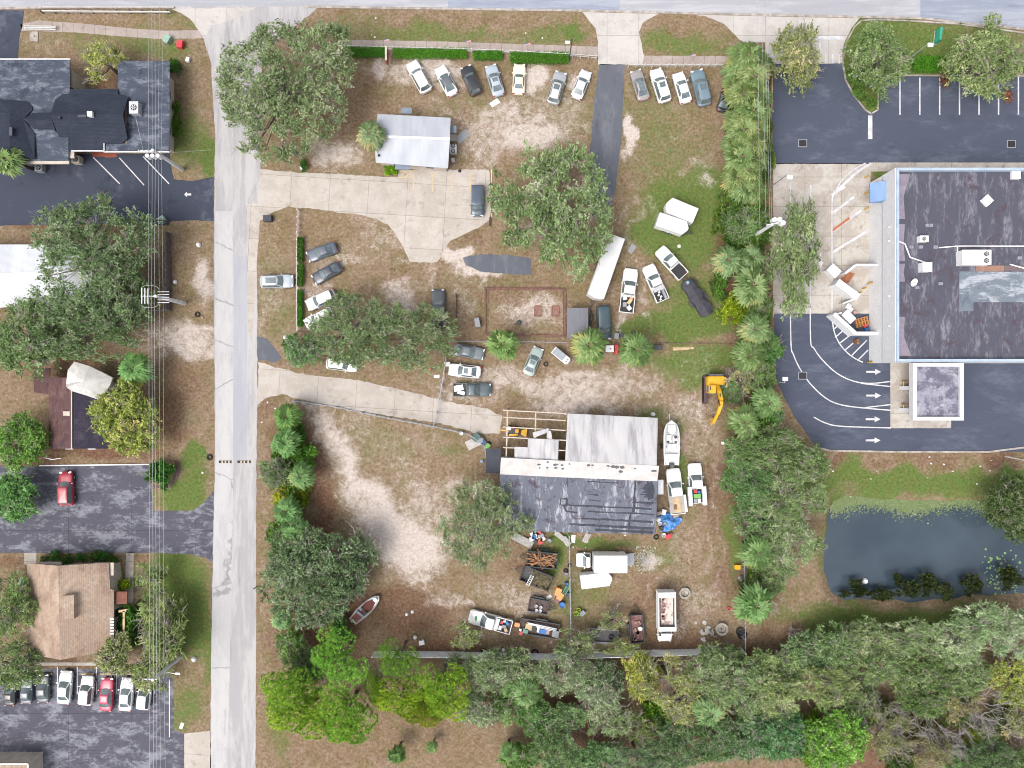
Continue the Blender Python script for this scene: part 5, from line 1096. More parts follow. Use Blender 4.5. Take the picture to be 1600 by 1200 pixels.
m_rA = roofmat('weathered_felt_roof', P(78,86,102), P(140,146,158), P(64,70,84), .4, (1, 2.2, 1), .44, .7)
m_rNew = roofmat('charcoal_shingles', P(50,58,74), P(62,68,84), None, .5, (1, 1, 1), .4, .7, (.9, .16, 0))
m_rTan = roofmat('tan_shingles', P(196,172,152), P(168,140,124), P(212,190,170), .16, (1, .5, 1), .46, .6, (.34, .2, 1.571))
m_rMetal = metalroof('white_ribbed_metal', P(206,210,218), P(194,199,208))
m_rMetalW = metalroof('weathered_ribbed_metal', P(214,212,214), P(164,162,168), .04, 2.2)
m_rBank = roofmat('bank_membrane_roof', P(92,92,106), P(158,156,166), P(92,82,92), .34, (2.4, .7, 1), .47, .76)
m_rBank2 = roofmat('pale_patch_roof', P(128,138,150), P(196,202,210), P(106,114,130), .3, (.6, 1.6, 1), .48, .62)
m_rWare = roofmat('patched_tar_roof', P(118,122,136), P(196,198,206), P(92,80,92), .55, (2.0, .6, 1), .5, .66)
m_tarline = M2('tar_seam', P(66,72,86), P(48,52,64), 2)
m_rWhite = M2('white_roof_coating', P(232,230,226), P(214,208,204), 1.2, .8)
m_rBrown = roofmat('brown_shingles', P(108,80,80), P(134,104,100), P(86,68,74), .3, (1, 1, 1), .45, .65, (.5, .24, 1.571))
m_rDark = roofmat('dark_shingles', P(66,60,78), P(92,84,98), None, .4, (1, 1, 1), .45, .65, (.5, .24, 1.571))
m_wallC = M2('cream_wall', P(226,214,200), P(204,192,178), 1, .85)
m_wallW = M2('white_wall', P(250,250,252), P(240,241,244), .6, .8)
m_wallB = M2('brick_red_wall', P(150,96,80), P(120,76,64), 2, .9)
m_win = M2('window_glass', (.03, .035, .04, 1), (.05, .055, .06, 1), 1, .12, fine=0)
m_door = solid('door_brown', P(110,80,60), .6)
m_blueaw = M2('blue_awning', P(126,164,212), P(112,150,200), 1, .6)
m_coping = M2('pale_blue_coping', P(196,212,232), P(178,198,222), .8, .6)
def inset(poly, d):
    n = len(poly); ar = sum(poly[i][0]*poly[(i+1) % n][1]-poly[(i+1) % n][0]*poly[i][1] for i in range(n)); s_ = 1 if ar > 0 else -1; out = []
    for i in range(n):
        p0, p1, p2 = Vector(poly[i-1]), Vector(poly[i]), Vector(poly[(i+1) % n]); a = (p1-p0).normalized(); b = (p2-p1).normalized(); na = Vector((-a.y, a.x))*s_; nb = Vector((-b.y, b.x))*s_
        m = na+nb; m = m/max(.3, m.dot(na)) if m.length > 1e-6 else na; out.append(tuple(p1+m*d))
    return out
def walls(e, poly, z, mat, wins=3.8, door=True, z0=0.0):
    """poly: wall footprint (world xy); walls with windows and a door as parts"""
    mb = MB(); mb.prism(poly, z0, z); mb.build('wall', mat, e); n = len(poly); dn = False
    ar = sum(poly[i][0]*poly[(i+1) % n][1]-poly[(i+1) % n][0]*poly[i][1] for i in range(n)); s_ = 1 if ar > 0 else -1
    for i in range(n):
        a, b = Vector(poly[i]), Vector(poly[(i+1) % n]); L = (b-a).length
        if L < 3 or not wins: continue
        d = (b-a)/L; no = Vector((d.y, -d.x))*s_; k = max(1, int(L/wins)); ang = math.atan2(d.y, d.x)
        for j in range(k):
            c = a+d*(L*(j+.5)/k)+no*.02
            if door and not dn and j == k//2:
                m = MB(); m.box(c.x, c.y, 1.05, 1.0, .08, 2.1, ang); m.build('door', m_door, e); dn = True; continue
            m = MB(); m.box(c.x, c.y, 1.65, 1.3, .06, 1.2, ang); w_ = m.build('window', m_wallW, e); c2 = c+no*.03
            m = MB(); m.box(c2.x, c2.y, 1.65, 1.12, .04, 1.02, ang); m.build('pane', m_win, w_)
def px2(poly, h): return [tuple(W(x, y, h).xy) for x, y in poly]
def local(e, vs): return vs
def flat_roof(e, poly, h, mat, th=.25, name='roof'):
    mb = MB(); mb.prism(px2(poly, h), h-th, h); return mb.build(name, mat, e)
def roof_planes(e, planes, mat, name='roof', th=.14):
    """planes: list of lists of (px,py,h)"""
    mb = MB()
    for pl in planes:
        vs = [W(*p) for p in pl]; n = (vs[1]-vs[0]).cross(vs[2]-vs[0])
        if n.z < 0: vs.reverse()
        k = len(vs); mb.add([tuple(v) for v in vs]+[(v.x, v.y, v.z-th) for v in vs], [list(range(k)), list(reversed(range(k, 2*k)))]+[(i, k+i, k+(i+1) % k, (i+1) % k) for i in range(k)])
    return mb.build(name, mat, e)
def bld(name, cx, cy, label, cat='building'): return empty(name, (0, 0, 0), 0, label, cat)

# white-roofed office
e = bld('small_office', 645, 220, 'small office under a white ribbed metal roof beside the concrete yard')
A, B, C, D = (590,178), (704,184), (700,263), (587,254); RL, RR = (585,213), (703,217)
walls(e, inset(px2([A, B, C, D], 3.1), .45), 3.0, m_wallC)
roof_planes(e, [[(*A,3.1),(*B,3.1),(*RR,3.75),(*RL,3.75)], [(*RL,3.75),(*RR,3.75),(*C,3.1),(*D,3.1)]], m_rMetal)
mb = MB(); a, b = W(*RL, 3.8), W(*RR, 3.8); mb.seg(a, b, .34, .06); mb.build('ridge_cap', m_white, e)
mb = MB(); a, b = W(618,256,2.8), W(640,256,2.8); mb.box((a.x+b.x)/2, a.y-.25, 2.75, 2.1, 1.0, .1); o = mb.build('door_awning', M2('grey_awning', P(128,142,160), P(140,152,168)), e)
mb = MB(); a = W(708,202,2.4); mb.box(a.x, a.y, 2.4, .9, 1.0, .1); mb.build('side_awning', M2('grey_awning', P(128,142,160)), e)
mb = MB(); a = W(708,215,.4); mb.box(a.x, a.y, .2, .9, .9, .4); mb.build('side_step', m_slab, e)
mb = MB(); a = W(635,173,2.4); mb.box(a.x, a.y, 2.4, 1.5, .8, .1); mb.build('rear_awning', M2('grey_awning', P(128,142,160)), e)
m = MB(); a = W(592,243,3.35); m.box(a.x, a.y, 3.4, .25, .25, .3); m.build('vent_pipe', m_black, e)
# upper left office
e = bld('gabled_office', 120, 170, 'sprawling single-storey office with dark shingled gables and weathered wings')
h = 3.6
walls(e, inset(px2([(-60,93),(109,93),(109,232),(-60,232)], h), 1.1), h-.1, m_wallC)
walls(e, inset(px2([(182,95),(265,95),(265,237),(182,237)], h), 1.15), h-.1, m_wallC)
walls(e, inset(px2([(105,140),(184,140),(184,236),(105,236)], h), 1.1), h-.2, m_wallC, 0)
roof_planes(e, [[(-60,93,3.6),(109,93,3.6),(109,150,4.0),(86,165,4.0),(86,205,4.0),(-60,205,4.0)], [(-60,205,4.0),(86,205,4.0),(107,214,3.8),(107,251,3.4),(40,251,3.4),(-60,248,3.4)]], m_rA, 'weathered_roof')
roof_planes(e, [[(184,95,3.7),(265,95,3.6),(265,237,3.6),(163,237,3.6),(163,225,3.6),(198,224,3.7),(198,155,3.7),(184,147,3.7)]], m_rA, 'weathered_roof')
rf = roof_planes(e, [[(110,139,3.9),(184,139,3.9),(184,147,4.0),(200,152,4.1),(192,179,5.2),(79,179,5.2),(86,156,4.2),(97,147,4.0),(108,146,4.0)], [(79,179,5.2),(192,179,5.2),(199,216,4.2),(190,224,3.9),(164,224,3.8),(164,236,3.6),(109,236,3.6),(108,214,3.9),(92,214,3.9)]], m_rNew, 'shingle_roof')
roof_planes(e, [[(-60,156,3.9),(0,155,4.3),(40,158,4.05),(50,166,4.05),(15,176,5.0),(-60,176,5.0)], [(15,176,5.0),(50,166,4.05),(50,172,4.05),(36,186,4.3),(54,208,4.05),(54,248,3.8),(15,240,5.0)], [(-60,176,5.0),(15,176,5.0),(15,240,5.0),(-60,240,5.0)], [(15,240,5.0),(54,248,3.8),(-10,250,3.8),(-60,240,4.4)]], m_rNew, 'shingle_roof')
roof_planes(e, [[(36,186,4.5),(52,176,4.05),(82,176,4.3),(82,189,4.9)], [(36,186,4.5),(82,189,4.9),(86,202,4.1),(54,202,4.05)]], m_rNew, 'shingle_roof')
mb = MB()
for pts in ([(-60,92.5),(110,92.5)],[(163,237.5),(265,237.5)],[(163,224),(163,238)],[(112,236),(163,236)]):
    mb = MB(); mb.seg(W(*pts[0], 3.72), W(*pts[1], 3.72), .12, .16); mb.build('fascia', m_white, e)
mb = MB(); a = W(113,126,2.2); mb.box(a.x, a.y, 1.4, .8, 2.4, 2.8); mb.build('bay_wall', m_wallC, e)
mb = MB()
for x0, x1, y0, y1 in ((28,108,249,256),(107,116,234,247)): a, b = W(x0, y0, 3.2), W(x1, y1, 3.2); mb.box((a.x+b.x)/2, (a.y+b.y)/2, 3.1, abs(b.x-a.x), abs(b.y-a.y), .25)
mb.build('cream_soffit', m_wallC, e)
for (x, y, sx, sy, mt, nm) in ((129,182,1.1,.35,m_steel,'ridge_vent'),(18,206,.4,1.1,m_steel,'ridge_vent'),(94,184,.3,.3,m_black,'vent_pipe')):
    mb = MB(); a = W(x, y, 5.1); mb.box(a.x, a.y, 5.15, sx, sy, .25); mb.build(nm, M2('vent_grey', P(84,88,104)) if nm != 'vent_pipe' else mt, e)
# rooftop kit
def hvac(px, py, z, sx, sy, sz, label, fans=1, mat=None, rz=0.0, grp=None, duct=None):
    p = W(px, py, z+sz); e = empty('air_conditioner', (p.x, p.y, z), rz, label, 'air conditioner', grp); mb = MB(); mb.box(0, 0, sz/2, sx, sy, sz); mb.box(0, 0, sz+.02, sx*1.03, sy*1.03, .04); mb.build('casing', mat or m_white, e)
    for k in range(fans):
        fx = (k-(fans-1)/2)*min(sx, sy)*.8; x_, y_ = (fx, 0) if sx >= sy else (0, fx); r = min(sx, sy)*.34
        if sx > 3: x_, y_, r = sx*.34, (k-.5)*sy*.46, sy*.17
        m = MB(); m.cyl(x_, y_, sz+.04, sz+.07, r, 18); f = m.build('fan_grille', m_black, e)
        m = MB(); [m.box(x_, y_, sz+.09, r*1.7, r*.28, .03, j*1.05) for j in range(3)]; m.build('fan_blades', m_alu, f)
    return e
hvac(209,168,3.75,1.2,1.6,1.0,'grey rooftop air conditioner on the right wing of the gabled office', 1, m_alu)
hvac(60,262,0,1.0,1.0,.9,'round-fan air conditioner on the ground by the lower left palm', 1, m_alu)
hvac(118,249,0,1.1,1.0,.9,'air conditioner beside the cream wall of the gabled office', 1, m_wallC)
hvac(708,232,0,.9,1.1,.9,'white air conditioner beside the right wall of the white-roofed office', 2)
mb = MB(); a = W(142,179,5.3); mb.box(a.x, a.y, 5.3, .62, .62, .5); mb.box(a.x, a.y, 5.57, .7, .7, .05); item('skylight_box', 'roof box', 'small white box on the ridge of the charcoal gable', mb, m_white)
# tan shingled house
e = bld('shingled_office', 110, 955, 'building with a broad tan shingled roof beside the long pale walk')
walls(e, inset(px2([(46,884),(172,882),(177,920),(177,1012),(44,1018)], 3.2), .5), 3.1, m_wallC)
roof_planes(e, [[(42,880,3.2),(90,884,5.3),(95,1031,5.3),(43,1022,3.2)], [(90,884,5.3),(170,879,3.2),(172,920,3.2),(178,922,3.0),(178,1016,3.0),(95,1031,5.3)]], m_rTan)
mb = MB(); pts = px2([(97,931),(113,931),(113,968),(97,968)], 5.7); mb.prism(pts, 4.2, [5.7, 5.35, 5.35, 5.7]); mb.build('roof_monitor', m_rTan, e)
mb = MB()
for x0, x1, y0, y1, z in ((148,178,879,899,2.9),(62,96,878,884,2.9)): a, b = W(x0, y0, z), W(x1, y1, z); mb.box((a.x+b.x)/2, (a.y+b.y)/2, z, abs(b.x-a.x), abs(b.y-a.y), .16)
mb.build('cream_eave', m_wallC, e)
for k in range(6):
    mb = MB(); a = W(172.5, 967+4.6*k, 3.1); mb.box(a.x, a.y, 3.12, 1.0, .17, .1); mb.build('slat', m_white, e)
mb = MB(); a = W(172.5, 978, 3.0); mb.box(a.x, a.y, 3.0, 1.05, 2.7, .06); mb.build('skylight', m_black, e)
mb = MB(); a = W(188,934,2.6); mb.box(a.x, a.y, 2.55, 1.9, 1.7, .12); e2 = empty('entrance_arbor', (0, 0, 0), 0, 'brown flat canopy and timber beam beside the shingled office', 'arbor')
mb.build('canopy', m_wallB, e2); mb = MB(); a, b = W(194,954,2.4), W(194,1003,2.4); mb.seg(a, b, .28, .25); mb.seg(W(186,955,2.4), W(200,953,2.4), .3, .25); mb.build('beam', m_tanload, e2)
mb = MB(); mb.seg((b.x, b.y+.3, 0), (b.x, b.y+.3, 2.3), .2, .2); mb.seg((a.x, a.y-.3, 0), (a.x, a.y-.3, 2.3), .2, .2); mb.build('post', m_tanload, e2)
# dark roofed house with white tarp
e = bld('dark_roofed_house', 120, 640, 'house with one brown and one charcoal roof slope beside the yellow green tree')
walls(e, inset(px2([(77,592),(165,592),(165,701),(77,701)], 3.0), .4), 2.9, m_wallC)
roof_planes(e, [[(76,590,3.0),(112,590,4.4),(112,701,4.4),(76,701,3.0)]], m_rBrown, 'brown_slope'); roof_planes(e, [[(112.3,590,4.4),(167,590,3.0),(167,701,3.0),(112.3,701,4.4)]], m_rDark, 'charcoal_slope')
mb = MB(); mb.seg(W(112,590,4.45), W(112,701,4.45), .14, .1); mb.build('ridge_cap', m_wallC, e)
mb = MB(); mb.box(*W(105,646,4.2).xy, 4.2, .9, .6, .35); mb.build('chimney', m_wallC, e)
roof_planes(e, [[(53,575,2.6),(78,575,2.8),(76,616,2.8),(53,613,2.6)]], m_rBrown, 'porch_roof')
roof_planes(e, [[(128,663,3.85),(148,663,3.4),(148,666,3.4),(136,666,3.6)]], m_wallC, 'dormer_flashing', .05)
mb = MB(); r = random.Random(8); top = [(103,600,4.0),(106,578,3.9),(116,565,3.6),(140,572,3.8),(176,590,3.2),(172,602,3.3),(155,625,3.6),(135,618,4.2),(112,611,4.75),(104,605,4.5)]
c_ = W(132,596,4.75); vs = [W(x, y, z+.35) for x, y, z in top]; mid = [v.lerp(c_, .5)+Vector((0, 0, .16)) for v in vs]; n = len(vs)
mb.add([tuple(v) for v in vs]+[tuple(v) for v in mid]+[tuple(c_+Vector((0, 0, .25)))]+[(v.x, v.y, v.z-.35) for v in vs], [(i, (i+1) % n, n+(i+1) % n, n+i) for i in range(n)]+[(n+i, n+(i+1) % n, 2*n) for i in range(n)]+[(i, 2*n+1+i, 2*n+1+(i+1) % n, (i+1) % n) for i in range(n)])
item('roof_tarp', 'tarp', 'white tarp draped over the upper end of the dark-roofed house', mb, m_rWhite)
for x in (108.5, 143.5):
    mb = MB(); a = W(x, 701.5, .1); mb.box(a.x, a.y, .08, 1.1, .12, .16); item('edging_block', 'kerb block', 'short white block at the foot of the dark-roofed house', mb, m_white, 'white blocks at the dark-roofed house')
mb = MB(); [mb.seg(W(*a_, .6), W(*b_, .6), .1, .1) for a_, b_ in (((69,715),(82,718)),((82,718),(95,716)))]; [mb.seg((W(x, y).x, W(x, y).y, 0), (W(x, y).x, W(x, y).y, .6), .08, .08) for x, y in ((70,715),(82,718),(94,716))]
item('railing', 'railing', 'bent white railing below the dark-roofed house', mb, m_white)
mb = MB(); mb.seg(W(62,727.5,.1), W(233,725.5,.1), .16, .2); item('low_wall', 'low wall', 'low white wall at the top of the worn blacktop lot', mb, m_white)
# white metal roof left
e = bld('metal_roofed_building', 70, 430, 'building with bright white metal roof under the large oak on the left')
walls(e, inset(px2([(-60,384),(143,384),(143,466),(-60,480)], 3.4), .4), 3.3, m_wallC)
roof_planes(e, [[(-60,382,3.4),(144,382,3.4),(144,425,4.0),(-60,430,4.0)],[(-60,430,4.0),(144,425,4.0),(143,468,3.4),(-60,486,3.4)]], metalroof('bright_ribbed_metal', P(232,235,240), P(216,220,228)))
mb = MB(); mb.seg(W(-60,430,4.06), W(144,425,4.06), .3, .06); mb.build('ridge_cap', m_white, e)
# grey shed
e = bld('grey_shed', 904, 504, 'small shed with a grey ribbed roof between the sand pen and the teal van', 'shed')
walls(e, inset(px2([(887,482),(919,482),(919,527),(887,527)], 2.4), .15), 2.3, m_brown, 0); a = W(903,527,1); m = MB(); m.box(a.x, a.y+.17, 1.0, 1.0, .06, 2.0); m.build('door', m_greyp, e)
roof_planes(e, [[(886,481,2.6),(919,481,2.4),(919,528,2.4),(886,528,2.6)]], metalroof('grey_ribbed_metal', P(132,132,142), P(120,120,130), 0, 4))
# bank
e = bld('bank_building', 1500, 410, 'large bank building with a dark streaked flat roof and white left wall')
hB = 7.0; fp = px2([(1401,262),(1720,262),(1720,565),(1401,565)], hB)
walls(e, fp, 6.2, m_wallW, 0)
ip = inset(fp, .35); mb = MB(); n = 4
for i in range(4):
    a0, a1, b0, b1 = fp[i], fp[(i+1) % 4], ip[i], ip[(i+1) % 4]; z0, z1 = 4.1, 7.0
    mb.add([(*a0, 6.19), (*a1, 6.19), (*b1, 6.19), (*b0, 6.19), (*a0, z1), (*a1, z1), (*b1, z1), (*b0, z1)], [(0, 1, 5, 4), (1, 2, 6, 5), (2, 3, 7, 6), (3, 0, 4, 7), (4, 5, 6, 7)])
mb.build('parapet', m_coping, e)
mb = MB(); mb.prism(ip, 6.2, 6.35); mb.build('roof', m_rBank, e)
x0 = fp[0][0]; yT, yB = fp[0][1], fp[2][1]
if yT < yB: yT, yB = yB, yT
mb = MB(); mb.box(x0-.05, (yT+yB)/2, 5.3, .1, yT-yB, 3.0); mb.build('upper_wall_band', M2('bright_white_wall', P(240,240,243), P(228,229,234)), e)
mb = MB(); mb.box(x0-.08, (yT+yB)/2, 3.76, .16, yT-yB, .06); mb.build('wall_seam', m_greyp, e)
mb = MB(); y0 = W(0,288,3).y; y1 = W(0,318,3).y; mb.prism([(x0-1.05, -3.2), (x0, -3.2), (x0, -2.6)], 0, 1) if False else None
aw = MB(); zt, zb_, dx = 4.7, 3.6, 1.7
aw.add([(x0-.1, y0, zt), (x0-.1, y1, zt), (x0-dx, y1, zb_), (x0-dx, y0, zb_), (x0-.1, y0, zb_-.3), (x0-.1, y1, zb_-.3), (x0-dx, y1, zb_-.3), (x0-dx, y0, zb_-.3)], [(0, 1, 2, 3), (3, 2, 6, 7), (0, 3, 7, 4), (1, 5, 6, 2), (4, 7, 6, 5)])
aw.build('awning', metalroof('blue_ribbed_awning', P(138,174,222), P(120,156,208), 1.571, 3), e)
for i, y in enumerate((480,547,373,455)):
    mb = MB(); a = W(1389, [377,463,509,355][i], 5.5); mb.box(x0-.2, a.y, 5.5, .18, .25, .2); mb.build('wall_lamp', m_lamp, e)
# pale patch on the roof: a second membrane
def roofsheet(e, name, poly, h, mat): 
    mb = MB(); vs = [W(x, y, h) for x, y in poly]; mb.prism([tuple(v.xy) for v in vs], h-.01, h); return mb.build(name, mat, e)
roofsheet(e, 'roof_patch', [(1499,424),(1720,426),(1720,472),(1521,472),(1521,486),(1499,486)], 6.37, m_rBank2)
roofsheet(e, 'roof_flashing', [(1525,415),(1569,415),(1569,424),(1525,424)], 6.375, M2('rusty_tray', P(176,134,110), P(150,120,110)))
roofsheet(e, 'roof_flashing', [(1569.5,415),(1640,415),(1640,423),(1569.5,423)], 6.376, M2('dull_tray', P(128,112,112), P(116,104,108)))
fl = M2('pale_flashing_apron', P(160,150,162), P(140,132,148)); 
for ya, yb in ((272,342),(350,408),(412,440),(495,556)): roofsheet(e, 'flashing_apron', [(1405,ya),(1414 if ya > 280 else 1422,ya),(1412,(ya+yb)//2),(1414 if yb < 550 else 1424,yb),(1405,yb)], 6.38, fl)
mb = MB(); pp = [(1402,376),(1414,381),(1422,402),(1452,412)]
for a, b in zip(pp[:-1], pp[1:]): mb.tube([W(*a, 6.5), W(*b, 6.5)], .09, 6)
for a, b in (((1467,387),(1495,384.5)),((1495,384.5),(1640,384.5)),((1496,385),(1496,407)),((1496,407),(1502,407)),((1578,413),(1600,419))): mb.tube([W(*a, 6.5), W(*b, 6.5)], .09, 6)
mb.build('conduit', m_white, e)
hvac(1526,402,6.35,3.7,1.9,1.3,'large white rooftop unit with two fans on the bank roof', 2)
hvac(1449,417,6.35,1.2,1.2,1.0,'square white unit at the end of the conduit on the bank roof', 0)
hvac(1444,373,6.35,1.1,.8,.7,'small white vent unit on the bank roof', 1)
for px, py, s_, rz, lb in ((1543,313,1.15,.75,'tilted square white skylight on the bank roof'),(1588,273,1.1,0,'square white skylight at the top right corner of the bank roof')):
    a = W(px, py, 6.7); mb = MB(); mb.box(a.x, a.y, 6.55, s_, s_, .4, rz); mb.box(a.x, a.y, 6.79, s_*.8, s_*.8, .1, rz); item('skylight', 'skylight', lb, mb, m_white)
e2 = empty('satellite_dish', (*W(1426,441,7).xy, 6.35), .6, 'white satellite dish on the bank roof', 'satellite dish')
mb = MB(); mb.lathe([(.001, 0), (.25, .03), (.48, .12), (.55, .2), (.5, .2), (.2, .08)], 20); mb.xf(Matrix.Translation((0, 0, .75)) @ Matrix.Rotation(.5, 4, 'X')); mb.build('dish', m_white, e2, True)
mb = MB(); mb.tube([(0, 0, 0), (0, 0, .78)], .05, 6); mb.tube([(0, 0, .75), (0, -.55, 1.2)], .03, 5); mb.build('mast', m_alu, e2)
for i, (px, py) in enumerate([(1452,352),(1462,386),(1424,386),(1439,386),(1470,443),(1433,449),(1593,403)]):
    a = W(px, py, 6.5); mb = MB(); mb.box(a.x, a.y, 6.45, .5 if i else .9, .4, .25); mb.cyl(a.x, a.y, 6.57, 6.75, .1, 8); item('roof_vent', 'roof vent', 'small grey vent stub on the bank roof', mb, M2('grey_vent', P(170,172,186)), 'vents on the bank roof')
# drive-through canopy
e = bld('drive_through_canopy', 1465, 610, 'white-edged drive-through canopy with a stained roof below the bank', 'canopy')
hc = 4.6; q = px2([(1427,567),(1506,567),(1506,657),(1427,657)], hc); iq = inset(q, .5); mb = MB()
for i in range(4):
    a0, a1, b0, b1 = q[i], q[(i+1) % 4], iq[i], iq[(i+1) % 4]
    mb.add([(*a0, 3.6), (*a1, 3.6), (*b1, 3.6), (*b0, 3.6), (*a0, hc), (*a1, hc), (*b1, hc), (*b0, hc)], [(0, 1, 5, 4), (1, 2, 6, 5), (2, 3, 7, 6), (3, 0, 4, 7), (4, 5, 6, 7)])
mb.build('fascia', M2('bright_white_wall', P(240,240,243)), e); mb = MB(); mb.prism(iq, 3.7, 4.25); mb.build('roof', roofmat('stained_canopy_roof', P(168,168,182), P(104,100,122), P(196,194,204), .35, (1, 1, 1), .42, .6), e)
mb = MB()
for ix in (0, 1):
    for y in (606, 640): a = W(1408+ix*50, y, 0); mb.prism([(a.x-.25, a.y-.25), (a.x+.25, a.y-.25), (a.x+.25, a.y+.25), (a.x-.25, a.y+.25)], 0, 3.69)
mb.build('column', m_wallW, e)
for k, y in enumerate((600, 636)):
    e2 = empty('teller_island', (*W(1412, y, .3).xy, 0), 0, f'{"upper" if k == 0 else "lower"} drive-through island with yellow guard on the pale slab', 'island'); 
    mb = MB(); mb.box(1.2, 0, .08, 3.0, .9, .16); mb.build('kerb', m_curb, e2); mb = MB(); mb.box(1.5, 0, .75, .9, .6, 1.2); mb.build('teller_unit', m_wallW, e2)
    mb = MB(); mb.tube([(-.1, -.42, .1), (-.35, -.3, .9), (-.35, .3, .9), (-.1, .42, .1)], .09, 8); mb.tube([(.5, -.42, .1), (.5, -.42, .9), (.5, .42, .9), (.5, .42, .1)], .08, 8); mb.build('guard_rail', M2('safety_yellow', P(236,186,60)), e2)
# warehouse
e = bld('warehouse', 905, 740, 'warehouse with patched dark roof, white coated band and ribbed metal lean-to')
walls(e, inset(px2([(782,716),(1029,729),(1026,835),(790,829)], 4.2), .2), 4.0, m_wallW)
mb = MB(); mb.prism(px2([(781,741),(1027,752),(1025,835),(779,829)], 4.3), 4.0, 4.3); mb.build('tar_roof', m_rWare, e)
roof_planes(e, [[(783,715,4.45),(1030,728,4.45),(1027,752,4.42),(860,745,4.42),(781,741,4.42)]], m_rWhite, 'white_roof_band', .3)
roof_planes(e, [[(887,646,3.9),(1028,653,3.9),(1026,729,4.4),(883,720,4.4)]], m_rMetalW, 'metal_roof', .1)
walls(e, inset(px2([(888,647),(1027,654),(1026,727),(884,719)], 3.9), .3), 3.75, m_wallW, 4)
mb = MB(); a = W(1032,761,3.0); mb.box(a.x, a.y, 3.0, .8, 2.0, .12); mb.build('side_awning', m_alu, e)
def tarl(pts, w): 
    z = 4.31+.0006*(hash(str(pts)) % 1)
    for a, b in zip(pts[:-1], pts[1:]): mbt.seg(W(*a, 4.305), W(*b, 4.305), w, .02)
mbt = MB(); r = random.Random(2)
def wob(x0, y0, x1, y1, w):
    n = max(2, int(abs(x1-x0)/9+abs(y1-y0)/6)); p = [(x0+(x1-x0)*k/n+r.uniform(-.4, .4), y0+(y1-y0)*k/n+r.uniform(-.5, .5)) for k in range(n+1)]
    for a, b in zip(p[:-1], p[1:]): mbt.seg(W(*a, 4.307+r.uniform(0, .006)), W(*b, 4.307+r.uniform(0, .006)), w*r.uniform(.7, 1.4), .02)
for a in ((918,752,966,755,.14),(918,772,935,774,.14),(920,781,938,783,.12),(882,789,1018,795,.22),(918,799,1022,804,.2),(910,810,1020,816,.22),(890,819,1022,826,.26),(930,828,1020,832,.3),(993,748,990,800,.28),(985,800,982,830,.22),(885,758,885,752,.1),(988,785,1022,786,.2),(1000,772,1015,774,.16),(876,779,886,779,.2),(876,779,876,789,.2),(886,779,886,789,.2),(876,789,886,789,.2),(881,789,884,799,.3),(884,799,902,801,.18),(1005,826,1003,835,.2),(1018,757,1017,780,.6),(887,745,887,760,.12)): wob(*a)
mbt.build('tar_seam', m_tarline, e)
mb = MB(); n = 24; pts = [W(1014+(9+3*math.sin(3*k))*math.cos(k*6.283/n), 766+(14+4*math.sin(2.3*k))*math.sin(k*6.283/n), 4.33) for k in range(n)]; mb.quad(*[tuple(p) for p in pts]); mb.build('tar_stain', m_tarline, e)
mb = MB()
for k, (x, y, s_) in enumerate(((842,726,3),(856,722,2.5),(868,726,4),(878,727,3),(869,731,3),(879,732,2.5),(855,731,2),(919,727,4),(926,727,2.5),(958,729,4),(964,730,4),(972,730,4.5),(970,737,4),(950,728,3),(890,725,2),(1022,736,4),(843,731,2),(992,732,2))):
    rr = random.Random(k); pts = [W(x+s_*math.cos(j*.9)*rr.uniform(.6, 1.3), y+s_*.6*math.sin(j*.9)*rr.uniform(.6, 1.3), 4.455+k*.0015) for j in range(7)]; mb.quad(*[tuple(p) for p in pts])
mb.build('tar_patch', M2('faded_tar', P(112,112,116)), e)
e = bld('open_roof_frame', 835, 680, 'bare white timber roof frame beside the metal lean-to', 'roof frame')
for y0, y1 in ((641,646),(652,657),(667,672.5),(683,688),(699,704)):
    mb = MB(); mb.seg(W(786,y0,3.9), W(884,y1,3.9), .14, .2); mb.build('purlin', m_wallC, e)
for x0, y0, x1, y1 in ((793,640,791,714),(837,642,836,713)):
    mb = MB(); mb.seg(W(x0,y0,3.7), W(x1,y1,3.7), .18, .18); mb.build('beam', m_wallC, e)
for x, y in ((793,641),(837,643),(791,700),(883,647)):
    mb = MB(); a = W(x, y, 3.7); mb.box(a.x, a.y, 1.8, .2, .2, 3.6); mb.build('post', m_wallC, e)
def metal_sheet(poly, z, label, bend=0.0):
    roofless = MB(); vs = [W(x, y, z) for x, y in poly]; k = len(vs); roofless.add([(v.x, v.y, v.z+bend*(i % 2)) for i, v in enumerate(vs)]+[(v.x, v.y, v.z-.04+bend*(i % 2)) for i, v in enumerate(vs)], [list(reversed(range(k))), list(range(k, 2*k))]+[(i, (i+1) % k, k+(i+1) % k, k+i) for i in range(k)]); return item('roofing_sheet', 'roofing sheet', label, roofless, m_rMetalW)
metal_sheet([(825,685),(873,687),(872,719),(824,717)], 4.15, 'wide ribbed metal sheet lying on the bare roof frame')
metal_sheet([(804,698),(826,699),(826,717),(804,715)], 4.08, 'smaller ribbed metal sheet left on the bare roof frame')
metal_sheet([(832,676),(856,669),(860,674),(834,684)], 4.25, 'loose bent metal sheet sticking out over the bare roof frame', .12)
metal_sheet([(855,672),(861,674),(863,686),(854,685)], 4.4, 'narrow folded metal strip beside the bent sheet on the roof frame', .05)
e = bld('dark_canopy', 771, 721, 'small dark fabric canopy at the left end of the warehouse', 'canopy')
mb = MB(); mb.prism(px2([(760,701),(783,702),(781,740),(759,739)], 2.7), 2.6, 2.7); mb.build('cover', M2('dark_tarpaulin', P(52,58,72), P(66,70,84), 1), e)
for x, y in ((761,703),(781,704),(760,737),(779,738)): mb = MB(); a = W(x, y, 2.6); mb.cyl(a.x, a.y, 0, 2.59, .04, 6); mb.build('leg', m_alu, e)
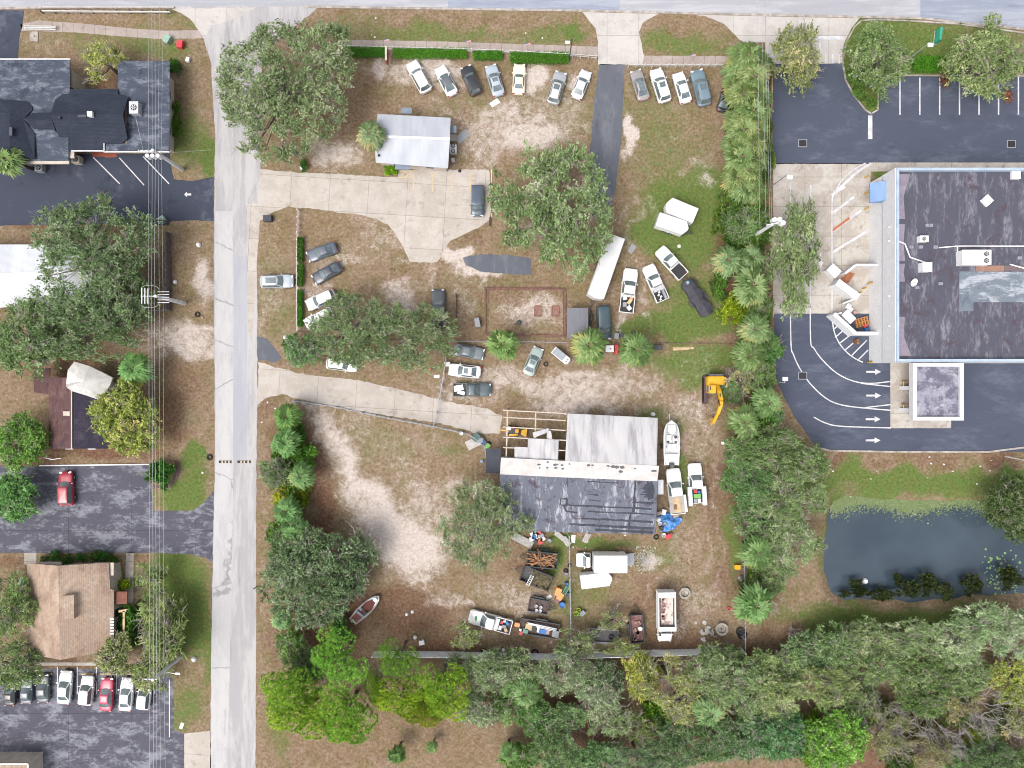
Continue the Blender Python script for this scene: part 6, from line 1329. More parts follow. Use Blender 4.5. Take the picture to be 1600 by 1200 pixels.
# corner roof bottom left
e = bld('corner_building', 20, 1195, 'corner of a flat-roofed building with white edging at the bottom left')
mb = MB(); mb.prism(px2([(-60,1193),(44,1193),(44,1260),(-60,1260)], 3), 0, 3); mb.build('wall', m_wallC, e); mb = MB(); mb.prism(px2([(-62,1192),(45,1192),(45,1260),(-62,1260)], 3.1), 3.001, 3.12); mb.build('roof', m_rTan, e); mb = MB(); mb.seg(W(-60,1193.5,3.15), W(44,1193.5,3.15), .16, .12); mb.seg(W(44,1193.5,3.15), W(44,1260,3.15), .16, .12); mb.build('trim', m_white, e)
mb = MB(); a = W(42,1188,.8); mb.box(a.x, a.y, .5, 3.2, .9, 1.0); item('utility_enclosure', 'enclosure', 'pale enclosure beside the flat-roofed corner at the bottom left', mb, m_slab)
# ---------------------------------------------------------------- trailers, trucks, machines, boats
def place(name, fx, fy, bx, by, z, label, cat):
    """empty with x axis from (bx,by) to (fx,fy); returns (empty, length)"""
    a, b = W(fx, fy, z), W(bx, by, z); c = (a+b)/2
    return empty(name, (c.x, c.y, .012), math.atan2(a.y-b.y, a.x-b.x), label, cat), (a-b).length
def box_trailer(fx, fy, bx, by, wd, hh, label, vnose=.8, hitch=True, vent=1, mat=None):
    e, L = place('enclosed_trailer', fx, fy, bx, by, hh*.98, label, 'trailer'); x0, x1 = -L/2, L/2
    pts = [(x0, -wd/2), (x1-vnose, -wd/2), (x1-.05, -wd*.08), (x1-.05, wd*.08), (x1-vnose, wd/2), (x0, wd/2)]
    mb = MB(); mb.prism(pts, .5, hh-.05); mb.build('box', mat or m_white, e)
    mb = MB(); mb.prism(inset(pts, .03), hh-.049, hh+.02); [mb.box(x0+(x1-vnose-x0)*k/5, 0, hh+.025, .03, wd*.97, .02) for k in range(1, 5)]; mb.build('roof', M2('trailer_roof', P(246,246,246), P(232,232,234), .8, .5), e)
    mb = MB(); mb.box(0, 0, .42, L*.9, wd*.8, .14); mb.build('chassis', m_black, e)
    for s_ in (1, -1):
        for dx in (-.45, .45): wheel(e, -.2+dx, s_*(wd/2-.02), .33, .2)
    if hitch: mb = MB(); mb.seg((x1-vnose*.5, .35, .45), (x1+1.0, 0, .45), .09, .1); mb.seg((x1-vnose*.5, -.35, .45), (x1+1.0, 0, .45), .09, .1); mb.box(x1+.9, 0, .6, .14, .14, .6); mb.build('hitch', m_steel, e)
    mb = MB(); mb.box(x0-.02, 0, hh*.5+.2, .04, wd*.9, hh-.75); mb.build('rear_door', M2('trailer_door', P(225,226,230), P(206,208,212)), e)
    for k in range(vent): mb = MB(); mb.box(.1, 0, hh+.06, .38, .38, .1); mb.build('roof_vent', m_alu, e)
    return e
box_trailer(930,466, 964,369, 2.35, 2.9, 'long white trailer lying against the large oak by the asphalt drive', .3, True, 0)
box_trailer(1041,318, 1087,337, 2.15, 2.3, 'upper right of two white enclosed trailers side by side on the green grass', .5, False, 0)
box_trailer(1076,358, 1028,342, 1.95, 2.1, 'lower left of two white enclosed trailers side by side on the green grass', .6, True, 0)
box_trailer(957,904, 908,910, 1.95, 2.1, 'white enclosed trailer with pointed nose just below the box truck', .55, False, 1)
# box truck
e, L = place('box_truck', 901,877, 977,877, 1.5, 'white box truck with its rear ramp lowered, below the warehouse', 'truck')
cabm = make_car('pickup', 3.2, 2.0, 2.2); 
for o in list(KIDS[cabm.as_pointer()]):
    bnm = o.name.split('.')[0]
    if bnm in ('cargo_bed', 'bed_floor', 'tailgate', 'taillight'):
        for c in KIDS.get(o.as_pointer(), []): bpy.data.objects.remove(c)
        bpy.data.objects.remove(o)
    else:
        o.parent = e; o.location = (L/2-1.62+o.location.x, 0, 0); 
        if bnm in PAINTED: o.color = (.78,.78,.78,1)
bpy.data.objects.remove(cabm)
mb = MB(); bx0, bx1 = -L/2, L/2-2.25; mb.box((bx0+bx1)/2, 0, 1.85, bx1-bx0, 2.35, 2.5); mb.build('cargo_box', m_white, e)
mb = MB(); mb.box((bx0+bx1)/2, 0, 3.12, bx1-bx0+.04, 2.4, .05); mb.build('cargo_roof', M2('trailer_roof', P(246,246,246)), e)
mb = MB(); mb.box((bx0+bx1)/2, 0, .5, bx1-bx0, .9, .2); mb.build('chassis', m_black, e)
mb = MB(); mb.box(bx0-.75, 0, .55, 1.5, 1.7, .06, 0, -.42); mb.build('ramp', m_alu, e)
for s_ in (1, -1): wheel(e, bx0+1.0, s_*1.05, .4, .3)
# dump truck
e, L = place('dump_truck', 1042,1008, 1041,924, 2.2, 'white dump truck with a stained open body, cab toward the bottom wall', 'truck'); hh = 2.7
cabm = make_car('pickup', 2.9, 2.0, 2.3)
for o in list(KIDS[cabm.as_pointer()]):
    bnm = o.name.split('.')[0]
    if bnm in ('cargo_bed', 'bed_floor', 'tailgate', 'taillight'):
        for c in KIDS.get(o.as_pointer(), []): bpy.data.objects.remove(c)
        bpy.data.objects.remove(o)
    else:
        o.parent = e; o.location = (L/2-1.5, 0, 0)
        if bnm in PAINTED: o.color = (.75,.76,.76,1)
bpy.data.objects.remove(cabm)
b0, b1, wd = -L/2, L/2-2.1, 2.45; cx = (b0+b1)/2; bl = b1-b0
mb = MB(); [mb.box(cx, s_*(wd/2-.06), 1.9, bl, .12, 1.6) for s_ in (1, -1)]; mb.box(b0+.06, 0, 1.9, .12, wd-.24, 1.6); mb.box(b1-.06, 0, 1.9, .12, wd-.24, 1.6); mb.box(b1-.3, 0, 2.72, .6, wd, .06); mb.box(b0+.35, 0, 2.72, .7, wd-.02, .05); mb.build('dump_body', m_white, e)
mb = MB(); mb.box(cx, 0, 1.25, bl-.26, wd-.26, .12); mb.box(cx, .1, 2.1, bl*.74, wd*.68, .06); mb.build('body_floor', M2('stained_floor', P(226,214,204), P(166,128,122), 1.1, .8, lo=.5, hi=.6), e)
mb = MB(); r = random.Random(6)
for y_ in (-.35, -.1): 
    for k in range(7): mb.box(cx-1.5+k*.45+r.uniform(-.1, .1), y_-.2+r.uniform(-.15, .1), 2.15, .3, r.uniform(.08, .4), .03, r.uniform(-.7, .7))
mb.build('rust_stain', M2('rust_flakes', P(150,104,104)), e)
mb = MB(); mb.box(0, 0, .62, L*.8, .85, .22); mb.build('chassis', m_black, e)
for s_ in (1, -1): wheel(e, b0+1.1, s_*1.05, .45, .32)
def open_trailer(fx, fy, bx, by, wd, label, wall=.6, floor=m_brown, body=m_steel, z=1.0, name='dump_trailer', hitch=True, ax=2):
    e, L = place(name, fx, fy, bx, by, z, label, 'trailer'); mb = MB(); x0, x1 = -L/2, L/2-.0
    if wall > 0: [mb.box(0, s_*(wd/2-.04), .6+wall/2, L, .08, wall) for s_ in (1, -1)]; mb.box(x0+.04, 0, .6+wall/2, .08, wd-.16, wall); mb.box(x1-.04, 0, .6+wall/2, .08, wd-.16, wall)
    [mb.box(0, s_*(wd/2-.04), .6+wall+.03, L, .12, .06) for s_ in (1, -1)]; mb.build('side_walls', body, e)
    mb = MB(); mb.box(0, 0, .6, L-.16, wd-.16, .08); mb.build('deck', floor, e)
    mb = MB()
    if hitch: mb.seg((x1-.1, .5, .5), (x1+1.1, 0, .5), .1, .12); mb.seg((x1-.1, -.5, .5), (x1+1.1, 0, .5), .1, .12)
    mb.box(0, 0, .45, L*.9, wd*.5, .14); mb.build('frame', body, e)
    for s_ in (1, -1):
        for k in range(ax):
            dx = (k-(ax-1)/2)*.8; wheel(e, dx-.2, s_*(wd/2+.14), .34, .2); m = MB(); m.box(dx-.2, s_*(wd/2+.14), .74, .78, .26, .05); m.build('mudguard', body, e)
    return e, L
e, L = open_trailer(993,960, 996,1004, 1.9, 'rusty brown dump trailer left of the white dump truck', .7, M2('rusty_deck', P(170,124,116), P(110,74,72), 1.6))
def in_tr(e, x, y, z): return (Matrix.Translation(e.location) @ Matrix.Rotation(e.rotation_euler.z, 4, 'Z')) @ Vector((x, y, z))
r = random.Random(12)
for k in range(14):
    p = in_tr(e, r.uniform(-1.6, 1.0), r.uniform(-.6, .6), .7); mb = MB(); mb.box(p.x, p.y, p.z+.1, r.uniform(.3, .6), r.uniform(.15, .4), .2, r.uniform(0, 3)); item('scrap_piece', 'scrap', 'flat pinkish piece of scrap in the rusty dump trailer', mb, M2('pink_scrap', P(196,160,150), P(150,106,100), 3), 'scrap in the rusty dump trailer')
p = in_tr(e, -.1, -.55, .9); mb = MB(); mb.lathe([(.001, .1), (.3, .1), (.36, 0)], 18); mb.xf(Matrix.Translation(p) @ Matrix.Rotation(.4, 4, 'X')); item('round_lid', 'lid', 'white round lid in the rusty dump trailer', mb, m_white)
# log trailer
e, L = open_trailer(824,872, 871,876, 2.2, 'dark dump trailer heaped with split brown timber', .8, m_steel, solid('dark_green_steel', (.02,.035,.035,1), .6)); r = random.Random(1)
mb = MB(); 
for k in range(95):
    x, y = r.uniform(-L/2+.5, L/2-.3), r.uniform(-.85, .85); a = math.atan2(y-.2, x-.4)+r.uniform(-.35, .35) if x > -.3 else r.uniform(-.8, .8); l_ = r.uniform(.5, 1.5); z = r.uniform(.95, 1.6); p = in_tr(e, x, y, z); b_ = a+e.rotation_euler.z
    mb.seg((p.x-math.cos(b_)*l_/2, p.y-math.sin(b_)*l_/2, z-.05), (p.x+math.cos(b_)*l_/2, p.y+math.sin(b_)*l_/2, z+r.uniform(-.1, .15)), r.uniform(.05, .14), r.uniform(.05, .12))
tag(mb.build('timber_heap', M2('split_timber', P(206,160,120), P(140,92,64), 3, .9)), 'heap of split brown timber in the dark dump trailer', 'timber heap', None, 'stuff')
# branch trailer
e, L = open_trailer(816,894, 861,912, 2.2, 'black dump trailer full of grey brush with a white ladder across it', .7, m_steel, m_black)
mb = MB()
for k in range(170):
    x, y = r.uniform(-L/2+.2, L/2-1.2), r.uniform(-.95, .95); a = r.uniform(0, 3.14); l_ = r.uniform(.4, 1.3); z = r.uniform(.9, 1.4); p = in_tr(e, x, y, z); mb.tube([(p.x-math.cos(a)*l_/2, p.y-math.sin(a)*l_/2, z), (p.x, p.y, z+.1), (p.x+math.cos(a+.3)*l_/2, p.y+math.sin(a+.3)*l_/2, z)], [.03, .025, .01], 3, False)
tag(mb.build('brush_heap', M2('dry_brush', P(168,156,118), P(110,100,66), 3, .95)), 'heap of dry grey branches in the black dump trailer', 'brush heap', None, 'stuff')
def ladder(ax, ay, bx, by, z, w, mat, label, n=8):
    a, b = W(ax, ay, z), W(bx, by, z); d = (b-a).normalized(); s_ = Vector((-d.y, d.x, 0))*w/2; e = empty('ladder', ((a.x+b.x)/2, (a.y+b.y)/2, 0), 0, label, 'ladder'); c = Vector((e.location.x, e.location.y, 0))
    for k in (1, -1): mb = MB(); mb.seg(a+s_*k-c, b+s_*k-c, .07, .09); mb.build('rail', mat, e)
    for k in range(n): p = a.lerp(b, (k+.5)/n)-c; mb = MB(); mb.seg(p-s_, p+s_, .05, .05); mb.build('rung', mat, e)
    return e
ladder(832,899, 824,915, 1.6, .4, m_white, 'white ladder lying across the black brush trailer', 6)
ladder(889,914, 881,928, .7, .45, M2('teal_fibreglass', P(110,200,190)), 'teal ladder leaning near the middle yard fence', 5)
ladder(844,1021, 874,1022, .15, .4, M2('reddish_ladder', P(196,120,110)), 'reddish ladder on the ground along the grey wall', 11)
# low trailer with round white buckets
e, L = open_trailer(857,950, 826,944, 1.9, 'small dark trailer carrying four round white drums', .35, M2('dark_deck', P(110,84,80), P(60,50,50), 3), m_steel, .9, 'utility_trailer')
for x, y in ((837.5,946),(845,948),(838,952.5),(844,953.5)): bucket(x, y, .66, m_white, 'round white drum on the small dark trailer', .22, .35, 'white drums on the small dark trailer')
# car hauler with gear
e, L = open_trailer(812,977, 873,987, 2.1, 'long dark trailer stacked with ladders and gear beside the pickup with the green emblem', .3, M2('dark_deck', P(110,84,80)), m_steel, .9, 'utility_trailer')
for k, (u0, v0, u1, v1) in enumerate(((824,973,870,983),(826,975,868,985))): mb = MB(); a, b = W(u0,v0,1.3), W(u1,v1,1.3); mb.seg(a, b, .13, .08); item('long_pole', 'pole', ('outer','inner')[k]+' pale aluminium rail on the long dark trailer', mb, m_alu)
ladder(838,977, 862,983, 1.1, .45, m_alu, 'aluminium ladder on the long dark trailer', 8)
for x, y, sx, sy, sz, m, lb in ((808,976,.7,.5,.4,m_orange,'orange machine part at the front of the long trailer'),(826,979,.9,.8,.5,m_tanload,'peach coloured box on the long trailer'),(821,985,.7,.6,.5,M2('pale_teal', P(120,170,150)),'pale teal crate on the long trailer'),(848,987,1.2,.6,.3,m_blue,'blue flat box on the long trailer'),(841,983,.3,.8,.4,m_white,'white box on the long trailer'),(856,987,.4,.6,.4,M2('pinkish_box', P(214,180,170)),'pinkish box on the long trailer'),(814,989,.4,.5,.4,m_redp,'red can beside the long trailer'),(813,984,.3,.3,.4,m_white,'white can beside the long trailer'),(833,982,.8,.7,.4,m_black,'black case on the long trailer'),(868,990,.9,.9,.5,m_greyp,'dark toolbox at the tail of the long trailer')):
    mb = MB(); a = W(x, y, 1.0); mb.box(a.x, a.y, .7+sz/2, sx, sy, sz, -.2); mb.box(a.x, a.y, .7+sz+.02, sx*1.04, sy*1.04, .04, -.2); item('tool_box', 'box', lb, mb, m)
# open trailer under the trees
e, L = open_trailer(966,995, 920,992, 1.9, 'open dark trailer partly hidden under bare branches', .3, m_steel, M2('grey_steel', P(150,150,154)), .9, 'utility_trailer')
mb = MB(); mb.lathe([(.2, -.1), (.36, -.11), (.4, 0), (.36, .11), (.2, .1), (.2, -.1)], 16); mb.xf(Matrix.Translation(W(955,996,.85))); item('tyre', 'tyre', 'black tyre on the open trailer under bare branches', mb, m_tyre)
# covered utility trailer
e, L = place('covered_trailer', 1073,438, 1108,491, 1.2, 'utility trailer under a black tarp with mudguards, right of the pickups', 'trailer')
mb = MB(); nst = 9; top = []
for k in range(nst):
    x = L/2-L*k/(nst-1); w = (1.0+.14*math.sin(k*2.1)) if 0 < k < nst-1 else .75; zc = 1.25+.1*math.sin(k*1.7); top.append([(x, w, .62), (x, w*.97, 1.05), (x, w*.5, zc), (x, 0, zc+.08), (x, -w*.5, zc), (x, -w*.97, 1.05), (x, -w, .62)])
for r_ in top: mb.v += r_
for k in range(nst-1):
    for j in range(6): mb.f.append([k*7+j, (k+1)*7+j, (k+1)*7+j+1, k*7+j+1]); mb.m.append(0)
mb.f.append(list(range(7))); mb.m.append(0); mb.f.append([len(mb.v)-7+j for j in reversed(range(7))]); mb.m.append(0)
mb.build('tarp', M2('black_tarpaulin', P(78,76,86), P(60,58,66), 1.5, .8, bump=.3), e)
mb = MB(); mb.box(0, 0, .5, L*.95, 1.9, .12); mb.seg((L/2-.1, .4, .5), (L/2+1, 0, .5), .1, .1); mb.seg((L/2-.1, -.4, .5), (L/2+1, 0, .5), .1, .1); mb.seg((-L/2, -.3, .5), (-L/2-.6, -1.1, .5), .06, .06); mb.build('frame', m_steel, e)
for s_ in (1, -1): wheel(e, -.3, s_*1.15, .34, .2); mb = MB(); mb.box(-.3, s_*1.18, .74, 1.4, .26, .06); mb.build('mudguard', m_steel, e)
mb = MB(); mb.box(L/2-.35, .1, 1.33, .45, .4, .12); mb.build('tongue_box', M2('pale_teal2', P(150,190,206)), e)
# excavator
e = empty('excavator', (*W(1120,598,2.2).xy, .0), 0, 'yellow tracked excavator with its arm pointing down the picture', 'excavator')
for s_, x in (('l', -1.15), ('r', 1.05)):
    mb = MB(); mb.prism([(-.28, -2.1), (.28, -2.1), (.28, 1.9), (-.28, 1.9)], .15, .75); mb.prism([(-.28, -1.8), (.28, -1.8), (.28, 1.6), (-.28, 1.6)], .02, .85); [mb.box(0, -1.75+.3*k, .865, .56, .12, .04) for k in range(12)]; mb.xf(Matrix.Translation((x, -.9, 0))); mb.build('track', M2('rusty_track', P(110,86,88), P(70,58,60), 4), e)
mb = MB(); mb.cyl(0, -.6, .6, 1.1, .8, 18); mb.box(0, -.7, .7, 1.8, 1.6, .3); mb.build('undercarriage', m_steel, e)
mb = MB(); mb.prism([(-1.25, -.35), (1.25, -.35), (1.25, .75), (.9, .95), (-.9, .95), (-1.25, .8)], 1.1, 2.1); mb.prism([(-1.2, .1), (1.2, .1), (1.1, .8), (-1.1, .8)], 2.1, 2.25); mb.build('engine_house', m_yel, e)
mb = MB(); mb.prism([(-1.2, -1.45), (-.3, -1.45), (-.3, -.36), (-1.2, -.36)], 1.1, 2.75); mb.build('cab', m_yel, e)
mb = MB(); mb.box(-.75, -1.47, 2.0, .75, .04, 1.2); mb.build('cab_window', m_glass, e); mb = MB(); mb.box(-1.22, -.9, 2.0, .04, .9, 1.0); mb.build('cab_window', m_glass, e)
mb = MB(); mb.box(-1.05, -.75, 2.77, .12, .5, .04); mb.build('roof_hatch', m_black, e)
mb = MB(); mb.box(.1, 1.05, 1.4, 1.9, .3, .9); mb.build('counterweight', M2('grey_counterweight', P(120,124,140)), e)
def boom(pts, w0, w1, mat, nm):
    mb = MB(); n = len(pts)
    for k in range(n-1): mb.seg(pts[k], pts[k+1], w0+(w1-w0)*k/(n-1), w0*1.2+(w1-w0)*k/(n-1))
    return mb.build(nm, mat, e)
boom([(.05,-.3,1.8),(.12,-1.2,2.9),(.2,-2.5,3.6),(.1,-3.3,3.4)], .5, .4, m_yel, 'boom')
boom([(.15,-2.9,3.6),(-.1,-4.2,3.0),(-.35,-5.4,1.9)], .42, .26, m_yel, 'stick')
mb = MB(); mb.tube([(.1,-1.5,3.45),(-.1,-3.2,3.85)], .08, 8); mb.tube([(-.15,-.5,1.9),(.0,-2.2,3.0)], .08, 8); mb.build('hydraulic_ram', m_steel, e)
mb = MB(); mb.prism([(-.5,-5.7),(-.1,-5.7),(-.05,-4.9),(-.45,-4.9)], .5, 1.6); [mb.box(-.48+.13*k, -5.8, .55, .06, .25, .08) for k in range(4)]; mb.build('bucket', M2('pale_yellow_steel', P(240,196,110), P(200,150,80)), e)
mb = MB(); mb.seg((-.25,-5.2,1.4), (-.35,-5.8,.9), .3, .2); mb.build('bucket_link', m_yel, e)
mb = MB(); mb.box(0,0,.5,1.1,1.4,1.0); mb.box(0,-.35,1.04,.95,.5,.08); mb.xf(Matrix.Translation((*W(1131,610,1).xy, 0))); item('fuel_tank', 'tank', 'grey tank with pale teal lid beside the excavator', mb, M2('grey_teal_tank', P(124,134,148), P(140,170,176)))
# centre console boat on its trailer
e, L = place('motor_boat', 1049,657, 1049,727, 1.6, 'white centre console motor boat with grey outboard, beside the warehouse', 'boat')
def hull(e, L, Wd, z0, z1, mat, open_=.2, pointy=.3, n=14, tr=.92):
    mb = MB(); st = []
    for k in range(n+1):
        u = k/n; x = -L/2+L*u; w = Wd/2*(tr+(1-tr)*min(1, u*3)) if u < 1-pointy else Wd/2*math.sqrt(max(0.003, 1-((u-(1-pointy))/pointy)**2.1)); zk = z0+(z1-z0)*.55*max(0, (u-.6)/.4)**2
        st.append([(x, w, z1), (x, w*.93, (z0+z1)/2), (x, w*.4, zk+.08), (x, 0, zk), (x, -w*.4, zk+.08), (x, -w*.93, (z0+z1)/2), (x, -w, z1), (x, -w*(1-open_)-.0, z1+.02), (x, -w*(1-open_), z1-.35), (x, 0, z1-.4), (x, w*(1-open_), z1-.35), (x, w*(1-open_), z1+.02)])
    m = len(st[0])
    for r_ in st: mb.v += r_
    for k in range(n):
        for j in range(m): mb.f.append([k*m+j, k*m+(j+1) % m, (k+1)*m+(j+1) % m, (k+1)*m+j]); mb.m.append(0)
    mb.f.append(list(range(m))); mb.m.append(0); mb.f.append([n*m+j for j in reversed(range(m))]); mb.m.append(0)
    return weld(mb.build('hull', mat, e))
hull(e, L, 2.25, .75, 1.75, m_white, .14, .38)
mb = MB(); mb.box(L*.3, 0, 1.62, 1.2, 1.3, .12); mb.box(L*.1, .45, 1.7, .9, .6, .5); mb.box(L*.08, -.45, 1.7, .9, .6, .5); mb.box(-L*.1, 0, 1.68, .9, 1.2, .4); mb.box(-L*.33, 0, 1.66, 1.0, 1.9, .35); mb.build('deck_mouldings', m_white, e)
mb = MB()
for a_, b_ in (((L*.4,.55),(L*.22,.7)),((L*.22,.7),(L*.22,.3)),((L*.4,-.55),(L*.22,-.7)),((L*.22,-.7),(L*.22,-.3)),((-L*.23,.75),(-L*.23,-.75)),((L*.14,.75),(L*.14,.2)),((L*.14,.75),(-L*.0,.75))): mb.seg((*a_, 1.86), (*b_, 1.86), .07, .06)
mb.build('trim', m_greyp, e); mb = MB(); mb.box(L*.13, -.5, 2.0, .35, .4, .15, .4); mb.box(L*.02, -.5, 2.0, .3, .3, .15, .3); mb.build('seat', m_steel, e)
mb = MB(); mb.box(L*.03, .55, 1.98, .25, .35, .1); mb.box(-L*.08, .8, 1.9, .3, .1, .1); mb.build('helm', m_black, e)
mb = MB(); mb.box(-L/2-.05, 0, 1.7, .7, .55, .75); mb.box(-L/2-.1, 0, 2.1, .5, .42, .12); mb.box(-L/2-.1, 0, 1.0, .25, .2, .8); mb.build('outboard_motor', M2('dark_cowl', P(100,104,108)), e)
mb = MB(); [mb.seg((-L/2+.3, s_*.7, .55), (L/2-.8, s_*.3, .55), .1, .12) for s_ in (1, -1)]; mb.seg((L/2-1.4, 0, .5), (L/2+.9, 0, .5), .1, .12); mb.box(-.5, 0, .5, .1, 2.1, .1); mb.build('boat_trailer', m_alu, e)
for s_ in (1, -1): wheel(e, -.6, s_*1.1, .32, .2)
# derelict boats
e, L = place('aluminium_boat', 592,932, 550,972, .8, 'pointed aluminium boat with reddish leaf filled floor beside the dark oak', 'boat')
hull(e, L, 1.75, .15, .75, m_alu, .08, .55, tr=.7)
mb = MB(); mb.prism([(-L*.46, -.5), (L*.1, -.68), (L*.3, -.3), (L*.3, .3), (L*.1, .68), (-L*.46, .5)], .5, .56); mb.build('floor', M2('rusty_leaf_floor', P(150,80,66), P(106,58,52), 3), e)
mb = MB(); mb.box(L*.36, 0, .76, .5, .5, .05); mb.build('bow_plate', m_alu, e); mb = MB(); mb.box(-L*.2, .1, .7, .35, 1.3, .12, .1); mb.build('thwart', M2('pale_aluminium', P(170,176,196)), e)
mb = MB(); mb.box(-.4, -.35, .82, .6, .4, .35, .2); mb.build('seat', m_black, e); mb = MB(); mb.box(-.45, .45, .8, .4, .35, .25, .1); mb.build('console', m_greyp, e)
mb = MB(); mb.ring(-L*.47, .1, .6, .75, .27, .12, 16); mb.xf(Matrix.Identity(4)); mb.build('life_ring', M2('pale_green_ring', P(176,190,160)), e)
e, L = place('derelict_boat_hull', 548,914, 516,972, .9, 'half hidden derelict boat frame under the dark oak', 'boat')
hull(e, L, 2.1, .3, .95, M2('weathered_gelcoat', P(190,190,176), P(140,140,128), 3), .08, .3, tr=.95)
mb = MB(); mb.prism([(-L*.45, -.9), (L*.3, -.85), (L*.3, .85), (-L*.45, .9)], .7, .76); mb.build('floor', M2('mossy_floor', P(96,104,70), P(70,66,50), 2), e); mb = MB(); mb.box(L*.36, 0, 1.0, .9, 1.2, .06); mb.build('foredeck', M2('grey_deck', P(150,140,132)), e)
mb = MB(); mb.box(-.2, .45, 1.0, .7, .6, .5, .3); mb.build('motor', m_black, e)
# orange machine under the roof frame
e, L = place('skid_loader', 786,671, 818,676, 1.2, 'yellow compact loader with forks and bucket under the bare roof frame', 'loader')
mb = MB(); mb.box(0, 0, .9, 1.3, .8, .9); mb.build('engine_cover', m_steel, e); mb = MB(); mb.box(-.1, .5, 1.2, 1.2, .25, .4, .2); mb.box(-.5, -.1, 1.4, .5, .5, .2); mb.build('loader_arm', m_yel, e)
mb = MB(); mb.prism([(-1.9, -.6), (-1.15, -.3), (-1.15, .3), (-1.9, .6)], .6, 1.3); mb.build('bucket', m_yel, e); mb = MB(); mb.seg((.5, .1, 1.3), (2.0, .15, 1.2), .14, .1); mb.build('fork', m_yel, e)
mb = MB(); mb.box(.7, -.3, 1.35, .7, .5, .12); mb.build('seat', m_white, e); mb = MB(); mb.box(.1, -.4, 1.4, .3, .2, .1); mb.build('exhaust', m_redp, e)
for s_ in (1, -1):
    for x in (-.45, .5): wheel(e, x, s_*.55, .3, .25)
# small golf cart like vehicle
e, L = place('utility_cart', 889,566, 865,546, 1.0, 'small silver utility cart with a white nose beside the middle palm', 'cart')
mb = MB(); mb.prism([(-L/2, -.55), (L/2-.2, -.55), (L/2, -.3), (L/2, .3), (L/2-.2, .55), (-L/2, .55)], .35, .7); mb.build('body', m_white, e)
mb = MB(); mb.box(-L*.12, 0, 1.25, L*.6, 1.0, .05); mb.build('roof', M2('silver_panel', P(180,188,196)), e)
mb = MB(); [mb.box(-L*.12+a_*L*.27, b_*.45, .98, .05, .05, .55) for a_ in (1, -1) for b_ in (1, -1)]; mb.build('roof_post', m_black, e); mb = MB(); mb.box(-L*.4, 0, .85, .3, .9, .3); mb.build('seat', m_greyp, e)
for s_ in (1, -1): mb = MB(); mb.cyl(L*.38, s_*.18, .7, .76, .1, 12); mb.build('speaker_dial', m_black, e)
for s_ in (1, -1):
    for x in (-L*.33, L*.3): wheel(e, x, s_*.52, .22, .16)
# red and white cart
mb = MB(); a = W(952.5,545,.6); e = empty('tool_cart', (a.x, a.y, 0), 0, 'white box with round dark hole between two palms', 'cart'); mb.box(0, 0, .6, 1.1, .95, .5); mb.build('tray', m_white, e); mb = MB(); mb.cyl(.05, 0, .85, .9, .1, 12); mb.build('cap', m_black, e)
for s_ in (1, -1):
    for x in (-.4, .4): wheel(e, x, s_*.45, .18, .1)
mb = MB(); a = W(963,546,.5); mb.box(a.x, a.y, .35, .5, 1.3, .7); mb.box(a.x, a.y-.3, .75, .4, .4, .12); item('tool_chest', 'chest', 'bright red chest beside the white box and the palm', mb, m_redp)
mb = MB(); a = W(1028,543,.5); mb.box(a.x, a.y, .35, 1.3, .7, .5); mb.box(a.x-.3, a.y, .66, .4, .5, .15); item('engine_block', 'engine', 'dark machine part right of the red chest palm', mb, m_steel)
for k, (x, y, l_, a_) in enumerate(((1068,544,3.0,0),(1064,546,2.2,.05))): mb = MB(); c = W(x, y, .1); mb.box(c.x, c.y, .06+k*.1, l_, .22, .07, a_); item('plank', 'plank', ('upper','lower')[k]+' pale plank on the grass right of the three palms', mb, m_tanload)
# motorbike-like object by the shed
mb = MB(); a = W(923,497,.6); mb.tube([(a.x, a.y+1.0, .5), (a.x+.1, a.y+.3, .8), (a.x, a.y-.9, .5)], [.12, .22, .1], 8); mb.seg((a.x-.35, a.y+.6, 1.0), (a.x+.35, a.y+.6, 1.0), .05, .05); mb.cyl(a.x, a.y-.2, .8, .92, .18, 10)
for s_ in (.95, -.85): mb.ring(0, 0, -.05, .05, .32, .22, 16); mb.xf(Matrix.Translation((a.x, a.y+s_, .32)) @ Matrix.Rotation(math.pi/2, 4, 'Y'), len(mb.v)-64)
item('motorcycle', 'motorcycle', 'dark motorcycle under cover beside the grey shed', mb, m_steel)
mb = MB(); a = W(746,504,.6); mb.box(a.x, a.y, .5, .7, 1.3, .9, .2); mb.box(a.x, a.y, .98, .6, 1.1, .1, .2); item('stone_slab', 'box', 'grey upright cabinet left of the sand pen', mb, m_greyp)
# blue tarp heap
rr = np.random.default_rng(4); n = 28; ra = 17
mb = MB(); c = W(1047,817,.8)
def tz(u, v): return .25+.75*math.exp(-((u)**2+(v-.1)**2)*2.2)+.14*math.sin(7*u+3*v)*math.cos(5*v-2*u)+.07*math.sin(17*u-9*v)
grid = []
for i in range(n+1):
    for j in range(n+1):
        u, v = -1+2*i/n, -1+2*j/n; th = math.atan2(v, u); rad = max(abs(u), abs(v)); rr_ = rad*(1+.2*math.sin(3*th+1)+.1*math.sin(5*th)); z = tz(u, v)*(1 if rad < .99 else .0)
        grid.append((c.x+rr_*math.cos(th)*1.55, c.y+rr_*math.sin(th)*1.3, max(.02, z)))
mb.add(grid, [(i*(n+1)+j, (i+1)*(n+1)+j, (i+1)*(n+1)+j+1, i*(n+1)+j+1) for i in range(n) for j in range(n)])
item('blue_tarp', 'tarp', 'crumpled bright blue tarp over a heap beside the warehouse', mb, M2('blue_tarpaulin', P(60,130,214), P(110,170,232), 1.6, .4), None, 60)
